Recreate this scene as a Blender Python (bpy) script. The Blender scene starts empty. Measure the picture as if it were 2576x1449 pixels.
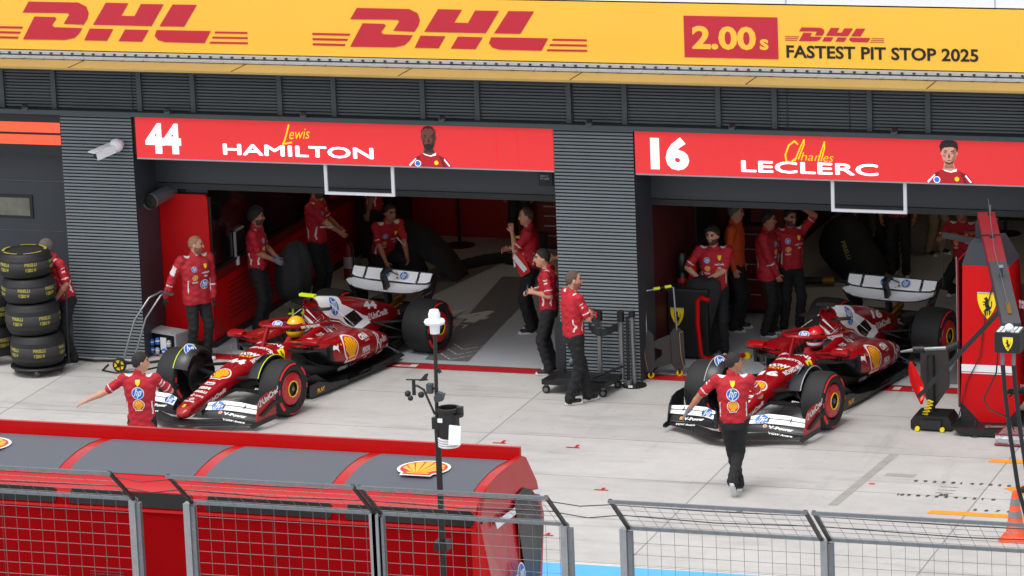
import bpy, bmesh, math, random
import numpy as np
from mathutils import Vector, Matrix
from mathutils.bvhtree import BVHTree
random.seed(7)
sc = bpy.context.scene
COL = sc.collection
R = math.radians

# ------------------------------------------------------------------ camera, sky, sun
YAW, PIT, ROL = -0.3338, 0.2354, -0.04
def cam_axes():
    fw = Vector((math.sin(YAW)*math.cos(PIT), math.cos(YAW)*math.cos(PIT), -math.sin(PIT)))
    r = Vector((math.cos(YAW), -math.sin(YAW), 0)); u = r.cross(fw)
    return r*math.cos(ROL)+u*math.sin(ROL), -r*math.sin(ROL)+u*math.cos(ROL), fw
r_, u_, f_ = cam_axes()
cd = bpy.data.cameras.new('camera'); cam = bpy.data.objects.new('camera', cd); COL.objects.link(cam)
cam.matrix_world = Matrix(((r_.x, u_.x, -f_.x, 16.3201), (r_.y, u_.y, -f_.y, -55.5107), (r_.z, u_.z, -f_.z, 15.3063), (0, 0, 0, 1)))
cd.sensor_width = 36; cd.lens = 11040.2/2576*36; cd.clip_start = 1; cd.clip_end = 2000
sc.camera = cam
W = bpy.data.worlds.new('World'); sc.world = W; W.use_nodes = True
nt = W.node_tree; bg = nt.nodes['Background']
sky = nt.nodes.new('ShaderNodeTexSky'); sky.sky_type = 'NISHITA'; sky.sun_disc = False
SUN_EL, SUN_AZ = R(68), R(200)
sky.sun_elevation = SUN_EL; sky.sun_rotation = SUN_AZ; sky.air_density = 1.0; sky.dust_density = 1.5
hsv = nt.nodes.new('ShaderNodeHueSaturation'); hsv.inputs['Saturation'].default_value = 0.18
nt.links.new(sky.outputs[0], hsv.inputs['Color']); nt.links.new(hsv.outputs[0], bg.inputs[0])
bg.inputs[1].default_value = 0.15
sd = bpy.data.lights.new('sun', 'SUN'); sd.energy = 1.0; sd.angle = R(24); sd.color = (1, 0.975, 0.94)
sun = bpy.data.objects.new('sun', sd); COL.objects.link(sun)
sdir = Vector((math.sin(SUN_AZ)*math.cos(SUN_EL), math.cos(SUN_AZ)*math.cos(SUN_EL), math.sin(SUN_EL)))
sun.rotation_euler = sdir.to_track_quat('Z', 'Y').to_euler(); sun.location = (0, -20, 30)
sc.view_settings.view_transform = 'Standard'; sc.view_settings.look = 'None'; sc.view_settings.gamma = 1
sc.view_settings.exposure = 0.82
sc.cycles.max_bounces = 6; sc.cycles.use_denoising = True
sc.cycles.caustics_reflective = False; sc.cycles.caustics_refractive = False

# ------------------------------------------------------------------ materials
def lin(c):
    return tuple(((v/255)/12.92 if v/255 <= 0.04045 else ((v/255+0.055)/1.055)**2.4) for v in c)
MATS = {}
def mat(name, rgb, rough=0.5, metal=0.0, var=0.12, scale=6.0, bump=0.0, bscale=40.0, coat=0.0, emit=0.0, spec=0.5, stretch=None):
    if name in MATS: return MATS[name]
    m = bpy.data.materials.new(name); m.use_nodes = True
    t = m.node_tree; b = t.nodes['Principled BSDF']; c = lin(rgb)
    b.inputs['Roughness'].default_value = rough; b.inputs['Metallic'].default_value = metal
    b.inputs['Specular IOR Level'].default_value = spec
    if coat: b.inputs['Coat Weight'].default_value = coat; b.inputs['Coat Roughness'].default_value = 0.06
    tc = t.nodes.new('ShaderNodeTexCoord')
    mp = t.nodes.new('ShaderNodeMapping'); t.links.new(tc.outputs['Object'], mp.inputs[0])
    if stretch: mp.inputs['Scale'].default_value = stretch
    if var:
        n = t.nodes.new('ShaderNodeTexNoise'); n.inputs['Scale'].default_value = scale; n.inputs['Detail'].default_value = 6
        n.inputs['Roughness'].default_value = 0.62
        t.links.new(mp.outputs[0], n.inputs['Vector'])
        mr = t.nodes.new('ShaderNodeMapRange'); mr.inputs[1].default_value = 0.25; mr.inputs[2].default_value = 0.75
        mr.inputs[3].default_value = 1-var; mr.inputs[4].default_value = 1+var
        t.links.new(n.outputs[0], mr.inputs[0])
        mx = t.nodes.new('ShaderNodeVectorMath'); mx.operation = 'SCALE'; mx.inputs[0].default_value = c
        t.links.new(mr.outputs[0], mx.inputs['Scale']); t.links.new(mx.outputs[0], b.inputs['Base Color'])
        r2 = t.nodes.new('ShaderNodeMapRange'); r2.inputs[1].default_value = 0.2; r2.inputs[2].default_value = 0.8
        r2.inputs[3].default_value = max(0.02, rough-0.05); r2.inputs[4].default_value = min(1, rough+0.06)
        t.links.new(n.outputs[0], r2.inputs[0]); t.links.new(r2.outputs[0], b.inputs['Roughness'])
    else:
        b.inputs['Base Color'].default_value = (*c, 1)
    if bump:
        n2 = t.nodes.new('ShaderNodeTexNoise'); n2.inputs['Scale'].default_value = bscale; n2.inputs['Detail'].default_value = 4
        t.links.new(mp.outputs[0], n2.inputs['Vector'])
        bp = t.nodes.new('ShaderNodeBump'); bp.inputs['Strength'].default_value = bump; bp.inputs['Distance'].default_value = 0.02
        t.links.new(n2.outputs[0], bp.inputs['Height']); t.links.new(bp.outputs[0], b.inputs['Normal'])
    if emit:
        b.inputs['Emission Color'].default_value = (*c, 1); b.inputs['Emission Strength'].default_value = emit
    MATS[name] = m
    return m

# ------------------------------------------------------------------ mesh builder
class MB:
    def __init__(s): s.v = []; s.f = []; s.m = []; s.mats = []
    def mi(s, m):
        if m not in s.mats: s.mats.append(m)
        return s.mats.index(m)
    def add(s, vs, fs, m):
        o = len(s.v); i = s.mi(m)
        s.v += [tuple(map(float, v)) for v in vs]; s.f += [tuple(int(k)+o for k in f) for f in fs]
        s.m += [i]*len(fs); return s
    def box(s, x0, x1, y0, y1, z0, z1, m):
        vs = [(x, y, z) for z in (z0, z1) for y in (y0, y1) for x in (x0, x1)]
        return s.add(vs, [(0, 2, 3, 1), (4, 5, 7, 6), (0, 1, 5, 4), (2, 6, 7, 3), (0, 4, 6, 2), (1, 3, 7, 5)], m)
    def bar(s, a, b, w, h, m, up=(0, 0, 1)):
        a = Vector(a); b = Vector(b); d = (b-a).normalized(); up = Vector(up)
        if abs(d.dot(up)) > 0.98: up = Vector((0, 1, 0))
        x = d.cross(up).normalized(); y = x.cross(d)
        vs = [p+x*i*w/2+y*j*h/2 for p in (a, b) for j in (-1, 1) for i in (-1, 1)]
        return s.add(vs, [(0, 2, 3, 1), (4, 5, 7, 6), (0, 1, 5, 4), (2, 6, 7, 3), (0, 4, 6, 2), (1, 3, 7, 5)], m)
    def tube(s, pts, r, m, n=10, cap=True):
        pts = [Vector(p) for p in pts]; k = len(pts)
        rs = r if isinstance(r, (list, tuple)) else [r]*k
        ref = None; vs = []
        for i, p in enumerate(pts):
            d = ((pts[min(i+1, k-1)]-pts[max(i-1, 0)])).normalized()
            if ref is None:
                ref = Vector((0, 0, 1)) if abs(d.z) < 0.9 else Vector((1, 0, 0))
            x = d.cross(ref).normalized(); y = x.cross(d).normalized(); ref = y
            vs += [p+(x*math.cos(2*math.pi*j/n)+y*math.sin(2*math.pi*j/n))*rs[i] for j in range(n)]
        fs = [(i*n+j, i*n+(j+1) % n, (i+1)*n+(j+1) % n, (i+1)*n+j) for i in range(k-1) for j in range(n)]
        if cap: fs += [tuple(range(n))[::-1], tuple((k-1)*n+j for j in range(n))]
        return s.add(vs, fs, m)
    def lathe(s, prof, m, o=(0, 0, 0), axis='z', n=32, cap=False):
        # prof: list of (radius, along axis)
        vs = []; o = Vector(o)
        for r, h in prof:
            for j in range(n):
                a = 2*math.pi*j/n; c, q = r*math.cos(a), r*math.sin(a)
                vs.append(o+Vector({'z': (c, q, h), 'y': (c, h, q), 'x': (h, c, q)}[axis]))
        k = len(prof)
        fs = [(i*n+j, i*n+(j+1) % n, (i+1)*n+(j+1) % n, (i+1)*n+j) for i in range(k-1) for j in range(n)]
        if cap and prof[0][0] > 1e-6: fs.append(tuple(range(n))[::-1])
        if cap and prof[-1][0] > 1e-6: fs.append(tuple((k-1)*n+j for j in range(n)))
        return s.add(vs, fs, m)
    def prism(s, poly, o, u, v, t, m):
        # polygon (2d) in plane o,u,v extruded by vector t
        o = Vector(o); u = Vector(u); v = Vector(v); t = Vector(t); n = len(poly)
        vs = [o+u*a+v*b for a, b in poly]; vs += [p+t for p in vs]
        fs = [tuple(range(n))[::-1], tuple(range(n, 2*n))]+[(i, (i+1) % n, n+(i+1) % n, n+i) for i in range(n)]
        return s.add(vs, fs, m)
    def loft(s, rings, m, closed=True, cap=True):
        n = len(rings[0]); k = len(rings); vs = [p for r in rings for p in r]
        e = n if closed else n-1
        fs = [(i*n+j, i*n+(j+1) % n, (i+1)*n+(j+1) % n, (i+1)*n+j) for i in range(k-1) for j in range(e)]
        if cap and closed: fs += [tuple(range(n))[::-1], tuple((k-1)*n+j for j in range(n))]
        return s.add(vs, fs, m)
    def ball(s, c, r, m, n=12):
        r = r if isinstance(r, (tuple, list)) else (r, r, r)
        vs = []; fs = []
        for i in range(n//2+1):
            th = math.pi*i/(n//2)
            for j in range(n):
                ph = 2*math.pi*j/n
                vs.append((c[0]+r[0]*math.sin(th)*math.cos(ph), c[1]+r[1]*math.sin(th)*math.sin(ph), c[2]+r[2]*math.cos(th)))
        for i in range(n//2):
            for j in range(n):
                fs.append((i*n+j, (i+1)*n+j, (i+1)*n+(j+1) % n, i*n+(j+1) % n))
        return s.add(vs, fs, m)
    def mesh(s, name, smooth=None, fixn=True):
        me = bpy.data.meshes.new(name); me.from_pydata(s.v, [], s.f)
        for m in s.mats: me.materials.append(m)
        me.polygons.foreach_set('material_index', s.m)
        if fixn:
            bm = bmesh.new(); bm.from_mesh(me)
            bmesh.ops.recalc_face_normals(bm, faces=bm.faces[:]); bm.to_mesh(me); bm.free()
        if smooth is not None:
            me.polygons.foreach_set('use_smooth', [True]*len(me.polygons))
            me.set_sharp_from_angle(angle=R(smooth))
        me.update(); return me
    def obj(s, name, parent=None, smooth=None, loc=None, fixn=True, label=None):
        return link(name, s.mesh(name, smooth, fixn), parent, loc, label)
def link(name, data, parent=None, loc=None, label=None):
    o = bpy.data.objects.new(name, data); COL.objects.link(o)
    if parent: o.parent = parent
    if loc: o.location = loc
    if label: o['label'] = label
    return o
def tag(o, label, cat, group=None):
    o['label'] = label; o['category'] = cat
    if group: o['group'] = group
    return o
def thing(name, label, cat, loc=(0, 0, 0), rz=0, group=None):
    o = link(name, None, None, loc); o.rotation_euler = (0, 0, rz); o.empty_display_size = 0.2
    return tag(o, label, cat, group)
def struct(o): o['kind'] = 'structure'; return o
def dup(root, loc, rz=None, label=None, group=None):
    r = root.copy(); COL.objects.link(r); r.location = loc
    if rz is not None: r.rotation_euler = (0, 0, rz)
    if label: r['label'] = label
    if group: r['group'] = group
    for ch in list(root.children):
        c = ch.copy(); COL.objects.link(c); c.parent = r
        for g in list(ch.children):
            d = g.copy(); COL.objects.link(d); d.parent = c
    return r

# ------------------------------------------------------------------ flat artwork (lettering, emblems)
TXT = {}
def text2d(s, bold=0.0):
    k = (s, bold)
    if k not in TXT:
        cu = bpy.data.curves.new('t', 'FONT'); cu.body = s; cu.size = 1.0; cu.offset = bold; cu.resolution_u = 3
        cu.fill_mode = 'FRONT'; cu.dimensions = '2D'
        ob = bpy.data.objects.new('t', cu); COL.objects.link(ob)
        dg = bpy.context.evaluated_depsgraph_get(); me = ob.evaluated_get(dg).to_mesh()
        vs = np.array([(v.co.x, v.co.y) for v in me.vertices]) if len(me.vertices) else np.zeros((0, 2))
        fs = [tuple(p.vertices) for p in me.polygons]
        ob.evaluated_get(dg).to_mesh_clear(); bpy.data.objects.remove(ob); bpy.data.curves.remove(cu)
        if len(vs):
            vs[:, 0] -= vs[:, 0].min(); vs /= CAP
        TXT[k] = (vs, fs)
    return TXT[k]
CAP = 1.0
CAP = float(text2d('H')[0][:, 1].max())
TXT.clear()
class Art:
    def __init__(s): s.it = []
    def poly(s, pts, m, layer=0):
        s.it.append((np.array(pts, float), [tuple(range(len(pts)))], m, layer)); return s
    def text(s, t, x, y, h, m, layer=1, bold=0.02, shear=0.0, w=None, al='l', rot=0.0):
        vs, fs = text2d(t, bold); vs = vs.copy(); tw = vs[:, 0].max()
        sx = (w/tw) if w else h
        vs[:, 0] = vs[:, 0]*sx + shear*vs[:, 1]*h; vs[:, 1] *= h
        W_ = tw*sx
        if al == 'c': vs[:, 0] -= W_/2
        if rot:
            c, q = math.cos(rot), math.sin(rot); vs = vs @ np.array(((c, q), (-q, c)))
        vs[:, 0] += x; vs[:, 1] += y
        s.it.append((vs, fs, m, layer)); return s
    def stroke(s, pts, w, m, layer=1):
        pts = [np.array(p, float) for p in pts]
        for a, b in zip(pts[:-1], pts[1:]):
            d = (b-a)/max(1e-9, np.linalg.norm(b-a)); n = np.array((-d[1], d[0]))*w/2; e = d*w*0.35
            s.poly([a-n-e, b-n+e, b+n+e, a+n-e], m, layer)
        return s
    def circle(s, cx, cy, r, m, layer=0, ry=None, n=28):
        ry = ry or r
        return s.poly([(cx+r*math.cos(2*math.pi*i/n), cy+ry*math.sin(2*math.pi*i/n)) for i in range(n)], m, layer)
    def place(s, name, parent, o, u, v, off=0.003, step=0.002, label=None):
        o = Vector(o); u = Vector(u); v = Vector(v); n = u.cross(v).normalized(); mb = MB()
        for vs, fs, m, L in s.it:
            mb.add([o+u*a+v*b+n*(off+step*L) for a, b in vs], fs, m)
        return mb.obj(name, parent, fixn=False, label=label)
    def project(s, name, parent, o, u, v, d, bvh, edge=0.05, off=0.004, step=0.0015, maxd=3.0, label=None, lim=None):
        o = Vector(o); u = Vector(u); v = Vector(v); d = Vector(d).normalized(); mb = MB()
        for vs, fs, m, L in s.it:
            bm = bmesh.new(); bv = [bm.verts.new((a, b, 0)) for a, b in vs]
            for f in fs:
                try: bm.faces.new([bv[i] for i in f])
                except ValueError: pass
            bmesh.ops.triangulate(bm, faces=bm.faces[:])
            for _ in range(5):
                le = [e for e in bm.edges if e.calc_length()*u.length > edge]
                if not le: break
                bmesh.ops.subdivide_edges(bm, edges=le, cuts=1, use_grid_fill=False)
                bmesh.ops.triangulate(bm, faces=bm.faces[:])
            bm.verts.index_update(); P = []
            for w in bm.verts:
                p0 = o+u*w.co.x+v*w.co.y
                h, nn, _, ds = bvh.ray_cast(p0, d, maxd)
                if h is None or (lim and nn.dot(-d) < lim): P.append(None); continue
                if nn.dot(d) > 0: nn = -nn
                P.append(h+nn*(off+step*L))
            idx = {}; ov = []; of = []
            for f in bm.faces:
                q = [w.index for w in f.verts]
                if any(P[i] is None for i in q): continue
                for i in q:
                    if i not in idx: idx[i] = len(ov); ov.append(P[i])
                of.append(tuple(idx[i] for i in q))
            bm.free()
            if of: mb.add(ov, of, m)
        if not mb.f: return None
        return mb.obj(name, parent, fixn=False, smooth=60, label=label)

def hp_logo(a, cx, cy, r, sx=1.0, ring=True, L=1):
    if ring: a.circle(cx, cy, r*1.13*sx, WHITE_P, L, ry=r*1.13)
    a.circle(cx, cy, r*sx, BLUE_P, L+1, ry=r)
    sh = 0.32
    def q(x0, x1, y0, y1):
        a.poly([(cx+(x0+sh*y0)*r*sx, cy+y0*r), (cx+(x1+sh*y0)*r*sx, cy+y0*r), (cx+(x1+sh*y1)*r*sx, cy+y1*r), (cx+(x0+sh*y1)*r*sx, cy+y1*r)], WHITE_P, L+2)
    q(-0.58, -0.40, -0.5, 0.86); q(-0.40, -0.16, 0.32, 0.46); q(-0.22, -0.04, -0.5, 0.42)
    q(0.10, 0.28, -0.9, 0.46); q(0.28, 0.52, 0.32, 0.46); q(0.44, 0.62, -0.4, 0.44); q(0.28, 0.56, -0.5, -0.36)
def shell_pts(cx, cy, r, k=1.0):
    P = []
    for i in range(21):
        t = R(-38+256*i/20); P.append((cx+r*k*1.0*math.cos(t), cy+0.05*r+r*k*0.98*math.sin(t)))
    P += [(cx-r*0.62*k, cy-r*0.72*k), (cx-r*0.6*k, cy-r*0.98*k), (cx+r*0.6*k, cy-r*0.98*k), (cx+r*0.62*k, cy-r*0.72*k)]
    return P
def shell_logo(a, cx, cy, r, L=1):
    a.poly(shell_pts(cx, cy, r, 1.13), WHITE_P, L); a.poly(shell_pts(cx, cy, r, 1.0), RED_P, L+1)
    b = (cx, cy-r*0.72); N = 7
    for i in range(N):
        t0, t1 = R(-14+208*i/N+3.0), R(-14+208*(i+1)/N-3.0)
        rr = r*0.86
        p0 = (cx+rr*math.cos(t0), cy+0.05*r+rr*math.sin(t0)); p1 = (cx+rr*math.cos(t1), cy+0.05*r+rr*math.sin(t1))
        tm = (t0+t1)/2; pm = (cx+rr*1.04*math.cos(tm), cy+0.05*r+rr*1.04*math.sin(tm))
        f = (i-(N-1)/2)/N
        a.poly([(b[0]-f*r*0.5+0.03*r, b[1]), p0, pm, p1, (b[0]-f*r*0.5-0.03*r, b[1])], YEL_P, L+2)
    a.poly([(cx-r*0.45, cy-r*0.84), (cx-r*0.5, cy-r*0.66), (cx+r*0.5, cy-r*0.66), (cx+r*0.45, cy-r*0.84)], YEL_P, L+2)
HORSE = [(-.02, -.95), (-.1, -.98), (-.06, -.75), (-.02, -.55), (-.22, -.45), (-.42, -.6), (-.5, -.55), (-.3, -.32), (-.12, -.3), (-.3, -.02), (-.3, .12), (-.5, .05), (-.62, .2), (-.55, .24), (-.46, .14), (-.3, .24), (-.45, .38), (-.6, .34), (-.62, .42), (-.4, .5), (-.28, .42), (-.24, .62), (-.42, .7), (-.4, .8), (-.22, .86), (-.1, 1.0), (-.04, .9), (.08, .78), (.16, .55), (.12, .3), (.26, .1), (.38, -.1), (.55, .1), (.5, .35), (.62, .6), (.68, .35), (.62, 0), (.5, -.28), (.36, -.32), (.42, -.55), (.3, -.8), (.36, -.95), (.24, -.95), (.18, -.78), (.24, -.58), (.12, -.42), (.06, -.6), (.08, -.8)]
def shield_logo(a, cx, cy, h, L=1, horse=True):
    w = h*0.36
    P = [(cx-w, cy+h*0.42)]
    for i in range(9):
        t = i/8; P.append((cx-w*(1-t**2.4), cy+h*(0.42-0.92*t)))
    for i in range(7, -1, -1):
        t = i/8; P.append((cx+w*(1-t**2.4), cy+h*(0.42-0.92*t)))
    a.poly(P, YELS_P, L)
    for i, m in enumerate((GRN_P, WHITE_P, RED_P)):
        y0 = cy+h*(0.5-0.027*i)
        a.poly([(cx-w, y0-h*.027), (cx+w, y0-h*.027), (cx+w, y0), (cx-w, y0)], m, L)
    if horse: a.poly([(cx+x*h*0.27, cy-h*0.02+y*h*0.36) for x, y in HORSE], BLK_P, L+1)
def bank_logo(a, x, y, h, L=1, ball=True, ol=True):
    # round red-and-white mark followed by its wordmark
    if ball:
        a.circle(x+h*.55, y+h*.5, h*.62, WHITE_P, L); a.circle(x+h*.55, y+h*.5, h*.5, RED_P, L+1)
        a.poly([(x+h*.2, y+h*.02), (x+h*.36, y-h*.06), (x+h*.9, y+h*.98), (x+h*.74, y+h*1.06)], WHITE_P, L+2)
        x += h*1.3
    a.text('UniCredit', x, y, h, WHITE_P, L, bold=0.035)
    return a
WHITE_P = mat('white_print', (228, 228, 226), 0.45, var=0.03)
BLUE_P = mat('blue_print', (20, 105, 190), 0.45, var=0.03)
RED_P = mat('red_print', (196, 22, 26), 0.4, var=0.03)
YEL_P = mat('amber_print', (248, 176, 20), 0.4, var=0.05)
YELS_P = mat('yellow_print', (246, 214, 20), 0.4, var=0.04)
GRN_P = mat('green_print', (20, 120, 70), 0.4, var=0.03)
BLK_P = mat('black_print', (14, 14, 15), 0.5, var=0.03)
PINKRED_P = mat('coral_print', (224, 56, 56), 0.6, var=0.08, scale=30)

# ------------------------------------------------------------------ implicit surfaces -> continuous meshes
def smin(a, b, k):
    h = np.clip(0.5+0.5*(b-a)/k, 0, 1); return b*(1-h)+a*h-k*h*(1-h)
class SDF:
    def __init__(s, lo, hi, h):
        s.lo = np.array(lo, float); s.h = h; s.n = np.ceil((np.array(hi)-s.lo)/h).astype(int)+1
        s.d = np.full(s.n, 1.0, np.float32); s.lab = np.zeros(s.n, np.int16); s.best = np.full(s.n, 1.0, np.float32)
        s.ax = [(s.lo[i]+h*np.arange(s.n[i])).astype(np.float32) for i in range(3)]
    def sub(s, lo, hi, pad):
        a = [max(0, int((lo[i]-pad-s.lo[i])/s.h)) for i in range(3)]; b = [min(s.n[i], int((hi[i]+pad-s.lo[i])/s.h)+2) for i in range(3)]
        if any(b[i] <= a[i] for i in range(3)): return None
        sl = tuple(slice(a[i], b[i]) for i in range(3))
        return sl, (s.ax[0][sl[0]][:, None, None], s.ax[1][sl[1]][None, :, None], s.ax[2][sl[2]][None, None, :])
    def put(s, sl, f, lab, k):
        d = s.d[sl]; s.d[sl] = smin(d, f, k) if k > 0 else np.minimum(d, f)
        b = s.best[sl]; w = f < b; s.lab[sl] = np.where(w, lab, s.lab[sl]); s.best[sl] = np.minimum(b, f)
    def cap(s, a, b, ra, rb, lab=0, k=0.015):
        a = np.array(a, float); b = np.array(b, float); m = max(ra, rb)
        q = s.sub(np.minimum(a, b)-m, np.maximum(a, b)+m, 0.04)
        if q is None: return
        sl, (X, Y, Z) = q; ab = b-a; L = max(1e-9, ab@ab)
        t = np.clip(((X-a[0])*ab[0]+(Y-a[1])*ab[1]+(Z-a[2])*ab[2])/L, 0, 1)
        f = np.sqrt((X-a[0]-t*ab[0])**2+(Y-a[1]-t*ab[1])**2+(Z-a[2]-t*ab[2])**2)-(ra+(rb-ra)*t)
        s.put(sl, f, lab, k)
    def ell(s, c, r, lab=0, k=0.015, rot=None, neg=False):
        c = np.array(c, float); r = np.array(r, float); m = r.max()
        q = s.sub(c-m, c+m, 0.04)
        if q is None: return
        sl, (X, Y, Z) = q; X = X-c[0]; Y = Y-c[1]; Z = Z-c[2]
        if rot is not None:
            Mx = np.array(rot); X, Y, Z = (Mx[0][0]*X+Mx[0][1]*Y+Mx[0][2]*Z, Mx[1][0]*X+Mx[1][1]*Y+Mx[1][2]*Z, Mx[2][0]*X+Mx[2][1]*Y+Mx[2][2]*Z)
        f = (np.sqrt((X/r[0])**2+(Y/r[1])**2+(Z/r[2])**2)-1)*r.min()
        if neg: s.d[sl] = np.maximum(s.d[sl], -f)
        else: s.put(sl, f, lab, k)
    def spine(s, p0, ax, lat, prof, lab=0, k=0.015, n=2.4):
        # body section along unit axis ax from p0; prof rows (t, half width, half depth)
        p0 = np.array(p0, float); ax = np.array(ax, float); lat = np.array(lat, float); fr = np.cross(lat, ax)
        T = np.array(prof, float); m = T[:, 1:].max()
        a = p0+ax*T[0, 0]; b = p0+ax*T[-1, 0]
        q = s.sub(np.minimum(a, b)-m, np.maximum(a, b)+m, 0.04)
        if q is None: return
        sl, (X, Y, Z) = q; X = X-p0[0]; Y = Y-p0[1]; Z = Z-p0[2]
        t = X*ax[0]+Y*ax[1]+Z*ax[2]; u = X*lat[0]+Y*lat[1]+Z*lat[2]; v = X*fr[0]+Y*fr[1]+Z*fr[2]
        w = np.interp(t, T[:, 0], T[:, 1]); d = np.interp(t, T[:, 0], T[:, 2])
        f = ((np.abs(u)/w)**n+(np.abs(v)/d)**n)**(1/n)
        f = (f-1)*np.minimum(w, d)
        f = np.maximum(f, np.maximum(T[0, 0]-t, t-T[-1, 0]))
        s.put(sl, f, lab, k)
    def mesh(s):
        D = s.d; I = (D < 0); n = s.n
        c = np.zeros(n-1, int)
        for i in (0, 1):
            for j in (0, 1):
                for k in (0, 1): c += I[i:n[0]-1+i, j:n[1]-1+j, k:n[2]-1+k]
        act = (c > 0) & (c < 8); id_ = np.full(n-1, -1, int); ii = np.argwhere(act); id_[act] = np.arange(len(ii))
        acc = np.zeros((len(ii), 3)); cnt = np.zeros(len(ii))
        for a in range(3):
            o = [x for x in range(3) if x != a]
            for p in (0, 1):
                for q in (0, 1):
                    i0 = ii.copy(); i0[:, o[0]] += p; i0[:, o[1]] += q; i1 = i0.copy(); i1[:, a] += 1
                    d0 = D[tuple(i0.T)]; d1 = D[tuple(i1.T)]; x = (d0 < 0) != (d1 < 0)
                    t = np.where(x, d0/np.where(x, d0-d1, 1), 0)
                    pt = i0-ii+0.0; pt[:, a] += t
                    acc += pt*x[:, None]; cnt += x
        V = (ii+acc/cnt[:, None])*s.h+s.lo
        F = []
        for a in range(3):
            b, e = (a+1) % 3, (a+2) % 3
            A = np.moveaxis(I, a, 0); x = A[:-1] != A[1:]; inside = A[:-1]
            idx = np.argwhere(np.moveaxis(x, 0, a)); idx = idx[(idx[:, b] > 0) & (idx[:, e] > 0) & (idx[:, b] < n[b]-1) & (idx[:, e] < n[e]-1)]
            def g(db, de):
                q = idx.copy(); q[:, b] += db; q[:, e] += de; return id_[tuple(q.T)]
            Q = np.stack([g(-1, -1), g(0, -1), g(0, 0), g(-1, 0)], 1)
            fl = ~I[tuple(idx.T)]; Q[fl] = Q[fl][:, ::-1]; F.append(Q)
        F = np.concatenate(F); F = F[(F >= 0).all(1)]
        cen = V[F].mean(1); gi = np.clip(np.rint((cen-s.lo)/s.h).astype(int), 0, n-1)
        return V, F, s.lab[tuple(gi.T)]
def relax(V, F, it=2, f=0.5):
    e = np.concatenate([F[:, [0, 1]], F[:, [1, 2]], F[:, [2, 3]], F[:, [3, 0]]]); e = np.concatenate([e, e[:, ::-1]])
    for _ in range(it):
        s = np.zeros_like(V); np.add.at(s, e[:, 0], V[e[:, 1]]); c = np.bincount(e[:, 0], minlength=len(V))[:, None]
        V = V*(1-f)+f*s/np.maximum(c, 1)
    return V

# ------------------------------------------------------------------ ground
def ground_mat():
    m = bpy.data.materials.new('pit_concrete'); m.use_nodes = True; t = m.node_tree; b = t.nodes['Principled BSDF']; N = t.nodes.new; Lk = t.links.new
    tc = N('ShaderNodeTexCoord')
    def noise(sc_, det, rough=0.6, st=(1, 1, 1), dist=0.0):
        mp = N('ShaderNodeMapping'); mp.inputs['Scale'].default_value = st; Lk(tc.outputs['Object'], mp.inputs[0])
        n = N('ShaderNodeTexNoise'); n.inputs['Scale'].default_value = sc_; n.inputs['Detail'].default_value = det; n.inputs['Roughness'].default_value = rough
        n.inputs['Distortion'].default_value = dist; Lk(mp.outputs[0], n.inputs['Vector']); return n.outputs[0]
    def rng(x, a, c, lo, hi):
        r = N('ShaderNodeMapRange'); r.inputs[1].default_value = a; r.inputs[2].default_value = c; r.inputs[3].default_value = lo; r.inputs[4].default_value = hi
        Lk(x, r.inputs[0]); return r.outputs[0]
    def mul(*xs):
        o = xs[0]
        for x in xs[1:]:
            k = N('ShaderNodeMath'); k.operation = 'MULTIPLY'; Lk(o, k.inputs[0]); Lk(x, k.inputs[1]); o = k.outputs[0]
        return o
    big = rng(noise(0.55, 5, 0.6, (0.6, 1, 1), 0.6), 0.3, 0.7, 0.88, 1.09)
    mid = rng(noise(3.2, 6, 0.7), 0.3, 0.72, 0.93, 1.06)
    fine = rng(noise(45, 3, 0.7), 0.3, 0.7, 0.94, 1.05)
    streak = rng(noise(1.1, 5, 0.65, (0.35, 2.6, 1), 0.4), 0.54, 0.72, 1.0, 0.78)
    rub = rng(noise(0.9, 6, 0.7, (2.4, 0.28, 1), 0.5), 0.58, 0.78, 1.0, 0.76)
    spot = rng(noise(5.5, 3, 0.5, (1, 1.6, 1)), 0.66, 0.78, 1.0, 0.74)
    mp = N('ShaderNodeMapping'); mp.inputs['Location'].default_value = (2.27, 1.25, 0); Lk(tc.outputs['Object'], mp.inputs[0])
    br = N('ShaderNodeTexBrick'); br.offset = 0; br.inputs['Scale'].default_value = 1; br.inputs['Mortar Size'].default_value = 0.011
    br.inputs['Mortar Smooth'].default_value = 0.3; br.inputs['Brick Width'].default_value = 3.47; br.inputs['Row Height'].default_value = 1.75
    br.inputs['Color1'].default_value = (0.94, 0.94, 0.94, 1); br.inputs['Color2'].default_value = (1.06, 1.06, 1.06, 1); br.inputs['Mortar'].default_value = (0.52, 0.51, 0.5, 1)
    Lk(mp.outputs[0], br.inputs['Vector'])
    sx = N('ShaderNodeSeparateColor'); Lk(br.outputs['Color'], sx.inputs[0])
    f = mul(big, mid, fine, streak, spot, rub, sx.outputs[0])
    v = N('ShaderNodeVectorMath'); v.operation = 'SCALE'; v.inputs[0].default_value = lin((180, 177, 173)); Lk(f, v.inputs['Scale'])
    Lk(v.outputs[0], b.inputs['Base Color']); b.inputs['Roughness'].default_value = 0.78
    bp = N('ShaderNodeBump'); bp.inputs['Strength'].default_value = 0.25; bp.inputs['Distance'].default_value = 0.01
    Lk(mul(fine, mid), bp.inputs['Height']); Lk(bp.outputs[0], b.inputs['Normal'])
    return m
CONC = ground_mat()
struct(MB().add([(-150, -150, 0), (150, -150, 0), (150, 14, 0), (-150, 14, 0)], [(0, 1, 2, 3)], CONC).obj('pit_lane_ground'))
FLOOR = mat('garage_paint', (178, 182, 185), 0.5, var=0.05, scale=2.0, spec=0.3)
FLOOR_D = mat('garage_paint_dark', (112, 113, 115), 0.5, var=0.08, scale=3.0, spec=0.4)
fl = MB()
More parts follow.
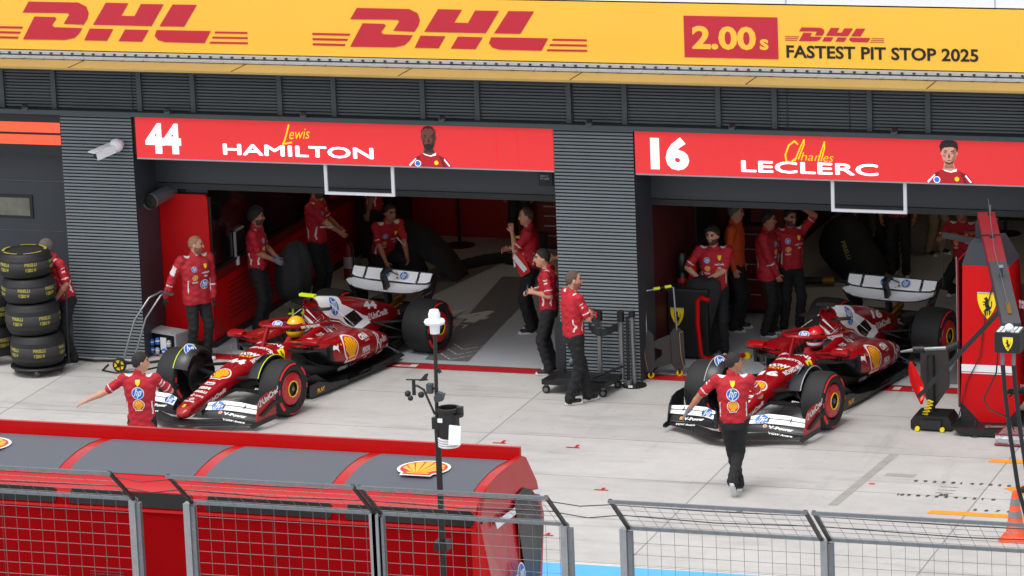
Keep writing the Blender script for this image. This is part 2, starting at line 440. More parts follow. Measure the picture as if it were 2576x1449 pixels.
for x0, x1, y1 in ((-8.4, -2.2, 7.9), (-1.05, 7.0, 11.5)): fl.add([(x0, .262, .012), (x1, .262, .012), (x1, y1, .012), (x0, y1, .012)], [(0, 1, 2, 3)], FLOOR)
struct(fl.obj('garage_floor'))
REDL = mat('red_line_paint', (178, 24, 32), 0.5, var=0.12, scale=5)
MWHITE = mat('marking_white', (205, 203, 196), 0.55, var=0.12, scale=8)
ORANGE = mat('orange_line_paint', (238, 150, 34), 0.6, var=0.14, scale=9)
LBLUE = mat('blue_lane_paint', (92, 176, 240), 0.55, var=0.05, scale=3)
GREYP = mat('joint_sealant', (150, 148, 143), 0.8, var=0.15, scale=6)
STENC = mat('stencil_black', (52, 51, 50), 0.7, var=0.2, scale=12)
def quad(mb, pts, m, z): return mb.add([(x, y, z) for x, y in pts], [tuple(range(len(pts)))], m)
rl = MB()
for x0, x1 in ((-8.41, -2.18), (-1.05, 7.0)): quad(rl, [(x0, -.0), (x1, 0), (x1, .258), (x0, .258)], REDL, .004)
a = Art()
for xs in (-4.42, 3.02):
    for i, (ch, wd) in enumerate((('P', .36), ('I', .1), ('T', .38))):
        x = xs-[0, .52, .72][i]
        vs, fs = text2d(ch, 0.02); vs = vs.copy(); vs[:, 0] *= -wd/vs[:, 0].max(); vs[:, 1] = -vs[:, 1]*.14
        vs[:, 0] += x; vs[:, 1] += .2; a.it.append((vs, fs, MWHITE, 0))
struct(rl.obj('red_threshold_line'))
struct(a.place('threshold_lettering', None, (0, 0, .004), (1, 0, 0), (0, 1, 0), off=.003))
gm = MB()
quad(gm, [(-4.42, .45), (-3.78, .45), (-4.1, 3.9), (-4.35, 5.4), (-4.95, 5.4), (-4.62, 2.6)], FLOOR_D, .020)
quad(gm, [(-6.55, 3.2), (-5.75, 3.2), (-5.25, 6.2), (-6.1, 6.2)], FLOOR_D, .020)
quad(gm, [(2.6, 2.6), (3.3, 2.6), (3.6, 6.2), (2.5, 6.2)], FLOOR_D, .020); quad(gm, [(3.0, .45), (3.7, .45), (3.6, 2.2), (2.9, 2.2)], FLOOR_D, .020)
a = Art().text('44', -5.32, 2.6, .62, MWHITE, 1, bold=.05, shear=.1, w=.98)
vs, fs = text2d('Lewis', .02); vs = vs.copy(); vs[:, 0] *= -.6/vs[:, 0].max(); vs[:, 1] *= -.2; vs[:, 0] -= 4.46; vs[:, 1] += 2.42; a.it.append((vs, fs, MWHITE, 1))
for k in range(3):
    y = .62+.28*k
    for s_, x0, x1 in ((1, -4.3, -4.05), (-1, -4.05, -3.8)):
        for q in range(3):
            t0, t1 = q/3+.05, (q+1)/3-.05
            A0 = (x0+(x1-x0)*t0); A1 = (x0+(x1-x0)*t1)
            f0 = y-.3*(1-abs(A0+4.05)/.25)+.15; f1 = y-.3*(1-abs(A1+4.05)/.25)+.15
            a.stroke([(A0, f0), (A1, f1)], .022, MWHITE, 1)
struct(gm.obj('garage_floor_marking')); struct(a.place('garage_floor_lettering', None, (0, 0, .022), (1, 0, 0), (0, 1, 0), off=.002))
ln = MB()
quad(ln, [(4.43, -3.16), (9.5, -3.16), (9.5, -3.0), (4.46, -3.0)], ORANGE, .004); quad(ln, [(4.2, -5.52), (9.5, -5.55), (9.5, -5.4), (4.22, -5.37)], ORANGE, .004)
quad(ln, [(4.88, -4.28), (5.42, -4.72), (9, -4.72), (9, -3.95), (5.3, -3.95)], ORANGE, .004)
quad(ln, [(-30, -8.36), (30, -8.36), (30, -8.28), (-30, -8.28)], MWHITE, .004); quad(ln, [(-30, -9.9), (30, -9.9), (30, -8.36), (-30, -8.36)], LBLUE, .004)
quad(ln, [(2.93, -5.4), (3.05, -5.4), (3.25, -3.0), (3.13, -3.0)], GREYP, .003)
struct(ln.obj('lane_marking'))
a = Art()
for cx in (.35, 4.6): a.circle(cx, -9.55, .95, MWHITE, 0, ry=.62); a.circle(cx, -9.55, .9, BLK_P, 1, ry=.57); a.circle(cx, -9.55, .84, MWHITE, 2, ry=.52)
a.circle(-.75, -9.4, .7, GRN_P, 0, ry=.5)
struct(a.place('lane_logo_paint', None, (0, 0, .004), (1, 0, 0), (0, 1, 0), off=.002))
rk = MB()
for x, y, fl_ in ((-.98, -3.49, 1), (-.03, -5.3, 0), (-2.0, -3.46, 1), (-.1, -7.3, 0), (-6.6, -4.5, 1)):
    quad(rk, [(x-.08, y-.02), (x+.1, y-.02), (x+.1, y+.02), (x-.08, y+.02)], REDL, .004)
    quad(rk, [(x+.02, y+.02), (x+.06, y+.02), (x+.06, y+.14), (x+.02, y+.14)] if fl_ else [(x, y+.02), (x+.04, y+.02), (x+.04, y+.1), (x, y+.1)], REDL, .004)
quad(rk, [(3.2, -4.42), (3.27, -4.42), (3.27, -4.36), (3.2, -4.36)], PINKRED_P, .004); quad(rk, [(1.9, -5.9), (1.98, -5.9), (1.98, -5.85), (1.9, -5.85)], GRN_P, .004)
struct(rk.obj('tape_mark'))
a = Art()
for i in range(11):
    s_ = str((i*3+6) % 10)
    a.text(s_, 3.72+.118*i, -4.2, .07, STENC, 1, bold=.03); a.text(str(10-i), 3.66+.118*i, -4.83, .07, STENC, 1, bold=.03)
    if i < 4: a.text(str(5+i), 4.72+.14*i, -5.3, .07, STENC, 1, bold=.03)
for i in range(14): a.stroke([(3.3+.028*i, -4.03), (3.32+.028*i, -3.88)], .008, GREYP, 0)
for y in (-4.36, -4.5, -4.62): a.stroke([(4.1, y), (4.32, y+.0)], .01, STENC, 0)
a.text('20', 4.16, -4.75, .08, STENC, 1, bold=.03)
struct(a.place('stencil_number', None, (0, 0, .003), (1, 0, 0), (0, 1, 0), off=.002))

# ------------------------------------------------------------------ pit building
RIB = mat('ribbed_cladding', (120, 127, 131), 0.6, metal=0.0, var=0.06, scale=3, spec=0.2)
RIBD = mat('cladding_groove', (30, 33, 35), 0.7, var=0.1)
LOUV = mat('louvre_grey', (92, 98, 101), 0.6, var=0.07, scale=3, spec=.2)
LOUVF = mat('louvre_frame_grey', (66, 74, 77), 0.55, var=0.06, scale=4)
CHAR = mat('charcoal_panel', (52, 57, 64), 0.5, var=0.06, scale=2.0)
CHARD = mat('dark_panel', (30, 31, 34), 0.55, var=0.08, scale=2)
LEDGE_REFL = mat('canopy_board_reflection', (160, 133, 74), 0.5, var=0.06, scale=2)  # grey metal ledge with the yellow board's reflection painted into its colour
GALV = mat('galvanised_steel', (116, 122, 128), 0.45, metal=0.55, var=0.14, scale=14)
LGREY = mat('light_grey_metal', (172, 174, 176), 0.45, metal=0.2, var=0.08, scale=8)
WHITEP = mat('white_panel', (226, 229, 232), 0.5, var=0.03, scale=1.5)
DARKMET = mat('dark_steel', (40, 42, 44), 0.45, metal=0.3, var=0.1, scale=12)
BLACK = mat('black_plastic', (20, 20, 21), 0.45, var=0.12, scale=18)
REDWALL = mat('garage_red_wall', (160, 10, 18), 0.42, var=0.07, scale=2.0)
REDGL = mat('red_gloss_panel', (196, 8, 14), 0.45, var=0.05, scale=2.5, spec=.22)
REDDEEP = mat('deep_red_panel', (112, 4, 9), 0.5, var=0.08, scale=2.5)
bld = thing('pit_building', 'long dark grey pit building with ribbed pillars and open garage bays', 'building')
def ribs(x0, x1, y, z0, z1, p, dep, m):
    mb = MB(); n = int(round((z1-z0)/p)); s_ = (z1-z0)/n
    for i in range(n):
        z = z0+s_*i
        for q0, q1, m_ in (((y+dep, z), (y+dep, z+s_*.24), RIBD), ((y+dep, z+s_*.24), (y, z+s_*.34), m), ((y, z+s_*.34), (y+.003, z+s_*.92), m), ((y+.003, z+s_*.92), (y+dep, z+s_), RIBD)):
            mb.add([(x0, *q0), (x1, *q0), (x1, *q1), (x0, *q1)], [(0, 1, 2, 3)], m_)
    return mb
for x0, x1 in ((-9.49, -8.4), (-2.18, -1.05), (7.0, 8.2)):
    mb = ribs(x0, x1, -.21, 0.0, 3.53, .0478, .022, RIB)
    mb.box(x0+.001, x1-.001, -.185, .56, 0, 3.53, CHAR); mb.obj('pillar', bld)
lv = ribs(-24, 12, -.16, 3.6, 4.7, .044, .026, LOUV); lv.box(-24, 12, -.13, .3, 3.53, 7.0, CHARD); lv.obj('louvre_panel', bld)
fr = MB()
for x in (-12.78, -11.98, -10.37, -9.57, -8.26, -7.45, -6.15, -5.35, -4.05, -3.26, -1.95, -1.16, .15, .93, 2.23, 3.02, 4.35, 5.15):
    fr.box(x-.035, x+.035, -.2, -.135, 3.6, 4.6, LOUVF)
for x in (-8.38, -1.9, 1.1, 1.95): fr.box(x-.008, x+.008, -.164, -.135, 3.6, 4.6, CHARD)
fr.box(-24, 12, -.32, -.15, 3.535, 3.6, LOUVF); fr.box(-24, 12, -.19, -.14, 3.53, 3.555, CHARD)
fr.obj('louvre_frame', bld)
for x in (-9.95, -7.78, -5.75, -3.72, -1.62, .38, 2.6):
    mb = MB(); mb.box(x-.04, x+.04, -.37, -.3, 3.6, 3.66, LOUVF); mb.bar((x, -.34, 3.63), (x+.03, -.42, 3.7), .07, .03, DARKMET); mb.obj('spotlight', bld)
cn = MB().box(-24, 12, -1.2, -.38, 4.36, 4.39, LEDGE_REFL); cn.box(-24, 12, -1.19, -.38, 4.34, 4.359, DARKMET); 
for k in range(-6, 9): cn.bar((-1.59+2.42*k, -1.2, 4.3925), (-1.59+2.42*k, -.5, 4.3925), .014, .006, DARKMET)
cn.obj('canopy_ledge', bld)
rl = MB(); rl.box(-24, 12, -.66, -.5, 4.40, 4.43, LGREY); rl.box(-24, 12, -.58, -.48, 4.45, 4.485, LGREY); rl.box(-24, 12, -.50, -.46, 4.39, 4.5, GALV)
for i in range(110): rl.box(-11+.16*i, -10.965+.16*i, -.592, -.575, 4.455, 4.478, DARKMET)
for i in range(60): rl.box(-11+.3*i, -10.96+.3*i, -.675, -.655, 4.405, 4.425, LGREY)
rl.obj('cable_rail', bld)
up = MB().box(-24, 12, -.47, -.1, 5.335, 9, WHITEP)
for x in (-4.4, -1.6, 1.2, 4.0): up.box(x-.008, x+.008, -.476, -.46, 5.34, 9, LGREY)
up.obj('upper_wall', bld)
hd = MB()
for x0, x1 in ((-8.42, -2.16), (-1.07, 7.0)):
    hd.box(x0, x1, .55, .8, 2.42, 3.53, CHAR); hd.box(x0, x1, .52, .78, 2.335, 2.417, CHARD); hd.box(x0, x1, -.16, .55, 2.97, 3.53, CHARD)
hd.obj('door_header', bld)
inn = MB()
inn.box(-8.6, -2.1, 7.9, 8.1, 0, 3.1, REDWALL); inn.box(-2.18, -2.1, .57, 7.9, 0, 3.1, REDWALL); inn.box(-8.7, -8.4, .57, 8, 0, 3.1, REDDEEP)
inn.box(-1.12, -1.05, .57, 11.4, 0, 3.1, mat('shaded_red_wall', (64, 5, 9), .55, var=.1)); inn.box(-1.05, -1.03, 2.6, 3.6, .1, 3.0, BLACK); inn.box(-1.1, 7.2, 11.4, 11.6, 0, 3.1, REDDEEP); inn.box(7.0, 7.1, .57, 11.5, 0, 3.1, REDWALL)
inn.obj('garage_wall', bld)
MB().box(-8.7, -2.0, .78, 8.1, 3.1, 3.2, CHARD).box(-1.15, 7.2, .78, 11.6, 3.1, 3.2, CHARD).box(-24, 12, .3, 20, 5, 5.1, CHARD).box(-24, -8.6, .4, .6, 0, 3.6, CHARD).obj('ceiling', bld)
# red cabinet wall inside the left bay, with dark glazing
GLASSD = mat('dark_glazing', (16, 18, 22), 0.12, var=0.3, scale=3)
cab = thing('garage_partition', 'glossy red partition with a dark window along the left side of the open left garage', 'partition')
mb = MB(); P = [(-8.4, 0.0), (-7.66, 0.0), (-7.66, 2.18), (-7.7, 2.24), (-8.4, 2.24)]
mb.prism([(x, z) for x, z in P], (0, .6, 0), (1, 0, 0), (0, 0, 1), (0, .06, 0), REDGL); mb.box(-8.4, -7.66, .66, 7.6, 0.02, 1.1, REDGL)
mb.box(-7.66, -7.635, .661, 7.6, .95, 1.1, REDDEEP)
for i in range(8): mb.box(-7.659, -7.652, 1.2, 5.6, .28+.075*i, .3+.075*i, REDDEEP)
mb.box(-8.4, -7.64, 5.4, 7.6, 1.1, 2.3, REDGL); mb.obj('panel', cab)
MB().box(-8.3, -7.68, .68, 5.4, 1.12, 2.3, GLASSD).obj('window', cab)
MB().box(-7.67, -7.62, .66, 5.5, 1.1, 1.13, BLACK).box(-7.675, -7.63, .64, .68, 1.1, 2.2, BLACK).obj('window_frame', cab)
MB().box(-8.42, -7.63, .56, 7.6, .006, .1, BLACK).obj('skirting', cab)
for i in range(4):
    mb = MB(); y = 1.25+1.1*i; mb.box(-7.76, -7.755, y, y+.75, 1.3, 1.85, mat('screen_glass', (22, 30, 40), 0.2, var=.6, scale=7)); mb.obj('monitor', cab)
mn = thing('folding_screen', 'small black framed screen on the ledge of the red partition', 'screen', (-7.64, 1.55, 1.13))
MB().box(-.02, .0, -.02, .3, .05, .36, BLACK).obj('display', mn); MB().box(-.03, .005, -.04, -.02, .0, .38, LGREY).box(-.03, .005, -.04, .3, .36, .38, LGREY).obj('frame', mn)
MB().box(-.03, .03, -.06, .0, -.12, .0, WHITEP).obj('clip', mn)
# lamps inside the garages
LAMP = mat('lamp_tube', (255, 226, 178), 0.4, var=0, emit=3.6)
for k, (x, y, l) in enumerate(((-7.45, 2.6, 1.2), (-5.4, 4.2, 2.2), (-3.6, 6.4, 2.2), (.6, 5.0, 2.0), (3.0, 7.2, 2.2), (4.6, 5.2, 2.0))):
    z = 2.36 if k == 0 else 2.95
    t = thing('ceiling_lamp', ['short warm strip lamp glowing over the dark window of the red partition', 'warm strip lamp under the ceiling in the middle of the left garage', 'warm strip lamp near the red back wall of the left garage', 'warm strip lamp over the men at the left of the right garage', 'warm strip lamp at the far end of the right garage', 'warm strip lamp behind the red equipment tower in the right garage'][k], 'lamp', (x, y, z), group='ceiling strip lamps')
    MB().box(-.04, .04, -l/2, l/2, 0, .03, LAMP).obj('lamp_tube', t); MB().box(-.06, .06, -l/2-.03, l/2+.03, .031, .08, BLACK).obj('housing', t)
# closed left bay
ds = thing('roller_door', 'closed charcoal sectional garage door with a small window behind the tyre stack', 'door', (-10.0, .3, 0))
mb = MB()
for z0, z1 in ((0, .55), (.56, 1.12), (1.13, 1.69), (1.7, 2.42), (2.43, 2.93)): mb.box(-14, .6, 0, .05, z0, z1, CHAR)
mb.box(-14, .6, .02, .04, 0, 3.0, LGREY); mb.obj('door_panel', ds)
MB().box(-1.3, -.235, -.02, .0, 1.88, 2.22, BLACK).obj('window_frame', ds)
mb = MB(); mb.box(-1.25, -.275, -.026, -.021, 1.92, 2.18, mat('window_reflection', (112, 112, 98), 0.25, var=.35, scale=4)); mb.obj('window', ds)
ob_ = thing('sign_board', 'black sign board with two orange bands above the closed garage door at the left edge', 'sign', (0, 0, 0))
MB().box(-16, -9.495, -.2, -.12, 2.92, 3.53, mat('black_screen', (26, 26, 28), 0.5, var=.05, emit=.02)).obj('panel', ob_)
OR_L = mat('orange_screen', (236, 84, 50), 0.5, var=.02, emit=.45)
MB().box(-16, -9.5, -.206, -.201, 3.25, 3.395, OR_L).box(-16, -9.5, -.206, -.201, 3.075, 3.215, OR_L).obj('orange_band', ob_)

# ------------------------------------------------------------------ yellow advertising board
YB = mat('board_yellow', (240, 186, 62), 0.5, var=0.03, scale=0.8); DR = mat('board_red', (186, 32, 52), 0.5, var=0.05, scale=2)
yb = thing('advertising_board', 'long yellow advertising board with large red lettering above the garages', 'sign', (0, -.5, 0))
MB().box(-24, 12, 0, .04, 4.49, 5.315, YB).obj('panel', yb)
def dhl(a, X, Z, k):
    D = [[(145, 8), (400, 14), (440, 35), (450, 70), (440, 100), (420, 128), (318, 123), (350, 75), (340, 68), (110, 65)],
         [(170, 85), (275, 88), (283, 97), (258, 130), (270, 140), (412, 145), (395, 172), (370, 195), (320, 206), (103, 203)],
         [(540, 15), (655, 18), (615, 82), (682, 84), (718, 22), (833, 24), (765, 135), (468, 128)],
         [(450, 147), (570, 150), (535, 210), (418, 208)], [(630, 152), (750, 155), (712, 215), (593, 212)],
         [(878, 25), (1000, 27), (930, 138), (805, 136)], [(790, 155), (1062, 160), (1028, 222), (830, 217), (795, 207), (778, 185)]]
    for i in range(3):
        D.append([(1085-14*i, 162+26*i), (1245, 165+26*i), (1245, 175+26*i), (1080-14*i, 172+26*i)])
        D.append([(-80, 133+26*i), (108-13*i, 137+26*i), (102-13*i, 148+26*i), (-80, 144+26*i)])
    for p in D: a.poly([(X+(x-150)*.00297*k, Z-(y-.022*x-4)*.00275*k) for x, y in p], DR, 1)
for X, Z in ((-9.70, 5.18), (-4.81, 5.18)):
    a = Art(); dhl(a, X, Z, 1.0); a.place('red_logo', yb, (0, 0, 0), (1, 0, 0), (0, 0, 1), off=.003)
a = Art(); a.poly([(-.2, 4.6), (1.09, 4.6), (1.09, 5.16), (-.2, 5.16)], DR, 1)
a.text('2.00', -.09, 4.73, .28, YB, 2, bold=.035, w=.88); a.text('s', .84, 4.73, .19, YB, 2, bold=.03, w=.12); a.place('red_time_panel', yb, (0, 0, 0), (1, 0, 0), (0, 0, 1))
a = Art(); dhl(a, 1.42, 5.035, .34); a.text('FASTEST PIT STOP 2025', 1.2, 4.63, .155, BLK_P, 1, bold=.025, w=2.58); a.place('black_lettering', yb, (0, 0, 0), (1, 0, 0), (0, 0, 1))

# ------------------------------------------------------------------ driver boards over the bays
LED = mat('screen_red', (216, 56, 58), 0.5, var=.02, emit=.30, spec=.2); LEDW = mat('screen_white', (245, 245, 255), 0.5, var=0, emit=.45)
LEDY = mat('screen_yellow', (250, 200, 20), 0.5, var=0, emit=.4); LEDK = mat('screen_black', (34, 24, 24), 0.5, var=0, emit=.1)
LEDS = mat('screen_tan', (206, 150, 128), 0.5, var=.1, scale=20, emit=.25); LEDB = mat('screen_brown', (104, 62, 50), 0.5, var=.15, scale=20, emit=.2)
LEDR = mat('screen_dark_red', (168, 22, 34), 0.5, var=.08, scale=20, emit=.3); LEDBL = mat('screen_blue', (50, 110, 200), 0.5, var=0, emit=.3)
LEDSH = mat('screen_tan_shade', (160, 106, 88), 0.5, var=.1, scale=20, emit=.22); LEDBS = mat('screen_brown_shade', (66, 38, 31), 0.5, var=.1, scale=20, emit=.15); LEDRD2 = mat('screen_deep_red', (120, 12, 24), 0.5, var=.08, scale=20, emit=.25)
LEDRD = mat('screen_shadow_red', (214, 34, 38), 0.5, var=0, emit=.35)
def board(x0, x1, label, num, nx, name, name_x, name_w, nz, portrait):
    t = thing('driver_board', label, 'sign', (0, -.2, 0))
    MB().box(x0, x1, 0, .12, 2.93, 3.525, LED).box(x0, x1, .001, .12, 2.91, 2.929, LGREY).obj('screen', t)
    a = Art(); a.text(num, nx, 3.025, .375, LEDW, 1, bold=.05, w=.54); a.place('race_number', t, (0, 0, 0), (1, 0, 0), (0, 0, 1))
    a = Art(); [a.text(name, name_x+dx, nz+dz, .145, LEDW, 1, bold=0, w=name_w-.012) for dx in (0, .012) for dz in (-.004, .004)]; a.place('surname_lettering', t, (0, 0, 0), (1, 0, 0), (0, 0, 1))
    return t
b1 = board(-8.344, -2.19, 'red illuminated board with white number 44 above the left garage opening', '44', -8.2, 'HAMILTON', -7.03, 2.23, 3.02, 1)
a = Art(); a.stroke([(-6.03, 3.46), (-6.06, 3.36), (-6.1, 3.24), (-6.13, 3.19), (-6.0, 3.215)], .022, LEDY, 2); a.text('ewis', -6.04, 3.26, .15, LEDY, 2, bold=-.005, shear=.3, w=.3, rot=.06); a.place('script_lettering', b1, (0, 0, 0), (1, 0, 0), (0, 0, 1))
a = Art().stroke([(-2.9, 3.42), (-2.7, 3.42), (-2.7, 3.0), (-2.55, 3.0)], .008, LEDRD, 1).stroke([(-3.1, 3.38), (-3.0, 3.42), (-3.0, 3.02)], .008, LEDRD, 1); a.place('faint_number', b1, (0, 0, 0), (1, 0, 0), (0, 0, 1))
b2 = board(-1.03, 7.0, 'red illuminated board with white number 16 above the right garage opening', '16', -.81, 'LECLERC', .456, 1.88, 3.005, 2)
a = Art(); a.stroke([(1.24, 3.4), (1.2, 3.44), (1.12, 3.38), (1.07, 3.25), (1.08, 3.16), (1.14, 3.15), (1.22, 3.21)], .022, LEDY, 2)
a.stroke([(1.2, 3.17), (1.27, 3.34), (1.33, 3.46), (1.33, 3.4), (1.25, 3.2)], .018, LEDY, 2); a.stroke([(1.52, 3.17), (1.56, 3.3), (1.61, 3.44), (1.61, 3.36), (1.56, 3.18)], .018, LEDY, 2)
a.text('har', 1.28, 3.18, .11, LEDY, 2, bold=-.008, shear=.3, w=.25); a.text('es', 1.58, 3.17, .12, LEDY, 2, bold=-.008, shear=.3, w=.13); a.place('script_lettering', b2, (0, 0, 0), (1, 0, 0), (0, 0, 1))
def portrait(t, cx, skin, hairfull, flip):
    a = Art(); z = 2.932; s = flip
    def P(pts, m, L): a.poly([(cx+s*x, z+y) for x, y in pts], m, L)
    P([(-.3, 0), (-.27, .06), (-.2, .13), (-.09, .19), (-.06, .2), (.09, .2), (.13, .17), (.24, .12), (.31, .03), (.32, 0)], LEDR, 1)
    P([(-.08, .19), (-.07, .27), (.06, .27), (.08, .19), (.02, .15)], skin, 2)
    P([(-.09, .33), (-.1, .43), (-.07, .51), (0, .545), (.07, .51), (.1, .43), (.09, .33), (.06, .27), (0, .24), (-.06, .27)], skin, 3)
    for q in (-1, 1): P([(q*.095, .36), (q*.115, .4), (q*.11, .44), (q*.09, .43)], skin, 2)
    sh_ = LEDSH if hairfull else LEDBS
    P([(.02, .26), (.05, .26), (.085, .32), (.1, .42), (.085, .5), (.055, .45), (.06, .38), (.035, .33)], sh_, 3.4); P([(-.05, .345), (-.08, .36), (-.085, .39), (-.05, .38)], sh_, 3.4); P([(-.02, .335), (.02, .335), (.012, .35), (-.012, .35)], sh_, 3.4); P([(-.07, .2), (.07, .2), (.05, .26), (.0, .235), (-.05, .26)], sh_, 2.5)
    P([(-.2, .125), (-.14, .15), (-.16, .02), (-.2, .0)], LEDRD2, 2); P([(.14, .15), (.2, .13), (.24, .0), (.2, .0)], LEDRD2, 2)
    if hairfull:
        P([(-.11, .41), (-.13, .5), (-.1, .56), (-.03, .585), (.05, .585), (.11, .55), (.125, .48), (.105, .41), (.095, .47), (.04, .49), (-.06, .48), (-.09, .46)], LEDK, 4)
        P([(-.075, .32), (-.05, .265), (0, .245), (.05, .265), (.075, .32), (.045, .29), (.0, .28), (-.045, .29)], LEDB, 4)
    else:
        P([(-.1, .43), (-.105, .5), (-.06, .56), (0, .575), (.06, .56), (.105, .5), (.1, .43), (.085, .5), (.04, .535), (-.04, .535), (-.085, .5)], LEDK, 4)
        P([(-.095, .37), (-.07, .27), (0, .225), (.07, .27), (.095, .37), (.06, .31), (.0, .325), (-.06, .31)], LEDK, 4)
    for q in (-1, 1):
        P([(q*.065, .405), (q*.03, .402), (q*.03, .412), (q*.065, .418)], LEDK, 5); P([(q*.07, .43), (q*.025, .425), (q*.025, .437), (q*.06, .445)], LEDK, 5)
    P([(-.03, .305), (.03, .305), (.025, .313), (-.025, .313)], LEDK, 5); P([(-.015, .35), (.015, .35), (.005, .4), (-.005, .4)], LEDB if hairfull else LEDK, 4)
    P([(-.1, .195), (-.06, .165), (.02, .145), (.1, .165), (.1, .2), (.02, .158), (-.06, .178)], LEDW, 3); P([(-.3, .02), (-.2, .12), (-.19, .105), (-.285, .0)], LEDW, 3); P([(.22, .12), (.3, .02), (.285, .01), (.21, .1)], LEDW, 3)
    a.circle(cx-s*.17, z+.045, .045, LEDW, 3); a.circle(cx-s*.17, z+.045, .036, LEDBL, 4); a.circle(cx+s*.1, z+.06, .03, LEDY, 3)
    a.place('portrait', t, (0, 0, 0), (1, 0, 0), (0, 0, 1))
portrait(b1, -3.98, LEDB, False, 1); portrait(b2, 3.3, LEDS, True, 1)
# hanging white frames, little dark sign, duct, security camera
for i, x in enumerate((-5.585, 1.655)):
    t = thing('hanging_frame', ['white square frame hanging under the board with number 44', 'white square frame hanging under the board with number 16'][i], 'frame', (x, -.1, 2.47), group='white frames hanging over the garage openings')
    m = MB(); m.box(0, .045, 0, .03, 0, .46, WHITEP); m.box(.99, 1.035, 0, .03, 0, .46, WHITEP); m.box(.0451, .9899, 0, .03, 0, .04, WHITEP); m.obj('bar', t)
sg = thing('wall_sign', 'small dark notice plate on the header at the right end of the left garage', 'sign', (-2.66, .54, 2.55))
MB().box(0, .2, -.02, 0, 0, .18, BLACK).obj('plate', sg); Art().text('DRS 12', .03, .13, .025, LGREY, 1).text('PIT EXIT', .03, .09, .025, LGREY, 1).place('lettering', sg, (0, -.02, 0), (1, 0, 0), (0, 0, 1))
STEEL = mat('steel_tube', (140, 142, 144), 0.32, metal=0.8, var=0.1, scale=10)
du = thing('exhaust_duct', 'round grey metal duct poking out beside the left pillar', 'duct', (-8.3, .05, 2.24))
m = MB(); m.tube([(0, 0, 0), (.08, .9, .05)], .105, GALV, 20, cap=False); m.tube([(0, 0.001, 0), (.08, .9, .05)], .095, BLACK, 20, cap=True); m.obj('pipe', du, 40); MB().tube([(0, -.005, 0), (0, .02, 0)], .112, LGREY, 20, cap=False).obj('rim', du, 40)
sec = thing('security_camera', 'white security camera on a round mount on the left ribbed pillar', 'camera', (-8.6, -.22, 3.12))
m = MB(); m.ball((0, -.1, 0), .1, WHITEP, 16); m.lathe([(.07, .02), (.07, -.05)], WHITEP, (0, 0, 0), 'y', 16); m.obj('mount', sec, 60)
m = MB(); m.bar((-.02, -.16, -.03), (-.2, -.38, -.1), .12, .11, WHITEP); m.bar((-.05, -.12, .03), (-.24, -.43, -.04), .15, .015, WHITEP); m.obj('housing', sec); MB().bar((-.201, -.382, -.1), (-.206, -.388, -.102), .08, .08, BLACK).obj('lens', sec)

# ------------------------------------------------------------------ racing cars (x forward, y left, z up; origin on the ground under the front axle)
CPAINT = mat('car_red_paint', (156, 10, 20), 0.34, metal=0.15, var=0.04, scale=3, coat=0.4, spec=.35)
CARB = mat('carbon_black', (17, 18, 19), 0.42, var=0.15, scale=20)
CARBG = mat('carbon_satin', (30, 31, 33), 0.38, var=0.12, scale=25)
CWHITE = mat('car_white_paint', (244, 244, 244), 0.4, var=0.03, coat=0.2)
RUBBER = mat('tyre_rubber', (29, 29, 30), 0.72, var=0.18, scale=9, bump=0.15, bscale=60)
RUBW = mat('tyre_sidewall', (20, 20, 21), 0.6, var=0.12, scale=12)
RIMRED = mat('wheel_cover_red', (186, 14, 26), 0.34, var=0.06, coat=0.3)
BRONZE = mat('exhaust_bronze', (150, 112, 44), 0.35, metal=0.8, var=0.25, scale=14)
LIME = mat('lime_plastic', (206, 230, 20), 0.45, var=0.05)
TYRED = mat('tyre_red_paint', (226, 34, 36), 0.55, var=0.05)
def carloft(S, st, yc=0.0, lab=0, k=0.04, n=3.0, both=False):
    st = np.array(st, float)[::-1]      # rows x, halfwidth, zlo, zhi[, yc]; ascending x
    x0, x1 = st[0, 0], st[-1, 0]
    for sg in ((1, -1) if both else (1,)):
        ycs = st[:, 4]*sg if st.shape[1] > 4 else np.full(len(st), yc)
        ymx = (np.abs(ycs)+st[:, 1]).max()
        q = S.sub((x0, -ymx if sg < 0 or not both else 0, st[:, 2].min()), (x1, ymx if sg > 0 or not both else 0, st[:, 3].max()), 0.06)
        sl, (X, Y, Z) = q
        w = np.interp(X, st[:, 0], st[:, 1]); lo = np.interp(X, st[:, 0], st[:, 2]); hi = np.interp(X, st[:, 0], st[:, 3]); yy = np.interp(X, st[:, 0], ycs)
        zc = (lo+hi)/2; hh = (hi-lo)/2
        nn = np.interp(X, n[0], n[1]) if isinstance(n, tuple) else n
        f = (np.abs((Y-yy)/w)**nn+np.abs((Z-zc)/hh)**nn)**(1/nn)
        f = (f-1)*np.minimum(w, hh); f = np.maximum(f, np.maximum(x0-X, X-x1))
        S.put(sl, f, lab, k)
def smooth_rows(st, n=5):
    st = np.array(st, float); xs = st[:, 0]; X = np.linspace(xs[0], xs[-1], len(xs)*n); o = xs[::-1]
    r = [X]
    for c in range(1, st.shape[1]):
        y = st[:, c]; s_ = np.gradient(y, xs)
        v = []
        for x in X:
            i = min(max(np.searchsorted(-xs, -x)-1, 0), len(xs)-2); h = xs[i+1]-xs[i]; t = (x-xs[i])/h
            v.append((2*t**3-3*t**2+1)*y[i]+(t**3-2*t**2+t)*h*s_[i]+(-2*t**3+3*t**2)*y[i+1]+(t**3-t**2)*h*s_[i+1])
        r.append(np.array(v))
    return np.stack(r, 1)
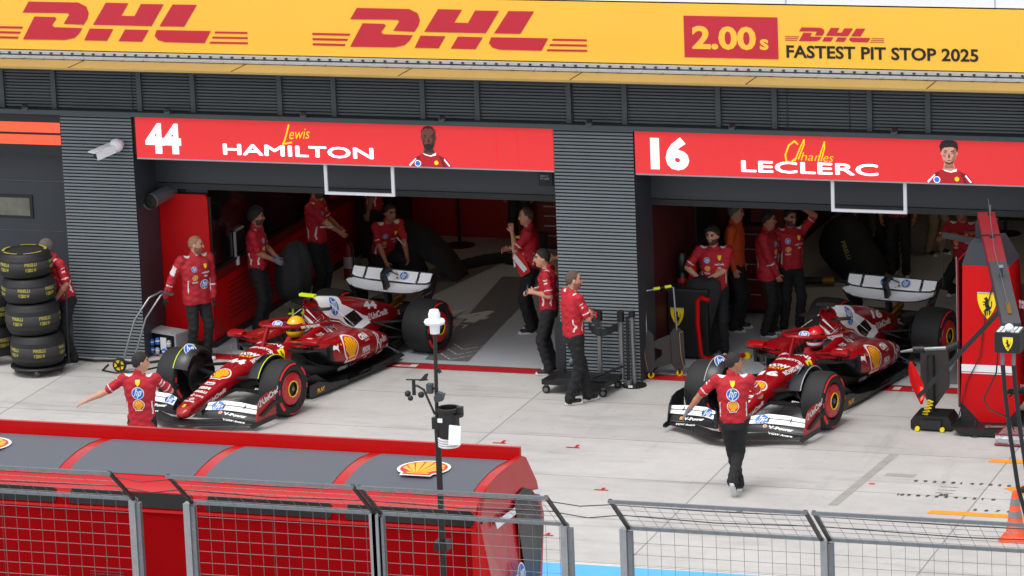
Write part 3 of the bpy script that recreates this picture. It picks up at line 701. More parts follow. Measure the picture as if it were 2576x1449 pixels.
def body_mesh():
    S = SDF((-4.15, -0.95, 0.02), (1.32, 0.95, 1.15), 0.016)
    nose = [(1.275, .05, .17, .23), (1.24, .085, .155, .265), (1.1, .115, .165, .325), (.9, .13, .18, .375), (.6, .148, .215, .455), (.3, .178, .25, .538), (0, .208, .25, .608), (-.4, .24, .22, .662), (-.75, .27, .17, .695), (-1.1, .33, .12, .71), (-1.6, .37, .1, .705), (-2.0, .36, .09, .7), (-2.3, .3, .09, .6)]
    carloft(S, smooth_rows(nose), n=([-1.2, -.6, .3, .8], [4.0, 2.9, 2.9, 3.8]), k=0.0)
    # cockpit surround and headrest
    carloft(S, smooth_rows([(-1.28, .30, .5, .705), (-1.5, .335, .5, .76), (-1.8, .33, .5, .80), (-2.05, .25, .5, .80)]), n=3.2, k=.03)
    pod = [(-.95, .10, .592, .622, .43), (-1.06, .17, .56, .652, .48), (-1.17, .205, .47, .675, .525), (-1.26, .235, .38, .688, .545), (-1.5, .265, .29, .69, .54), (-1.9, .285, .215, .665, .51), (-2.3, .275, .19, .60, .475), (-2.65, .245, .175, .515, .43), (-2.95, .19, .18, .41, .37), (-3.2, .11, .19, .30, .28)]
    carloft(S, smooth_rows(pod), both=True, lab=0, n=2.6, k=.05)
    # black undercut below the sidepods and rear bodywork
    carloft(S, smooth_rows([(-1.0, .26, .07, .45), (-1.3, .44, .06, .42), (-1.8, .52, .06, .30), (-2.4, .55, .06, .24), (-3.0, .42, .06, .22), (-3.4, .24, .07, .24), (-4.1, .15, .1, .36)]), n=3, k=.02, lab=1)
    carloft(S, smooth_rows([(-1.9, .33, .3, .73), (-2.1, .34, .3, .69), (-2.3, .34, .3, .635), (-2.55, .32, .28, .575), (-2.8, .27, .28, .54), (-3.1, .22, .26, .51), (-3.6, .15, .26, .46), (-3.9, .1, .3, .44)]), n=2.6, k=.05)
    cov = [(-1.60, .118, .76, 1.10), (-1.8, .135, .70, 1.105), (-2.0, .15, .5, 1.09), (-2.3, .165, .4, 1.03), (-2.6, .165, .35, .96), (-2.9, .155, .3, .885), (-3.2, .14, .3, .79), (-3.5, .125, .32, .69), (-3.75, .105, .36, .6), (-3.93, .075, .4, .54)]
    carloft(S, smooth_rows(cov), n=([-3.0, -2.3, -1.9, -1.6], [2.1, 2.4, 3.2, 3.6]), k=.08)
    for x in np.linspace(-1.0, -1.78, 8):      # cockpit opening
        S.ell((x, 0, .80), (.17, .235 if x < -1.05 else .19, .34), neg=True)
    q_ = S.sub((-2.0, -.3, .7), (-1.5, .3, 1.12), 0.0); sl_, (X, Y, Z) = q_
    S.d[sl_] = np.where((X > -1.9) & (Z > .79), np.maximum(S.d[sl_], (X+1.635+(1.10-Z)*.60)*.8), S.d[sl_])
    S.ell((-1.70, 0, .945), (.15, .082, .115), neg=True)   # air intake above the driver
    V, F, L = S.mesh(); V = relax(V, F, 2)
    c = V[F].mean(1)
    dark = (L == 1) | (c[:, 2] < np.interp(c[:, 0], [-3.3, -2.85, -2.6, -2.1, -1.65, -1.3, -1.2, -1.0, -.66, -.05, .3, .46, .62], [.36, .29, .215, .235, .30, .41, .47, .47, .46, .42, .39, .30, .1]))
    inner = ((c[:, 0] > -1.95) & (c[:, 0] < -.9) & (np.abs(c[:, 1]) < .235) & (c[:, 2] < .66)) | ((c[:, 0] < -1.6) & (c[:, 0] > -2.2) & (np.abs(c[:, 1]) < .088) & (c[:, 2] > .82) & (c[:, 2] < 1.06) & (c[:, 0] > -1.9))
    # the rearmost gearbox part and inlet faces
    dark |= (c[:, 0] < -3.95)
    dark |= (c[:, 0] > -1.24) & (c[:, 0] < -.9) & (np.abs(c[:, 1]) > .30) & (c[:, 2] < .615)
    mb = MB(); i0 = mb.mi(CPAINT); i1 = mb.mi(CARB); mb.v = V.tolist(); mb.f = F.tolist(); mb.m = np.where(dark | inner, i1, i0).tolist()
    return mb
CARBODY = body_mesh(); CARMESH = CARBODY.mesh('car_body', 50, fixn=False)
CBVH = BVHTree.FromPolygons([Vector(v) for v in CARBODY.v], CARBODY.f)
def wing_surface(sec, thick, m, mb):
    # sec: list of (y, xLE, zLE, xTE, zTE, camber); mirrored by the caller
    rings = []
    for y, xl, zl, xt, zt, cb in sec:
        up, lo = [], []
        for i in range(9):
            t = i/8; x = xl+(xt-xl)*t; z = zl+(zt-zl)*t-cb*4*t*(1-t); h = thick*(0.25+1.6*math.sqrt(t)*(1-t)*1.3)
            up.append((x, y, z+h*.5)); lo.append((x, y, z-h*.5))
        rings.append(up+lo[::-1])
    mb.loft(rings, m); return mb
def mirror(sec): return [(-s[0],)+tuple(s[1:]) for s in sec]
def wheel_parts(parent, x, sy, r, w, rear):
    yo = sy*1.02; yi = yo-sy*w; zc = .382; K = 1.06
    def LT(mb, prof, *a_): return mb.lathe([(q[0]*K, q[1]) for q in prof], *a_)
    piv = MB(); rr = .232
    # cover disc and barrel (outer face dished)
    pr = [(.03, yo-sy*.03), (.085, yo-sy*.03), (.09, yo-sy*.018), (.115, yo-sy*.018)]
    LT(piv, [(0.0, yo-sy*.03), (.093, yo-sy*.03), (.095, yo-sy*.005)], BLACK, (x, 0, zc), 'y', 28)
    LT(piv, [(.094, yo-sy*.008), (.094, yo+sy*.002), (.106, yo+sy*.002), (.107, yo-sy*.008)], YELS_P, (x, 0, zc), 'y', 32)
    LT(piv, [(.106, yo-sy*.004), (.20, yo-sy*.016), (.212, yo-sy*.03)], RIMRED, (x, 0, zc), 'y', 36)
    LT(piv, [(.212, yo-sy*.04), (.225, yo-sy*.05), (.24, yo-sy*.03), (.24, yo-sy*.06)], CARB, (x, 0, zc), 'y', 36)
    LT(piv, [(.235, yi+sy*.03), (.05, yi+sy*.06), (0, yi+sy*.06)], CARB, (x, 0, zc), 'y', 28)
    LT(piv, [(.02, yo-sy*.05), (.03, yo-sy*.0), (.0, yo+sy*.01)], GALV, (x, 0, zc), 'y', 12)
    for i in range(8):
        t = i*math.pi/4+.2; LT(piv, [(0, yo-sy*.02), (.009, yo-sy*.02), (.009, yo-sy*.012), (0, yo-sy*.010)], BLACK, (x+.196*math.cos(t), 0, zc+.196*math.sin(t)), 'y', 8)
    rim = piv.obj('wheel', parent, 35)
    ty = MB(); n = 56
    prof = [(.225, yo-sy*.035), (.24, yo-sy*.012), (.275, yo-sy*.002), (.315, yo-sy*.006), (.343, yo-sy*.024)]
    LT(ty, prof, RUBW, (x, 0, zc), 'y', n)
    k = .06 if not rear else .07
    tread = [(.343, yo-sy*.024), (.355, yo-sy*k), (.36, yo-sy*w*.3), (.361, yo-sy*w*.5), (.36, yo-sy*w*.7), (.355, yi+sy*k), (.343, yi+sy*.024)]
    LT(ty, tread, RUBBER, (x, 0, zc), 'y', n)
    LT(ty, [(.343, yi+sy*.024), (.315, yi+sy*.006), (.275, yi+sy*.002), (.235, yi+sy*.03)], RUBW, (x, 0, zc), 'y', n)
    def arc(t0, t1, r0, r1, m, off=.004):
        N = 18; vs = []; fs = []
        for side in (1, -1):
            base = len(vs)
            for i in range(N+1):
                t = t0+(t1-t0)*i/N
                for rad in (r0, r1):
                    f = np.interp(rad, [.275, .315, .343], [.002, .006, .024])
                    y = (yo-sy*(f-off)) if side == 1 else (yi+sy*(f-off))
                    vs.append((x+K*rad*math.cos(t), y, zc+K*rad*math.sin(t)))
            fs += [(base+2*i, base+2*i+1, base+2*i+3, base+2*i+2) for i in range(N)]
        ty.add(vs, fs, m)
    a0 = R(100)
    for c0 in (18, 198):
        arc(R(c0+14), R(c0+88), .312, .33, TYRED)
        arc(R(c0+112), R(c0+140), .288, .325, TYRED); arc(R(c0+150), R(c0+178), .29, .322, RUBBER, .003)
        arc(R(c0+-20), R(c0-8), .29, .318, TYRED)
    tyre = ty.obj('tyre', rim, 40, fixn=False)
    return rim
def ring_text(a, *k): pass
def make_car(name, label, num, lime, helmet):
    car = thing(name, label, 'racing car')
    body = link('body', CARMESH, car)
    # ---- floor and fences
    mb = MB()
    P = [(-.72, .30), (-.66, .50), (-.74, .74), (-1.15, .79), (-2.0, .80), (-2.75, .79), (-3.02, .72), (-3.1, .52), (-3.15, .15)]
    mb.prism(P+[(x, -y) for x, y in P[::-1]], (0, 0, .055), (1, 0, 0), (0, 1, 0), (0, 0, .03), CARB)
    for s in (1, -1):
        mb.prism([(-.62, .05), (-.63, .22), (-.85, .235), (-1.15, .15), (-1.55, .10), (-1.55, .05)], (0, s*.80, 0), (1, 0, 0), (0, 0, 1), (0, -s*.015, 0), CARBG)
        for yy in (.42, .55, .68): mb.prism([(-.62, .07), (-.66, .3), (-.95, .3), (-1.3, .1), (-1.3, .07)], (0, s*yy, 0), (1, 0, 0), (0, 0, 1), (0, -s*.012, 0), CARB)
        mb.prism([(-2.1, .09), (-2.25, .13), (-2.9, .16), (-3.0, .09)], (0, s*.795, 0), (1, 0, 0), (0, 0, 1), (0, -s*.01, 0), CARB)
        for q in range(4): mb.bar((-1.9-.22*q, s*.74, .09), (-2.05-.22*q, s*.79, .13), .05, .012, CARBG)
        mb.tube([(-2.72, s*.45, .36), (-2.98, s*.74, .12)], .008, GALV, 6)
        # mirror shelf / inlet lip with vanes
        mb.prism([(-1.02, .27), (-.89, .27), (-.86, .45), (-.92, .58), (-1.05, .68), (-1.22, .765), (-1.22, .72), (-1.06, .62), (-.98, .5), (-.97, .4)], (0, 0, .60), (1, 0, 0), (0, s, 0), (0, 0, .028), CARBG)
        for q in range(9): mb.bar((-.885-.012*q, s*(.32+.032*q), .62), (-.92-.012*q, s*(.32+.032*q), .645), .018, .02, BLACK)
        mb.prism([(-1.19, .44), (-1.17, .63), (-1.25, .66), (-1.26, .42)], (0, s*.735, 0), (1, 0, 0), (0, 0, 1), (0, s*.045, 0), BLACK)
    # diffuser, gearbox and rear structure
    for s in (1, -1):
        mb.prism([(-3.1, .07), (-3.1, .2), (-3.9, .34), (-4.1, .34), (-4.1, .3), (-3.7, .22)], (0, s*.5, 0), (1, 0, 0), (0, 0, 1), (0, s*.02, 0), CARB)
        mb.prism([(-3.15, .2), (-3.4, .36), (-3.9, .42), (-4.05, .3), (-3.5, .2)], (0, s*.22, 0), (1, 0, 0), (0, 0, 1), (0, s*.02, 0), CARB)
    mb.add([(-3.1, -.5, .1), (-3.1, .5, .1), (-4.1, .5, .34), (-4.1, -.5, .34)], [(0, 1, 2, 3)], CARB)
    mb.obj('floor', car)
    ex = MB(); ex.tube([(-3.72, 0, .50), (-4.0, 0, .56), (-4.2, 0, .60)], [.06, .062, .062], BRONZE, 18, cap=False); ex.tube([(-3.73, 0, .5), (-4.1, 0, .58)], .05, BLACK, 12)
    ex.tube([(-3.6, .06, .48), (-4.05, .075, .53)], .02, BRONZE, 8); ex.tube([(-3.6, -.06, .48), (-4.05, -.075, .53)], .02, BRONZE, 8); ex.obj('exhaust', car, 40)
    # ---- suspension and brake ducts
    for s in (1, -1):
        mb = MB()
        for a_, b_, w_ in (((.16, .17, .47), (-.02, .72, .50), .075), ((-.42, .22, .50), (-.06, .72, .50), .07), ((.12, .15, .30), (.02, .74, .24), .06), ((-.45, .22, .26), (-.02, .74, .24), .07), ((.26, .16, .34), (.1, .74, .30), .045), ((-.2, .2, .52), (-.03, .70, .26), .05)):
            MB().bar(tuple((a_[0], a_[1]*s, a_[2])), tuple((b_[0], b_[1]*s, b_[2])), w_, .026, CARBG).obj('suspension_arm', car)
        for a_, b_, w_ in (((-3.2, .16, .46), (-3.52, .58, .46), .05), ((-3.95, .12, .44), (-3.62, .58, .46), .05), ((-3.2, .18, .24), (-3.55, .58, .22), .06), ((-4.0, .12, .26), (-3.64, .58, .22), .06), ((-3.85, .14, .3), (-3.7, .58, .3), .04), ((-3.1, .2, .5), (-3.58, .56, .24), .045)):
            MB().bar(tuple((a_[0], a_[1]*s, a_[2])), tuple((b_[0], b_[1]*s, b_[2])), w_, .022, CARBG).obj('suspension_arm', car)
        # brake duct drum and the deflector hugging the tyre
        mb = MB(); mb.lathe([(.2, s*.66), (.225, s*.60), (.16, s*.56), (0, s*.55)], CARB, (0, 0, .36), 'y', 24)
        N = 14; vs = []
        for i in range(N+1):
            t = R(28+112*i/N); r1 = .41+.02*math.sin(math.pi*i/N)
            for yy, rad in ((.50, r1-.05), (.57, r1), (.70, r1+.004), (.705, r1-.02), (.57, r1-.04), (.52, r1-.09)):
                vs.append((.06+rad*math.cos(t), s*yy, .38+rad*math.sin(t)))
        fs = [(6*i+j, 6*i+(j+1) % 6, 6*i+6+(j+1) % 6, 6*i+6+j) for i in range(N) for j in range(6)]+[tuple(range(6)), tuple(6*N+j for j in range(6))[::-1]]
        mb.add(vs, fs, CARBG)
        mb.prism([(.02, .36), (-.1, .5), (-.3, .58), (-.36, .4), (-.3, .12), (-.1, .1)], (0, s*.575, 0), (1, 0, 0), (0, 0, 1), (0, s*.02, 0), CARB)
        mb.prism([(.36*math.cos(R(q)), .36+.36*math.sin(R(q))) for q in range(25, 200, 12)]+[(-.2, .2), (.15, .3)], (0, s*.60, 0), (1, 0, 0), (0, 0, 1), (0, s*.015, 0), CARBG)
        dr = mb.obj('brake_duct', car, 40)
        ed = MB(); ed.tube([(.06+(.415+.018*math.sin(math.pi*i/10))*math.cos(R(28+112*i/10)), s*.702, .38+(.418+.018*math.sin(math.pi*i/10))*math.sin(R(28+112*i/10))) for i in range(11)], .006, LIME if lime else LGREY, 6); ed.obj('edge_line', dr, 60)
        a = Art(); hp_logo(a, 0, 0, .085)
        n_ = Vector((.3, -s*.72, .62)).normalized(); u__ = Vector((0, 0, 1)).cross(n_).normalized()
        a.place('blue_round_emblem', dr, Vector((.17, s*.60, .765))+n_*.03, u__, n_.cross(u__), off=.004)
        mb = MB(); mb.lathe([(.21, s*.52), (.225, s*.5), (0, s*.47)], CARB, (-3.6, 0, .36), 'y', 24)
        for q in range(3): mb.bar((-3.45, s*.48, .32+.1*q), (-3.78, s*.5, .40+.1*q), .12, .012, CARBG, up=(0, 1, 0))
        mb.obj('brake_duct', car, 40)
    for s in (1, -1):
        wheel_parts(car, 0.07, s, .36, .335, False); wheel_parts(car, -3.6, s, .36, .445, True)
    # ---- front wing
    fw = MB(); fwf = MB(); FW_ = link('front_wing', bpy.data.meshes.new('front_wing'), car)
    main = [(0, 1.41, .125, 1.20, .14, .012), (.18, 1.385, .12, 1.18, .145, .014), (.32, 1.31, .108, 1.12, .15, .018), (.6, 1.10, .098, .965, .145, .018), (.85, .985, .095, .905, .13, .012), (.985, .94, .095, .885, .125, .01)]
    el2 = [(.14, 1.19, .175, 1.06, .215, .008), (.32, 1.125, .165, 1.00, .232, .012), (.6, .985, .16, .90, .225, .012), (.85, .92, .15, .875, .21, .01), (.985, .895, .14, .865, .205, .008)]
    el3 = [(.25, 1.035, .25, .985, .288, .006), (.45, .955, .255, .905, .302, .008), (.7, .90, .24, .862, .292, .008), (.985, .868, .225, .842, .268, .006)]
    el4 = [(.25, .985, .295, .945, .325, .005), (.45, .90, .31, .855, .352, .008), (.7, .858, .30, .825, .345, .008), (.985, .84, .276, .818, .318, .006)]
    for s in (1, -1):
        f_ = (lambda q: q) if s > 0 else mirror
        wing_surface(f_(main), .03, CARB, fw); wing_surface(f_(el2), .014, CARB, fw)
        wing_surface(f_(el3), .012, CWHITE, fwf); wing_surface(f_(el4), .012, CWHITE, fwf)
        for el_ in (el3, el4): wing_surface(f_(el_), .012, CWHITE, MB()).obj('wing_flap', FW_, 40)
        for sec in (main, el2, el3):      # trailing edge gaps drawn as slim grey gurneys
            fw.tube([(q[3], s*q[0], q[4]+.006) for q in sec if q[0] > .1], .005, LGREY if sec is main else CARBG, 6)
        fw.bar((.95, s*.235, .30), (1.08, s*.235, .2), .012, .12, CARB, up=(0, 0, 1))
        for yy, x in ((.48, .90), (.78, .86)): fw.bar((x-.02, s*yy, .318), (x+.04, s*yy, .285), .008, .012, CARB)
    fwo = FW_; fwo.data = fw.mesh('front_wing', 40)
    for s in (1, -1):
        ep = MB(); oy = s*1.0
        ep.prism([(.465, .145), (.465, .30), (.45, .468), (.64, .466), (.79, .43), (.87, .35), (.915, .20), (.93, .135)], (0, oy, 0), (1, 0, 0), (0, 0, 1), (0, -s*.014, 0), CPAINT if s > 0 else CARB)
        ep.prism([(.46, .07), (.46, .145), (.93, .135), (1.05, .12), (1.06, .085), (1.0, .06)], (0, oy, 0), (1, 0, 0), (0, 0, 1), (0, -s*.02, 0), CARB)
        ep.prism([(.42, .30), (.50, .335), (.86, .20), (.80, .18)], (0, oy, 0), (1, 0, 0), (0, 0, 1), (0, s*.03, 0), CARB)
        e = ep.obj('endplate', fwo)
        a = Art()
        if s > 0: bank_logo(a, 0, 0, .075, 0); a.place('white_lettering', e, (.86, oy, .315), (-.98, 0, .24), (.24, 0, .98), off=.006)
        else:
            a.text('aws', 0, 0, .085, WHITE_P, 1, bold=.03); a.stroke([(.02, -.05), (.1, -.08), (.2, -.06), (.24, -.03)], .015, WHITE_P, 1)
            a.place('white_lettering', e, (.62, -.98, .26), (.72*0+0.35, .0, .0) if 0 else (.98, 0, .1), (-.1, 0, .98), off=.006)
    a = Art()
    fbv = BVHTree.FromPolygons([Vector(v) for v in fw.v], fw.f); ffv = BVHTree.FromPolygons([Vector(v) for v in fwf.v], fwf.f)
    for y0 in (.45, -.80):
        shell_logo(a, y0, .022, .022); a.text('V-Power', y0+.045, 0, .04, WHITE_P, 1, bold=.045, w=.33)
    a.project('white_lettering', fwo, (.93, 0, .187), (0, 1, 0), (-.7, 0, .7), (-.7, 0, -.7), fbv, maxd=.6) if 0 else a.project('white_lettering', fwo, (1.93, 0, .75), (0, 1, 0), (-.5, 0, .86), (-.86, 0, -.5), fbv)
    a = Art()
    for y0 in (.52, -.86): a.text('VGW Aware', y0, 0, .03, WHITE_P, 1, bold=.04, w=.32)
    a.project('white_lettering', fwo, (1.93, 0, .655), (0, 1, 0), (-.5, 0, .86), (-.86, 0, -.5), fbv)
    a = Art(); hp_logo(a, .40, 0, .085, ring=False); hp_logo(a, -.40, 0, .085, ring=False)
    a.project('blue_round_emblem', fwo, (1.93, 0, .855), (0, 1, 0), (-.5, 0, .86), (-.86, 0, -.5), ffv)
    # ---- rear wing
    rw = MB(); rb = MB()
    mp_ = [(0, -3.70, .785, -3.90, .865, .03), (.3, -3.70, .79, -3.90, .865, .03), (.48, -3.70, .81, -3.90, .875, .026), (.6, -3.72, .84, -3.905, .885, .02), (.675, -3.77, .875, -3.91, .905, .01)]
    fl_ = [(0, -3.89, .90, -3.985, 1.04, .01), (.43, -3.89, .90, -3.985, 1.04, .01)]
    tip = [(.47, -3.89, .905, -3.985, 1.04, .01), (.6, -3.90, .915, -3.985, 1.04, .01), (.665, -3.91, .94, -3.985, 1.045, .006)]
    for s in (1, -1):
        f_ = (lambda q: q) if s > 0 else mirror
        wing_surface(f_(mp_), .02, CWHITE, rw); wing_surface(f_(fl_), .014, CWHITE, rw); wing_surface(f_(tip), .014, CWHITE, rw)
        wing_surface(f_([(.43, -3.892, .898, -3.987, 1.038, .01), (.47, -3.892, .898, -3.987, 1.038, .01)]), .018, CARB, rb)
        rb.tube([(x-.004, s*y, z-.012) for x, y, z in ((-3.70, 0, .785), (-3.70, .3, .79), (-3.70, .48, .81), (-3.72, .6, .84), (-3.77, .67, .875))], .012, CARB, 8)
        rb.tube([(-3.895, s*y, z) for y, z in ((0, .885), (.45, .89), (.6, .90), (.67, .925))], .010, CARB, 6)
        rb.tube([(-3.988, s*y, 1.043) for y in (0, .665)], .009, CARB, 6)
        for q in (.435, .465, .08): rb.ball((-3.885, s*q, .925), .009, LGREY, 6); rb.ball((-3.955, s*q, 1.01), .009, LGREY, 6)
        for q in (.07, .53, .57): rb.ball((-3.695, s*q, .80 if q < .5 else .84), .010, LGREY, 6)
        # beam wing
        wing_surface(f_([(0, -3.9, .48, -4.12, .55, .02), (.45, -3.88, .5, -4.1, .56, .02)]), .014, CARB, rb)
        rb.bar((-3.8, s*.2, .5), (-3.95, s*.4, .53), .18, .1, CARB)
    rwo = rw.obj('rear_wing', car, 40); rb.obj('wing_mount', rwo, 40)
    for s in (1, -1):
        ep = MB()
        out = [(-3.76, .84), (-3.86, .90), (-3.99, 1.045), (-4.16, 1.03), (-4.12, .64), (-4.02, .42), (-3.86, .34), (-3.76, .46), (-3.78, .64)]
        def yy(z): return np.interp(z, [.33, .55, .75, .87, 1.04], [.47, .50, .59, .67, .668])
        vs = [(x, s*(yy(z)), z) for x, z in out]+[(x, s*(yy(z)+.012), z) for x, z in out]; n = len(out)
        ep.add(vs, [tuple(range(n)), tuple(range(n, 2*n))[::-1]]+[(i, (i+1) % n, n+(i+1) % n, n+i) for i in range(n)], CARB)
        e = ep.obj('endplate', rwo)
        a = Art()
        if s > 0:
            shell_logo(a, -.12, .01, .03); a.text('V-Power', -.07, 0, .04, WHITE_P, 1, bold=.02, w=.2); a.place('white_lettering', e, (-3.9, yy(.72)+.022, .74), (-1, 0, .12), (.0, .45, .89), off=.006)
        else:
            a.text('BOSS', 0, 0, .15, LGREY, 1, bold=.02, w=.36); a.place('white_lettering', e, (-4.1, -.535, .54), (.95, .0, -.1), (0, -.4, .9), off=.016)
    m = MB(); m.loft([[(x+dx, y*.028, z+dz) for dx, y, dz in ((w_, 1, 0), (w_, -1, 0), (-w_, -1, 0), (-w_, 1, 0))] for x, z, w_ in ((-3.86, .42, .07), (-3.82, .7, .055), (-3.78, .88, .05), (-3.72, 1.0, .05))], CARB)
    m.loft([[(x, y*.026, z+dz) for y, dz in ((1, w_), (-1, w_), (-1, -w_), (1, -w_))] for x, z, w_ in ((-3.68, 1.0, .05), (-3.76, 1.06, .042), (-3.85, 1.07, .04), (-3.93, 1.03, .02))], CARB)
    m.tube([(-3.85, .03, 1.05), (-3.93, .12, .985)], .008, BLACK, 6); m.ball((-3.88, .13, .955), .018, BRONZE, 8); m.obj('wing_pylon', rwo)
    a = Art(); hp_logo(a, .22, .085, .06, ring=False); hp_logo(a, -.1, .085, .06, ring=False)
    a.place('blue_round_emblem', rwo, (-3.888, 0, .90), (0, 1, 0), (-.56, 0, .83), off=.024)
    # ---- halo, mirrors, airbox details
    hl = MB(); pts = []
    for i in range(25):
        t = math.pi*i/24-math.pi/2
        pts.append((-1.40+.55*math.cos(t), .335*math.sin(t), .848+.085*math.cos(t)))
    pts = [(-1.98, -.27, .75), (-1.78, -.32, .79), (-1.58, -.34, .825)]+pts[1:-1]+[(-1.58, .34, .825), (-1.78, .32, .79), (-1.98, .27, .75)]
    hl.tube(pts, .029, CPAINT, 12); hl.loft([[(x+.055*math.cos(q), .022*math.sin(q), z) for q in [2*math.pi*k/10 for k in range(10)]] for x, z in ((-.70, .67), (-.75, .75), (-.80, .84), (-.87, .925))], CPAINT)
    hl.bar((-.84, 0, .93), (-.93, 0, .94), .16, .05, CPAINT)
    ho = hl.obj('halo', car, 50)
    a = Art(); hp_logo(a, 0, 0, .042, sx=1.5); a.place('blue_round_emblem', ho, (-.905, .12, .965), (-.5, .87, 0), (-.5, -.25, .83), off=.006)
    a = Art(); a.text('DXC TECHNOLOGY', 0, 0, .032, WHITE_P, 1, bold=.04, w=.42); a.place('white_lettering', ho, (-1.12, .358, .868), (-1, .06, -.14), (-.1, -.5, .86), off=.012)
    for s in (1, -1):
        mm = MB(); mm.loft([[(-.97+dx*.075*k, s*y, .745+dz*.042*k) for dx, dz in ((1, -.6), (1, .3), (.5, 1), (-1, 1), (-1, -1), (.5, -1))] for y, k in ((.50, .8), (.52, 1), (.72, 1), (.745, .75))], CPAINT)
        mm.bar((-.95, s*.26, .70), (-.96, s*.75, .695), .05, .012, CARB); mm.bar((-1.0, s*.6, .62), (-1.0, s*.6, .70), .05, .012, CARB); mm.bar((-.9, s*.3, .725), (-.95, s*.52, .735), .05, .012, CPAINT)
        mm.bar((-1.03, s*.53, .745), (-1.03, s*.72, .745), .08, .006, GLASSD, up=(1, 0, 0)); mr_ = mm.obj('mirror', car, 40)
        if s > 0: Art().text('MBK', 0, 0, .022, WHITE_P, 1, bold=.04, w=.09).place('white_lettering', mr_, (-.93, .58, .785), (-.1, 1, 0), (-1, -.1, 0.2), off=.01)
    tc_ = MB(); tm = LIME if lime else CARB
    tc_.bar((-1.83, -.125, 1.15), (-1.83, .125, 1.15), .065, .036, tm, up=(0, 0, 1)); tc_.bar((-1.86, 0, 1.06), (-1.86, 0, 1.14), .06, .05, CARB); tc_.bar((-1.79, .05, 1.10), (-1.82, .05, 1.14), .03, .03, CARB); tc_.obj('roll_hoop_camera', car)
    wl = MB(); wl.bar((-1.76, .1, .965), (-1.86, .36, .985), .15, .014, CARB); wl.bar((-1.76, -.1, .965), (-1.86, -.36, .985), .15, .014, CARB); wl.obj('winglet', car)
    an = MB(); an.tube([(.1, .05, .55), (.1, .05, .9)], .004, GALV, 5); an.tube([(.1, .05, .82), (.02, -.08, .78)], .004, GALV, 5); an.tube([(-.32, 0, .64), (-.32, 0, .72)], .006, CARB, 5); an.obj('antenna', car)
    # ---- livery on the bodywork
    nu, nv, nd = (0, 1, 0), (-.95, 0, .3), (-.25, 0, -.97)
    def nose(nm, a, x, z=1.3, edge=.05):
        return a.project(nm, body, (x+.35, 0, z), nu, (-1, 0, 0), (-.25, 0, -.97), CBVH, edge)
    def onx(x): # nose art is aimed so that its origin lands near station x
        return x
    a = Art(); shell_logo(a, 0, 0, .125); a.project('yellow_shell_emblem', body, (.30, 0, 1.2), nu, (-1, 0, .2), (0, 0, -1), CBVH)
    a = Art()
    a.text('aws', 0, -.56, .055, WHITE_P, 1, bold=.035, al='c', w=.15).stroke([(-.07, -.575), (0, -.59), (.07, -.575)], .012, WHITE_P, 1)
    a.text('IBM', 0, -.70, .055, WHITE_P, 1, bold=.03, al='c', w=.17); a.text('PIRELLI', 0, -.80, .045, WHITE_P, 1, bold=.04, al='c', w=.19)
    a.text('C', -.06, -.905, .05, WHITE_P, 1, bold=.05, al='c', w=.05).text('CELSIUS', .045, -.90, .03, WHITE_P, 1, bold=.035, al='c', w=.13)
    a.circle(.0, -.985, .035, WHITE_P, 1).circle(0, -.985, .026, RED_P, 2).stroke([(-.02, -1.01), (.02, -.96)], .012, WHITE_P, 3).text('UniCredit', 0, -1.06, .035, WHITE_P, 1, bold=.035, al='c', w=.16)
    a.poly([(-.018, -1.19), (.018, -1.19), (.018, -1.13), (-.018, -1.13)], YELS_P, 1).poly([(-.006, -1.18), (.008, -1.18), (.004, -1.145), (-.006, -1.15)], BLK_P, 2)
    a.project('white_lettering', body, (0, 0, 1.2), nu, (-1, 0, 0), (0, 0, -1), CBVH)
    a = Art(); a.text('VGW', 0, .325, .085, WHITE_P, 1, bold=.06, al='c', w=.31, shear=.0).text('PLAY', .02, .25, .055, YEL_P, 1, bold=.05, al='c', w=.21)
    a.text('GENESYS', .02, .59, .055, WHITE_P, 1, bold=.03, al='c', w=.36); a.text('PERONI', .0, .80, .07, WHITE_P, 1, bold=.03, al='c', w=.46)
    a.project('white_lettering', body, (0, 0, 1.2), nu, (-1, 0, 0), (0, 0, -1), CBVH)
    a = Art(); a.text(num, 0, .0, .12, WHITE_P, 1, bold=.06, al='c', w=.27, shear=-.1); a.project('race_number', body, (-.03, 0, 1.2), nu, (-1, 0, 0), (0, 0, -1), CBVH)
    L_ = ((-1, 0, 0), (0, 0, 1), (0, -1, 0))
    a = Art(); bank_logo(a, 0, 0, .06, 0); a.project('white_lettering', body, (.86, 1, .235), (-.97, 0, .26), (-.26, 0, .97), (0, -1, 0), CBVH)
    SF_ = ((-1.9, 1.2, 1.62), (-1, 0, 0), (0, -.6, .8), (0, -.8, -.6))
    a = Art(); a.text('RICHARD MILLE', -1.71, -.222, .06, WHITE_P, 1, bold=.03, w=.45, rot=-.05); a.project('white_lettering', body, *SF_, CBVH)
    a = Art(); shield_logo(a, -1.12, -.262, .16); a.project('yellow_shield_emblem', body, *SF_, CBVH)
    a = Art(); shell_logo(a, 0, 0, .165); a.project('yellow_shell_emblem', body, (-1.665, 1.4, .675), (-1, 0, 0), (0, -.25, .97), (0, -1, -.25), CBVH)
    a = Art(); a.text('CEVA', 0, .08, .07, WHITE_P, 1, bold=.05, w=.25).text('LOGISTICS', .1, .04, .018, WHITE_P, 1, w=.14)
    a.text('PERONI', 0, -.1, .07, WHITE_P, 1, bold=.025, w=.2).text('NASTRO AZZURRO', -.02, -.135, .016, WHITE_P, 1, w=.24).text('0.0%', .06, -.175, .022, WHITE_P, 1, w=.07)
    a.project('white_lettering', body, (-1.95, 1.4, .63), (-1, 0, 0), (0, -.25, .97), (0, -1, -.25), CBVH)
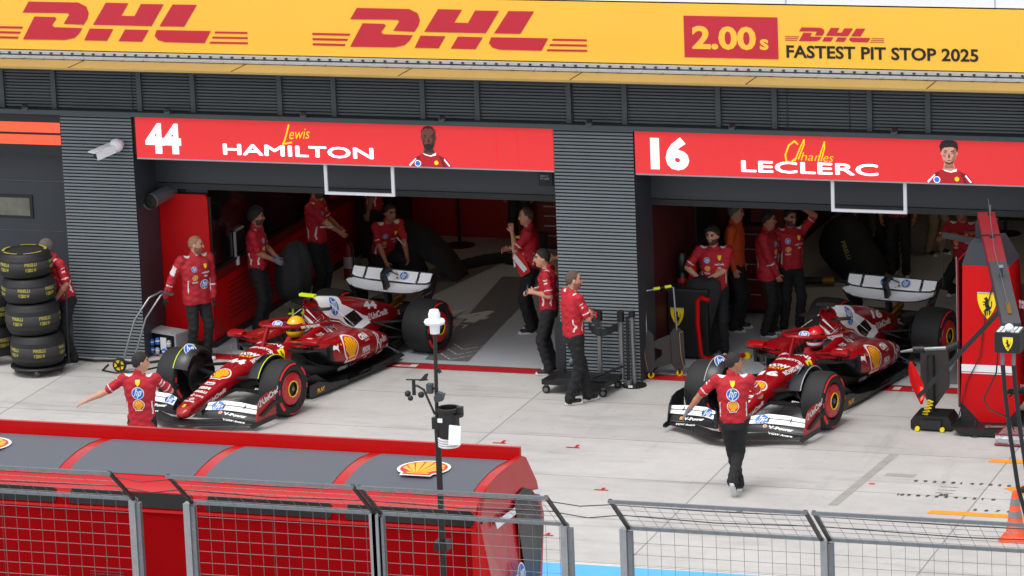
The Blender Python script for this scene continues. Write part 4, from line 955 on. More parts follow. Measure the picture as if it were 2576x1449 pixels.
    a = Art(); a.stroke([(.02, -.12), (.07, .08), (.1, .15), (.15, .1), (.1, .03), (.06, .02), (.12, -.02), (.17, -.09)], .022, WHITE_P, 1).text('ay-Ban', .13, -.03, .09, WHITE_P, 1, bold=.01, shear=.3, w=.3)
    a.project('white_lettering', body, (-2.36, 1.4, .575), (-.97, 0, .0), (0, -.25, .97), (0, -1, -.25), CBVH)
    a = Art(); a.poly([(0, .02), (.05, .05), (.1, .03), (.15, .055), (.11, 0), (.13, -.07), (.09, -.02), (.05, 0), (.02, -.01)], WHITE_P, 1).circle(.2, .03, .014, YEL_P, 1)
    a.project('white_cat_emblem', body, (-1.25, 1.4, .58), *L_, CBVH)
    a = Art(); a.text('aws', -.40, -.25, .05, WHITE_P, 1, bold=.035, w=.13).stroke([(-.38, -.262), (-.33, -.275), (-.28, -.262)], .010, WHITE_P, 1)
    a.text('IBM', -.17, -.255, .085, WHITE_P, 1, bold=.0, w=.30)
    for k in range(4): a.stroke([(-.19, -.245+.021*k), (.15, -.245+.021*k)], .006, CPAINT, 2)
    a.project('white_lettering', body, *SF_, CBVH)
    # white panel on the engine cover, seen from either side
    for s in (1, -1):
        fr_ = ((-1, 0, 0), (0, -.6*s, .8), (0, -.8*s, -.6))
        o = (-1.9, 1.2*s, .72+.9)
        a = Art()
        out = [(-.021, .26), (.06, .32), (.42, .30), (.578, .192), (.546, .06), (.811, -.059), (1.032, -.162), (1.16, -.199), (1.173, -.294), (.72, -.36), (.606, -.242), (.428, -.111), (.16, -.037), (.004, .102)]
        a.poly(out, CWHITE, 0)
        a.stroke([(.15, -.065), (.42, -.138), (.58, -.262), (.67, -.375)], .012, CWHITE, 0)
        a.poly([(.809, -.063), (1.019, -.211), (.67, -.29), (.517, -.103)], CARB, 1)
        for k in range(4): a.stroke([(.57+.065*k, -.125+.015*k), (.67+.085*k, -.275+.018*k)], .012, BRONZE if k % 2 else CARBG, 2)
        a.project('white_panel', body, o, *fr_, CBVH, edge=.04, lim=.12)
        a = Art(); hp_logo(a, .35, .075, .125, sx=.8, ring=False); a.project('blue_round_emblem', body, o, *fr_, CBVH, edge=.04)
        a = Art(); a.text(num, 1.1, -.095, .10, WHITE_P, 1, bold=.05, w=.36, rot=-.13)
        a.project('race_number', body, o, *fr_, CBVH)
        a = Art(); bank_logo(a, 1.16, -.255, .075, 0); a.project('white_lettering', body, o, *fr_, CBVH)
        a = Art(); a.text('ZCG', -.21, .165, .045, WHITE_P, 1, bold=.05, w=.11).circle(-.16, .10, .03, YEL_P, 1).circle(.02, -.005, .035, WHITE_P, 1).circle(.02, -.005, .028, CPAINT, 2).circle(-.11, .035, .036, BLK_P, 1)
        a.project('white_lettering', body, o, *fr_, CBVH, lim=.2)
    a = Art()
    for i, w_ in enumerate(('VISTAJET', 'SKF', 'NGK', 'BREMBO', 'OMR')): a.text(w_, .0+.26*i, 0+.006*i, .042, WHITE_P, 1, bold=.035, w=(.22, .11, .11, .13, .11)[i])
    a.project('white_lettering', body, (-1.72, 1.4, .14), (-1, 0, .07), (0, 0, 1), (0, -1, 0), CBVH)
    Art().text('PLAY', 0, 0, .055, YEL_P, 1, bold=.04, w=.18).place('yellow_lettering', car, (-.80, .80, .085), (-1, 0, .05), (0.05, 0, 1), off=.004)
    Art().text('ESPACIO', 0, 0, .045, WHITE_P, 1, bold=.03, w=.26).place('white_lettering', car, (.14, .42, .29), (-.1, .96, -.1), (-1, 0, .4), off=.03)
    Art().text('Pioneer', 0, 0, .045, WHITE_P, 1, bold=.03, w=.26).place('white_lettering', car, (.12, .40, .50), (-.25, .96, 0), (-1, 0, .4), off=.025)
    return car
CAR1 = (-6.1278, -2.3996, 4.483); CAR2 = (1.16, -1.7463, 4.5203)
car1 = make_car('racing_car', 'red open-wheel racing car with number 44, lime camera pod and a yellow-helmeted driver', '44', True, None)
car1.location = CAR1[:2]+(0,); car1.rotation_euler = (0, 0, CAR1[2]); car1['group'] = 'red racing cars leaving their garages'
car2 = make_car('racing_car', 'red open-wheel racing car with number 16 and a driver in a red and white helmet', '16', False, None)
car2.location = CAR2[:2]+(0,); car2.rotation_euler = (0, 0, CAR2[2]); car2['group'] = 'red racing cars leaving their garages'

# ------------------------------------------------------------------ people
SKIN = mat('skin', (196, 142, 116), 0.55, var=0.08, scale=14); SKIN2 = mat('skin_tanned', (170, 116, 90), 0.55, var=0.08, scale=14)
SHIRT = mat('team_shirt_red', (176, 20, 36), 0.75, var=0.10, scale=7, bump=0.35, bscale=9)
SHIRTD = mat('team_jacket_red', (170, 22, 36), 0.7, var=0.12, scale=6, bump=0.5, bscale=12)
HIVIS = mat('orange_workwear', (214, 78, 26), 0.75, var=0.1, scale=6, bump=0.3, bscale=9)
TROUS = mat('black_trousers', (22, 23, 25), 0.85, var=0.15, scale=8, bump=0.5, bscale=9)
SUIT = mat('black_overall', (26, 27, 29), 0.8, var=0.15, scale=7, bump=0.5, bscale=10)
SHOE = mat('black_shoe', (20, 20, 21), 0.6, var=0.1); SOLE = mat('white_sole', (205, 205, 203), 0.6, var=0.05)
TRIM = mat('white_cloth', (220, 216, 214), 0.75, var=0.04)
GLOVEG = mat('grey_glove', (118, 118, 126), 0.8, var=0.1, scale=20); GLOVEB = mat('black_glove', (24, 24, 25), 0.75, var=0.1)
HAIRD = mat('dark_hair', (34, 27, 24), 0.7, var=0.3, scale=60, bump=0.5, bscale=90); HAIRG = mat('greying_hair', (92, 86, 82), 0.75, var=0.3, scale=60, bump=0.4, bscale=90)
HAIRB = mat('sandy_hair', (140, 104, 78), 0.75, var=0.2, scale=50); HAIRS = mat('shaved_hair', (84, 66, 58), 0.8, var=0.2, scale=50)
BEARD = mat('short_beard', (78, 54, 46), 0.8, var=0.25, scale=50)
STUB = mat('stubble', (140, 96, 80), 0.7, var=0.15, scale=40); LIP = mat('lip', (160, 92, 84), 0.5, var=0.03); EYE = mat('eye_dark', (28, 22, 20), 0.3, var=0)
CAMYAW = -YAW
def nrm(v): v = np.array(v, float); return v/max(1e-9, np.linalg.norm(v))
def ik(S, T, l1, l2, pole):
    d = T-S; L = np.linalg.norm(d); L2 = min(L, (l1+l2)*0.995); d = d/max(L, 1e-9); T = S+d*L2
    a = (l1*l1-l2*l2+L2*L2)/(2*L2); h = math.sqrt(max(0, l1*l1-a*a)); p = np.array(pole, float); p = p-d*(p@d); p = nrm(p)
    return S+d*a+p*h, T
def hand_mesh(W, d, side, palm, curl, spread=0.25):
    # W wrist, d direction, side = thumb side, palm = direction the palm faces
    d = nrm(d); palm = np.array(palm, float); palm = nrm(palm-d*(palm@d)); side = np.cross(palm, d)*(1 if np.dot(np.cross(palm, d), side) > 0 else -1)
    side = nrm(side); c = W+d*.08
    S = SDF(c-.16, c+.16, .0055)
    S.cap(W-d*.03, W+d*.02, .026, .025, 0, .01)
    for k in (-1, 0, 1): S.cap(W+d*.02+side*k*.016, W+d*.085+side*k*.024, .017, .016, 0, .012)
    for i, (o, l) in enumerate(((.030, .070), (.010, .080), (-.011, .074), (-.031, .058))):
        p = W+d*.088+side*o; q = nrm(d+side*o*spread*8); cu = curl
        for j, fl in enumerate((.42, .33, .25)):
            an = cu*(.5+.5*j); q2 = nrm(q*math.cos(an)+palm*math.sin(an)); e = p+q2*l*fl
            S.cap(p, e, .0098-.0008*j, .0092-.0008*j, 0, .004); p = e; q = q2
    p = W+d*.03+side*.028; t1 = p+nrm(d*.75+side*.75+palm*.25)*.042; t2 = t1+nrm(d+side*.25+palm*(.3+curl))*.036
    S.cap(W+d*.02+side*.012, p, .017, .014, 0, .01); S.cap(p, t1, .0125, .011, 0, .006); S.cap(t1, t2, .0108, .009, 0, .004)
    V, F, L = S.mesh(); return V, F
def person(label, loc, H=1.78, a=0, ah=None, hl=None, hr=None, pl=None, pr=None, pelvis=None, lean=(0, 0), feet=None, hair=HAIRD, hairkind='short', gl=None, gr=None, outfit='shirt', skin=SKIN, front=True, back=True, detail=True, beard=False, group='team members in red shirts', nod=0.0, build=1.13, tr=None, hem=None, kneel=False, curl=(0.5, 0.5), hips=None):
    k = H/1.78; ah = a if ah is None else ah
    f = np.array((math.sin(R(a)), math.cos(R(a)), 0.0)); lat = np.array((f[1], -f[0], 0.0)); up = np.array((0, 0, 1.0))
    fh = np.array((math.sin(R(ah)), math.cos(R(ah)), 0.0)); lh = np.array((fh[1], -fh[0], 0.0))
    P = np.array(pelvis, float) if pelvis is not None else np.array((0, 0, .95*k))
    ax = nrm((lean[0], lean[1], 1.0)); latt = nrm(lat-ax*(lat@ax)); ft = np.cross(ax, latt)*1.0
    if ft@f < 0 and abs(ft@f) > .05: ft = -ft
    neck = P+ax*.56*k; hc = neck+ax*.05*k+(up*.10+fh*(.025+nod*.06))*k+ax*.01
    sh = {s: P+ax*.51*k+latt*s*.178*k*build for s in (-1, 1)}
    lo = np.array((-.85, -.85, -.02)); hi = np.array((.85, .85, 1.95))
    hands = {-1: hl, 1: hr}; poles = {-1: pl, 1: pr}; arm = {}
    for s in (-1, 1):
        T = np.array(hands[s], float) if hands[s] is not None else sh[s]+np.array((0, 0, -.53*k))+latt*s*.05+f*.04
        pole = poles[s] if poles[s] is not None else -f*.6+latt*s*.6-up*.2
        arm[s] = ik(sh[s], T, .29*k, .265*k, pole)
    ft_ = feet if feet is not None else ((-lat*.11+f*.02)[:2], (lat*.11-f*.03)[:2])
    leg = {}
    for s, fp in ((-1, ft_[0]), (1, ft_[1])):
        fp = np.array(fp, float); A = np.array((fp[0], fp[1], .085 if len(fp) < 3 else fp[2]))
        hp = P+lat*s*.085*k-up*.02
        leg[s] = (hp,)+ik(hp, A, .44*k, .43*k, f+lat*s*.15)
    pts = [hc+.15, hc-.15, P+.2, P-.2]
    for s in (-1, 1): pts += [arm[s][0], arm[s][1], leg[s][1], leg[s][2], sh[s]]
    pts = np.array(pts); lo = pts.min(0)-.14; hi = pts.max(0)+.14; lo[2] = max(lo[2], -.02)
    S = SDF(lo, hi, .0125)
    jk = outfit == 'jacket'; b = .018 if jk else 0.0
    SH, TR, SK = 1, 2, 0
    hm_ = hem if hem is not None else (-.12 if jk else -.015)
    prof = [(hm_, .150+b, .112+b), (hm_+.05, .157+b, .116+b), (.13, .152+b, .112+b), (.30, .172+b, .122+b), (.42, .185+b, .12+b), (.50, .165+b, .1+b), (.545, .085, .07), (.57, .06, .06)]
    prof = [(t*k, w*build*k, d*build*k) for t, w, d in prof]
    S.spine(P, ax, latt, [((-.12)*k, .135*k*build, .105*k*build), (.0, .148*k*build, .11*k*build), (.05*k, .14*k*build, .105*k*build)], TR, .0)
    for s in (-1, 1):
        hp, kn, an = leg[s]
        S.cap(hp, kn, .092*k*build, .074*k, TR, .02); S.cap(kn, an+up*.02, .075*k, .064*k, TR, .02)
        S.cap(an+up*.03, an, .066*k, .068*k, TR, .01)
    for s in (-1, 1):
        hp, kn, an = leg[s]; lift = an[2]-.085; ff = nrm(f+lat*s*.12)
        if kneel and s == kneel: ff = np.array((0, 0, -1.0))*.9+f*.3
        if lift > .03: ff = nrm(ff*.55-up*.8)
        h_ = an-up*.036; up2 = up if lift < .03 else nrm(up*.6+f*.8)
        S.cap(h_-ff*.03, h_+ff*.13, .042, .036, 3, .01); S.cap(h_-ff*.045-up2*.024, h_+ff*.155-up2*.024, .036, .036, 4 if outfit != 'suit' else 3, .003)
    S.spine(P, ax, latt, prof, SH, .0, n=2.3)
    for s in (-1, 1):
        el, wr = arm[s]; r1 = .064+b*.6
        S.cap(P+ax*.50*k+latt*s*.10*k, sh[s], .062*k, r1*k, SH, .035)
        S.cap(sh[s], sh[s]+(el-sh[s])*.5, r1*k, .056+b*.6, SH, .03)
        if outfit == 'shirt':
            S.cap(sh[s]+(el-sh[s])*.45, sh[s]+(el-sh[s])*.80, .060, .060, SH, .012)
            S.cap(sh[s]+(el-sh[s])*.7, el, .046*k, .041*k, SK, .006); S.cap(el, el+(wr-el)*.35, .041*k, .042*k, SK, .012); S.cap(el+(wr-el)*.3, wr, .042*k, .027*k, SK, .012)
        else:
            S.cap(sh[s]+(el-sh[s])*.4, el, .057+b*.6, .053+b*.4, SH, .02); S.cap(el, wr, .054+b*.4, .040+b*.4, SH, .012)
    S.cap(neck-ax*.03, hc-up*.05, .054*k, .052*k, SK, .012)
    S.cap(neck-ax*.02-fh*.012, neck+up*.03-fh*.012, .068*k, .062*k, SH, .008)
    V, F, L = S.mesh(); V = relax(V, F, 2, .45)
    # cloth folds: push the surface in and out along its normals
    fn = np.cross(V[F[:, 2]]-V[F[:, 0]], V[F[:, 3]]-V[F[:, 1]]); vn = np.zeros_like(V); [np.add.at(vn, F[:, q], fn) for q in range(4)]; vn /= np.maximum(1e-9, np.linalg.norm(vn, axis=1))[:, None]
    cl = np.zeros(len(V)); [np.maximum.at(cl, F[:, q], ((L == SH) | (L == TR)).astype(float)) for q in range(4)]
    sd_ = loc[0]*7.3+loc[1]*3.1; x_, y_, z_ = V[:, 0], V[:, 1], V[:, 2]
    V = V+vn*(cl*(.0045*np.sin(58*z_+17*x_+sd_)*np.sin(21*y_+13*z_-sd_)+.004*np.sin(41*x_-36*z_+sd_*2)*np.sin(33*y_+29*z_)))[:, None]
    # head on a finer grid, sunk into the neck
    Hd = SDF(hc-.2, hc+.2, .0068); rot = np.array((lh, fh, up)); hk = k*1.06
    Hd.ell(hc+up*.015, (.076*hk, .094*hk, .102*hk), 0, .0, rot=rot); Hd.ell(hc-up*.045+fh*.028, (.06*hk, .066*hk, .075*hk), 0, .03, rot=rot)
    Hd.cap(hc-up*.10+fh*.05, hc-up*.095+fh*.062, .026, .024, 0, .025)
    Hd.cap(hc+fh*.092+up*.012, hc+fh*.110-up*.028, .009, .015, 0, .012); Hd.cap(hc+fh*.085+up*.03-lh*.03, hc+fh*.085+up*.03+lh*.03, .012, .012, 0, .015)
    for s in (-1, 1): Hd.ell(hc+lh*s*.077*hk-up*.005-fh*.005, (.012, .022, .032), 0, .006, rot=rot)
    Hd.cap(neck, hc-up*.06-fh*.01, .052*k, .052*k, 0, .03)
    for s in (-1, 1): Hd.ell(hc+fh*.084*hk+lh*s*.032+up*.016, (.017, .012, .011), neg=True, rot=rot)
    V2, F2, L2 = Hd.mesh(); V2 = relax(V2, F2, 1, .4)
    c2 = V2[F2].mean(1)-hc; u_2 = c2@lh; v2 = c2@fh; w2 = c2@up
    lab2 = np.full(len(F2), 0)
    lab2[(v2 > .05) & (np.abs(np.abs(u_2)-.032) < .015) & (np.abs(w2-.016) < .009)] = 7
    lab2[(v2 > .05) & (np.abs(np.abs(u_2)-.034) < .022) & (np.abs(w2-.037) < .006)] = 8
    lab2[(v2 > .06) & (np.abs(u_2) < .024) & (np.abs(w2+.064) < .007)] = 9
    if beard: lab2[(w2 < -.03) & (v2 > -.01) & (w2 > -.125) & ~((np.abs(u_2) < .022) & (w2 > -.07)) & (lab2 == 0)] = 6
    # shirt trims
    c = V[F].mean(1); white = np.zeros(len(F), bool)
    if outfit in ('shirt', 'jacket'):
        for s in (-1, 1):
            el, wr = arm[s]; q = P+ax*.565*k+latt*s*.135*k; white |= (L == SH) & (np.linalg.norm((c-q)*np.array((1, 1, 1)), axis=1) < .052)
            d = el-sh[s]; t = ((c-sh[s])@d)/(d@d); rr = np.linalg.norm(c-sh[s]-t[:, None]*d, axis=1)
            out = (c-sh[s])@nrm(latt*s+up*.3); near = (rr < .075) & (L == SH)
            if outfit == 'shirt': side_ = np.abs((c-sh[s])@ft) < .03; white |= near & (t > .70) & (t < .745) & (out > -.02); white |= near & (t > .22) & (t < .26) & (out > .035) & side_; white |= near & (t > .36) & (t < .42) & (out > .035) & side_
            else:
                d2 = wr-el; t2 = ((c-el)@d2)/(d2@d2); r2 = np.linalg.norm(c-el-t2[:, None]*d2, axis=1); o2 = (c-el)@nrm(latt*s)
                white |= near & (t > .35) & (t < .8) & (out > .058); white |= (r2 < .075) & (L == SH) & (t2 > .35) & (t2 < .42)
        tt = (c-P)@ax; uu = (c-P)@latt; white |= (L == SH) & (np.abs(np.abs(uu)-.142*k*build) < .0055) & (tt > .06) & (tt < .24)
    root = thing('person', label, 'person', loc, CAMYAW, group=group)
    topm = {'shirt': SHIRT, 'jacket': SHIRTD, 'hivis': HIVIS, 'suit': SUIT}[outfit]
    ms = [skin, topm, tr or (TROUS if outfit != 'suit' else SUIT), SHOE, SOLE, TRIM, STUB if beard is True else (beard or STUB), EYE, hair, LIP]
    mb = MB(); [mb.mi(m) for m in ms]
    ids = [mb.mi(m) for m in ms]
    L = L.astype(int).copy(); L[white] = 5
    mb.v = V.tolist()+V2.tolist(); mb.f = F.tolist()+(F2+len(V)).tolist(); mb.m = [ids[i] for i in L]+[ids[i] for i in lab2]
    # hands
    for s in (-1, 1):
        el, wr = arm[s]; g = gl if s < 0 else gr; d = nrm(wr-el)
        palm = -latt*s*.9-up*.2 if abs(d@latt) < .7 else -up
        Vh, Fh = hand_mesh(wr, d, f+up*.3, palm, curl[0] if s < 0 else curl[1])
        if g is None:
            o = len(mb.v); mb.v += Vh.tolist(); mb.f += (Fh+o).tolist(); mb.m += [ids[0]]*len(Fh)
        else:
            gm = MB(); gm.mi(g); gm.v = Vh.tolist(); gm.f = Fh.tolist(); gm.m = [0]*len(Fh); gm.tube([wr-d*.05, wr+d*.01], [.036, .03], g, 12); gm.obj('glove', root, 60, fixn=False)
    body = mb.obj('body', root, 180, fixn=False)
    bv = BVHTree.FromPolygons([Vector(v) for v in V], [tuple(int(i) for i in q) for q in F])
    # hair
    if hairkind:
        Hh = SDF(hc-.2, hc+.2, .0075); g = {'short': .008, 'full': .022, 'curly': .028, 'buzz': .004}[hairkind]
        Hh.ell(hc+up*(.017+g*.35)-fh*.004, (.077*hk+g, .095*hk+g, .103*hk+g), 0, 0, rot=rot)
        if hairkind in ('full', 'curly'):
            rs = random.Random(int(loc[0]*1000))
            for i in range(26):
                th = rs.uniform(0, 6.28); e = rs.uniform(.15, 1.3); p = hc+up*(.017+(.10+g*.6)*math.sin(e))+(lh*math.cos(th)*.08+fh*math.sin(th)*.095)*math.cos(e)
                Hh.ell(p, (.024,)*3 if hairkind == 'curly' else (.02, .02, .016), 0, .012)
        X, Y, Z = Hh.ax[0][:, None, None]-hc[0], Hh.ax[1][None, :, None]-hc[1], Hh.ax[2][None, None, :]-hc[2]
        v = X*fh[0]+Y*fh[1]; line = np.interp(v, [-.12, -.06, -.01, .02, .05, .075, .12], [-.07, -.05, .0, .015, .048, .078, .09]) if hairkind != 'buzz' else np.interp(v, [-.12, -.06, .0, .03, .05, .12], [-.06, -.04, .0, .03, .085, .14])
        line = line+.007*np.sin(X*170+loc[0]*9)*np.sin(Y*140+loc[1]*5)
        Hh.d = np.maximum(Hh.d, (line-Z)*.8)
        V3, F3, _ = Hh.mesh()
        if len(F3):
            V3 = relax(V3, F3, 1, .4); dn = (V3-hc)/np.linalg.norm(V3-hc, axis=1)[:, None]; V3 = V3+dn*(.0035*np.sin(V3[:, 0]*260+3)*np.sin(V3[:, 1]*230)*np.sin(V3[:, 2]*210+1)+.003*np.sin(V3@(lh*330+up*120)))[:, None]; hb = MB(); hb.mi(hair); hb.v = V3.tolist(); hb.f = F3.tolist(); hb.m = [0]*len(F3); hb.obj('hair', root, 180, fixn=False)
    # emblems on the shirt
    def deco(nm, art, t, u, dirf):
        o = P+ax*t*k+latt*u*k+ft*dirf*.6
        uu = latt*(1 if dirf < 0 else -1)
        art.project(nm, root, o, uu, ax, -ft*dirf, bv, edge=.03, off=.004, step=.0012, maxd=1.0)
    if detail and outfit in ('shirt', 'jacket'):
        if back:
            a_ = Art(); shield_logo(a_, 0, 0, .085, horse=False); deco('yellow_shield_emblem', a_, .475, 0, -1)
            a_ = Art(); hp_logo(a_, 0, 0, .07); deco('blue_round_emblem', a_, .35, 0, -1)
            a_ = Art(); shell_logo(a_, 0, 0, .066); deco('yellow_shell_emblem', a_, .195, 0, -1)
        if front:
            a_ = Art(); hp_logo(a_, 0, 0, .036); shell_logo(a_, .005, -.12, .034, 1); a_.text('VGW', 0, -.20, .022, WHITE_P, 1, al='c', bold=.04)
            deco('chest_emblem', a_, .40, .085, 1)
            a_ = Art(); shield_logo(a_, 0, .03, .07, horse=False); a_.text('UniCredit', 0, -.07, .022, WHITE_P, 1, al='c', bold=.03).text('IBM', 0, -.12, .022, WHITE_P, 1, al='c', bold=.03)
            deco('chest_emblem', a_, .40, -.085, 1)
            if outfit == 'jacket':
                a_ = Art(); hp_logo(a_, 0, 0, .06); deco('blue_round_emblem', a_, .17, -.06, 1)
    root['_arm'] = [list(map(float, arm[-1][1])), list(map(float, arm[1][1]))]
    return root
def Wp(loc, p):   # a person's local point in world space
    c, s = math.cos(CAMYAW), math.sin(CAMYAW); return Vector((loc[0]+c*p[0]-s*p[1], loc[1]+s*p[0]+c*p[1], p[2]))
P_ = person
crew = 'team members in red shirts'
p1 = P_('man seen from behind with grey gloves, guiding the number 16 car', (1.68, -5.12, 0), 1.79, 5, 72, hl=(-.56, .12, 1.05), hr=(.20, .22, 1.40), pl=(-1, -.3, 0), pr=(.7, -.5, -1), feet=((.05, .10), (-.05, -.20, .20)), hair=HAIRD, hairkind='short', gl=GLOVEG, gr=GLOVEG, skin=SKIN2, front=False, curl=(.3, .15))
MB().box(-.245, -.205, -.02, .05, .86, 1.02, BLACK).bar((-.22, .015, 1.02), (-.22, .015, 1.10), .012, .012, BLACK).obj('radio', p1)
p2 = P_('man seen from behind with his left arm stretched out beside the number 44 car', (-5.74, -6.38, 0), 1.78, 8, 72, hem=-.2, hl=(-.80, .05, 1.12), hr=(.22, .30, 1.28), pl=(0, 0, -1), pr=(1, -.4, -.6), hair=HAIRD, hairkind='short', skin=SKIN, front=False, curl=(.25, .6))
p3 = P_('man with cropped sandy hair in a padded red jacket holding a trolley handle', (-7.63, -.03, 0), 1.77, 152, 98, hr=(-.44, -.12, .92), hl=(.25, -.02, .79), pr=(-.6, .3, 0), hair=HAIRB, hairkind='buzz', gl=GLOVEB, gr=GLOVEB, outfit='jacket', back=False, build=1.2, beard=True, curl=(.4, 1.3))
p4 = P_('grey haired man leaning over the tall black tyre stack', (-9.38, -.55, 0), 1.84, -118, -105, hl=(-.15, -.22, .99), hr=(-.4, .1, 1.1), pl=(.7, -.2, -.3), pelvis=(-.03, 0, .97), lean=(-.26, -.06), hair=HAIRG, gl=GLOVEG, gr=GLOVEG, back=False, nod=.8, skin=SKIN2)
p5 = P_('balding man with crossed arms standing in front of the middle ribbed pillar', (-1.60, -1.40, 0), 1.82, 66, 84, hr=(.25, .07, 1.25), hl=(.26, -.10, 1.20), pr=(.1, -1, -.7), pl=(.7, .8, -.5), feet=((.16, .10), (-.08, -.06)), hair=HAIRS, hairkind='buzz', gr=GLOVEB, gl=GLOVEB, back=False, skin=SKIN, beard=True, curl=(.5, .5))
p6 = P_('dark haired man looking down at his phone against the middle ribbed pillar', (-2.43, .08, 0), 1.75, -80, -95, hl=(-.20, -.12, 1.19), hr=(-.22, .08, 1.17), pl=(.3, -.4, -1), pr=(.2, .5, -1), hair=HAIRD, gl=None, nod=.7, skin=SKIN, curl=(.9, .9))
p7 = P_('man raising a hand to his face at the right side of the left garage', (-3.42, 2.25, 0), 1.82, -85, -92, hl=(-.24, -.08, 1.50), hr=(-.30, .12, 1.22), pl=(-.2, -.3, -1), hair=HAIRS, hairkind='buzz', skin=SKIN, back=False)
p8 = P_('dark haired man half hidden behind the middle pillar in the left garage', (-2.80, 2.4, 0), 1.76, -95, -100, hl=(-.28, -.1, 1.12), hair=HAIRD, skin=SKIN2, back=False, nod=.5)
p9 = P_('curly haired man with a grey glove reaching out beside the red partition', (-7.36, 1.6, 0), 1.82, 100, 92, hr=(.26, -.10, 1.08), hl=(.30, .12, 1.05), pr=(-.6, -.1, -.7), hair=HAIRD, hairkind='curly', gr=GLOVEG, gl=GLOVEG, beard=BEARD, skin=SKIN2, back=False)
p10 = P_('tall man holding a cable in both hands under the header of the left garage', (-7.05, 3.2, 0), 1.88, 112, 105, hr=(.36, -.10, 1.12), hl=(.34, .12, 1.15), pr=(-.5, -.2, -.8), hair=HAIRD, back=False, skin=SKIN2, beard=BEARD)
p11 = P_('crouching man reaching down beside the black blanket in the left garage', (-6.35, 4.35, 0), 1.78, 150, 150, hr=(.02, -.40, .22), hl=(.32, -.35, .3), pelvis=(-.12, .22, .52), lean=(.22, -.35), feet=((.1, .05), (-.2, .1)), hair=HAIRD, back=False, skin=SKIN2, nod=.6)
p12 = P_('dark haired man with grey gloves holding a large black cover', (-.46, 1.5, 0), 1.82, 190, 205, hr=(-.20, -.12, 1.10), hl=(-.12, -.20, 1.12), pl=(.9, 0, -.2), pr=(-.8, .2, -.3), hair=HAIRD, hairkind='full', gr=GLOVEG, gl=GLOVEG, back=False, nod=.3, beard=BEARD)
p13 = P_('man in an orange work shirt in the shade of the right garage', (-.55, 2.85, 0), 1.84, 105, 100, hair=HAIRG, outfit='hivis', group=None, skin=SKIN)
p14 = P_('man in a long sleeved red jacket facing right in the shade of the right garage', (-.02, 2.65, 0), 1.79, 108, 96, hr=(.12, -.18, .92), outfit='jacket', hair=HAIRD, back=False, skin=SKIN2)
p15 = P_('bearded man with one arm raised to his head in the right garage', (.22, 3.0, 0), 1.76, 160, 150, hl=(.16, -.06, 1.80), pl=(1, .1, .1), hair=HAIRD, back=False, beard=BEARD, skin=SKIN2)
p16 = P_('kneeling crew man with a pass on his chest at the back of the right garage', (2.25, 5.2, 0), 1.80, 205, 215, hr=(-.25, -.22, 1.02), hl=(.1, -.3, 1.05), pelvis=(0, .1, .58), lean=(-.05, -.1), feet=((.16, -.15), (-.16, .30)), hair=HAIRD, back=False, skin=SKIN2)
p17 = P_('man in a dark red shirt standing behind the rear wing of the number 16 car', (.95, 6.4, 0), 1.80, 185, 190, hair=HAIRD, back=False, skin=SKIN2)
p18 = P_('man in black overalls standing far back on the left of the right garage', (.2, 6.9, 0), 1.80, 120, hair=HAIRD, outfit='suit', group=None, skin=SKIN2, detail=False)
p19 = P_('mechanic in black overalls cut off by the right edge beside the red equipment tower', (5.36, -4.25, 0), 1.82, -70, -60, hr=(-.3, .1, 1.25), outfit='suit', feet=((-.12, -.12), (.2, .25)), hair=HAIRD, gl=GLOVEB, gr=GLOVEB, group=None, detail=False)
BEIGE = mat('beige_trousers', (150, 128, 102), 0.8, var=0.1)
p20 = P_('man in beige trousers standing at the back of the right garage', (1.15, 7.9, 0), 1.8, 140, 130, hair=HAIRD, tr=BEIGE, group=None, back=False, skin=SKIN2)
p21 = P_('crew man with folded hands beside the big black bag in the right garage', (.72, 6.75, 0), 1.78, 200, 190, hl=(-.05, -.25, 1.05), hr=(-.12, -.22, 1.0), hair=HAIRD, back=False, skin=SKIN2, detail=False)
p22 = P_('man in black overalls at the back wall of the left garage', (-5.2, 7.1, 0), 1.78, 200, hair=HAIRD, outfit='suit', group=None, detail=False, skin=SKIN2)
p23 = P_('man in a red shirt facing the dark window of the left garage', (-7.05, 5.6, 0), 1.8, -80, hair=HAIRD, detail=False, skin=SKIN2)
# phone in the hands of the man by the pillar
q = Wp((-2.43, .08), (-.31, -.05, 1.22)); ph = thing('mobile_phone', 'dark mobile phone held by the man at the middle pillar', 'phone', q, CAMYAW)
MB().bar((-.01, 0, -.07), (.02, 0, .07), .07, .01, BLACK, up=(1, 0, 0)).obj('body', ph); MB().bar((.008, 0, -.06), (.032, 0, .06), .06, .002, mat('phone_glow', (60, 120, 170), .2, var=0, emit=.4), up=(1, 0, 0)).obj('screen', ph)
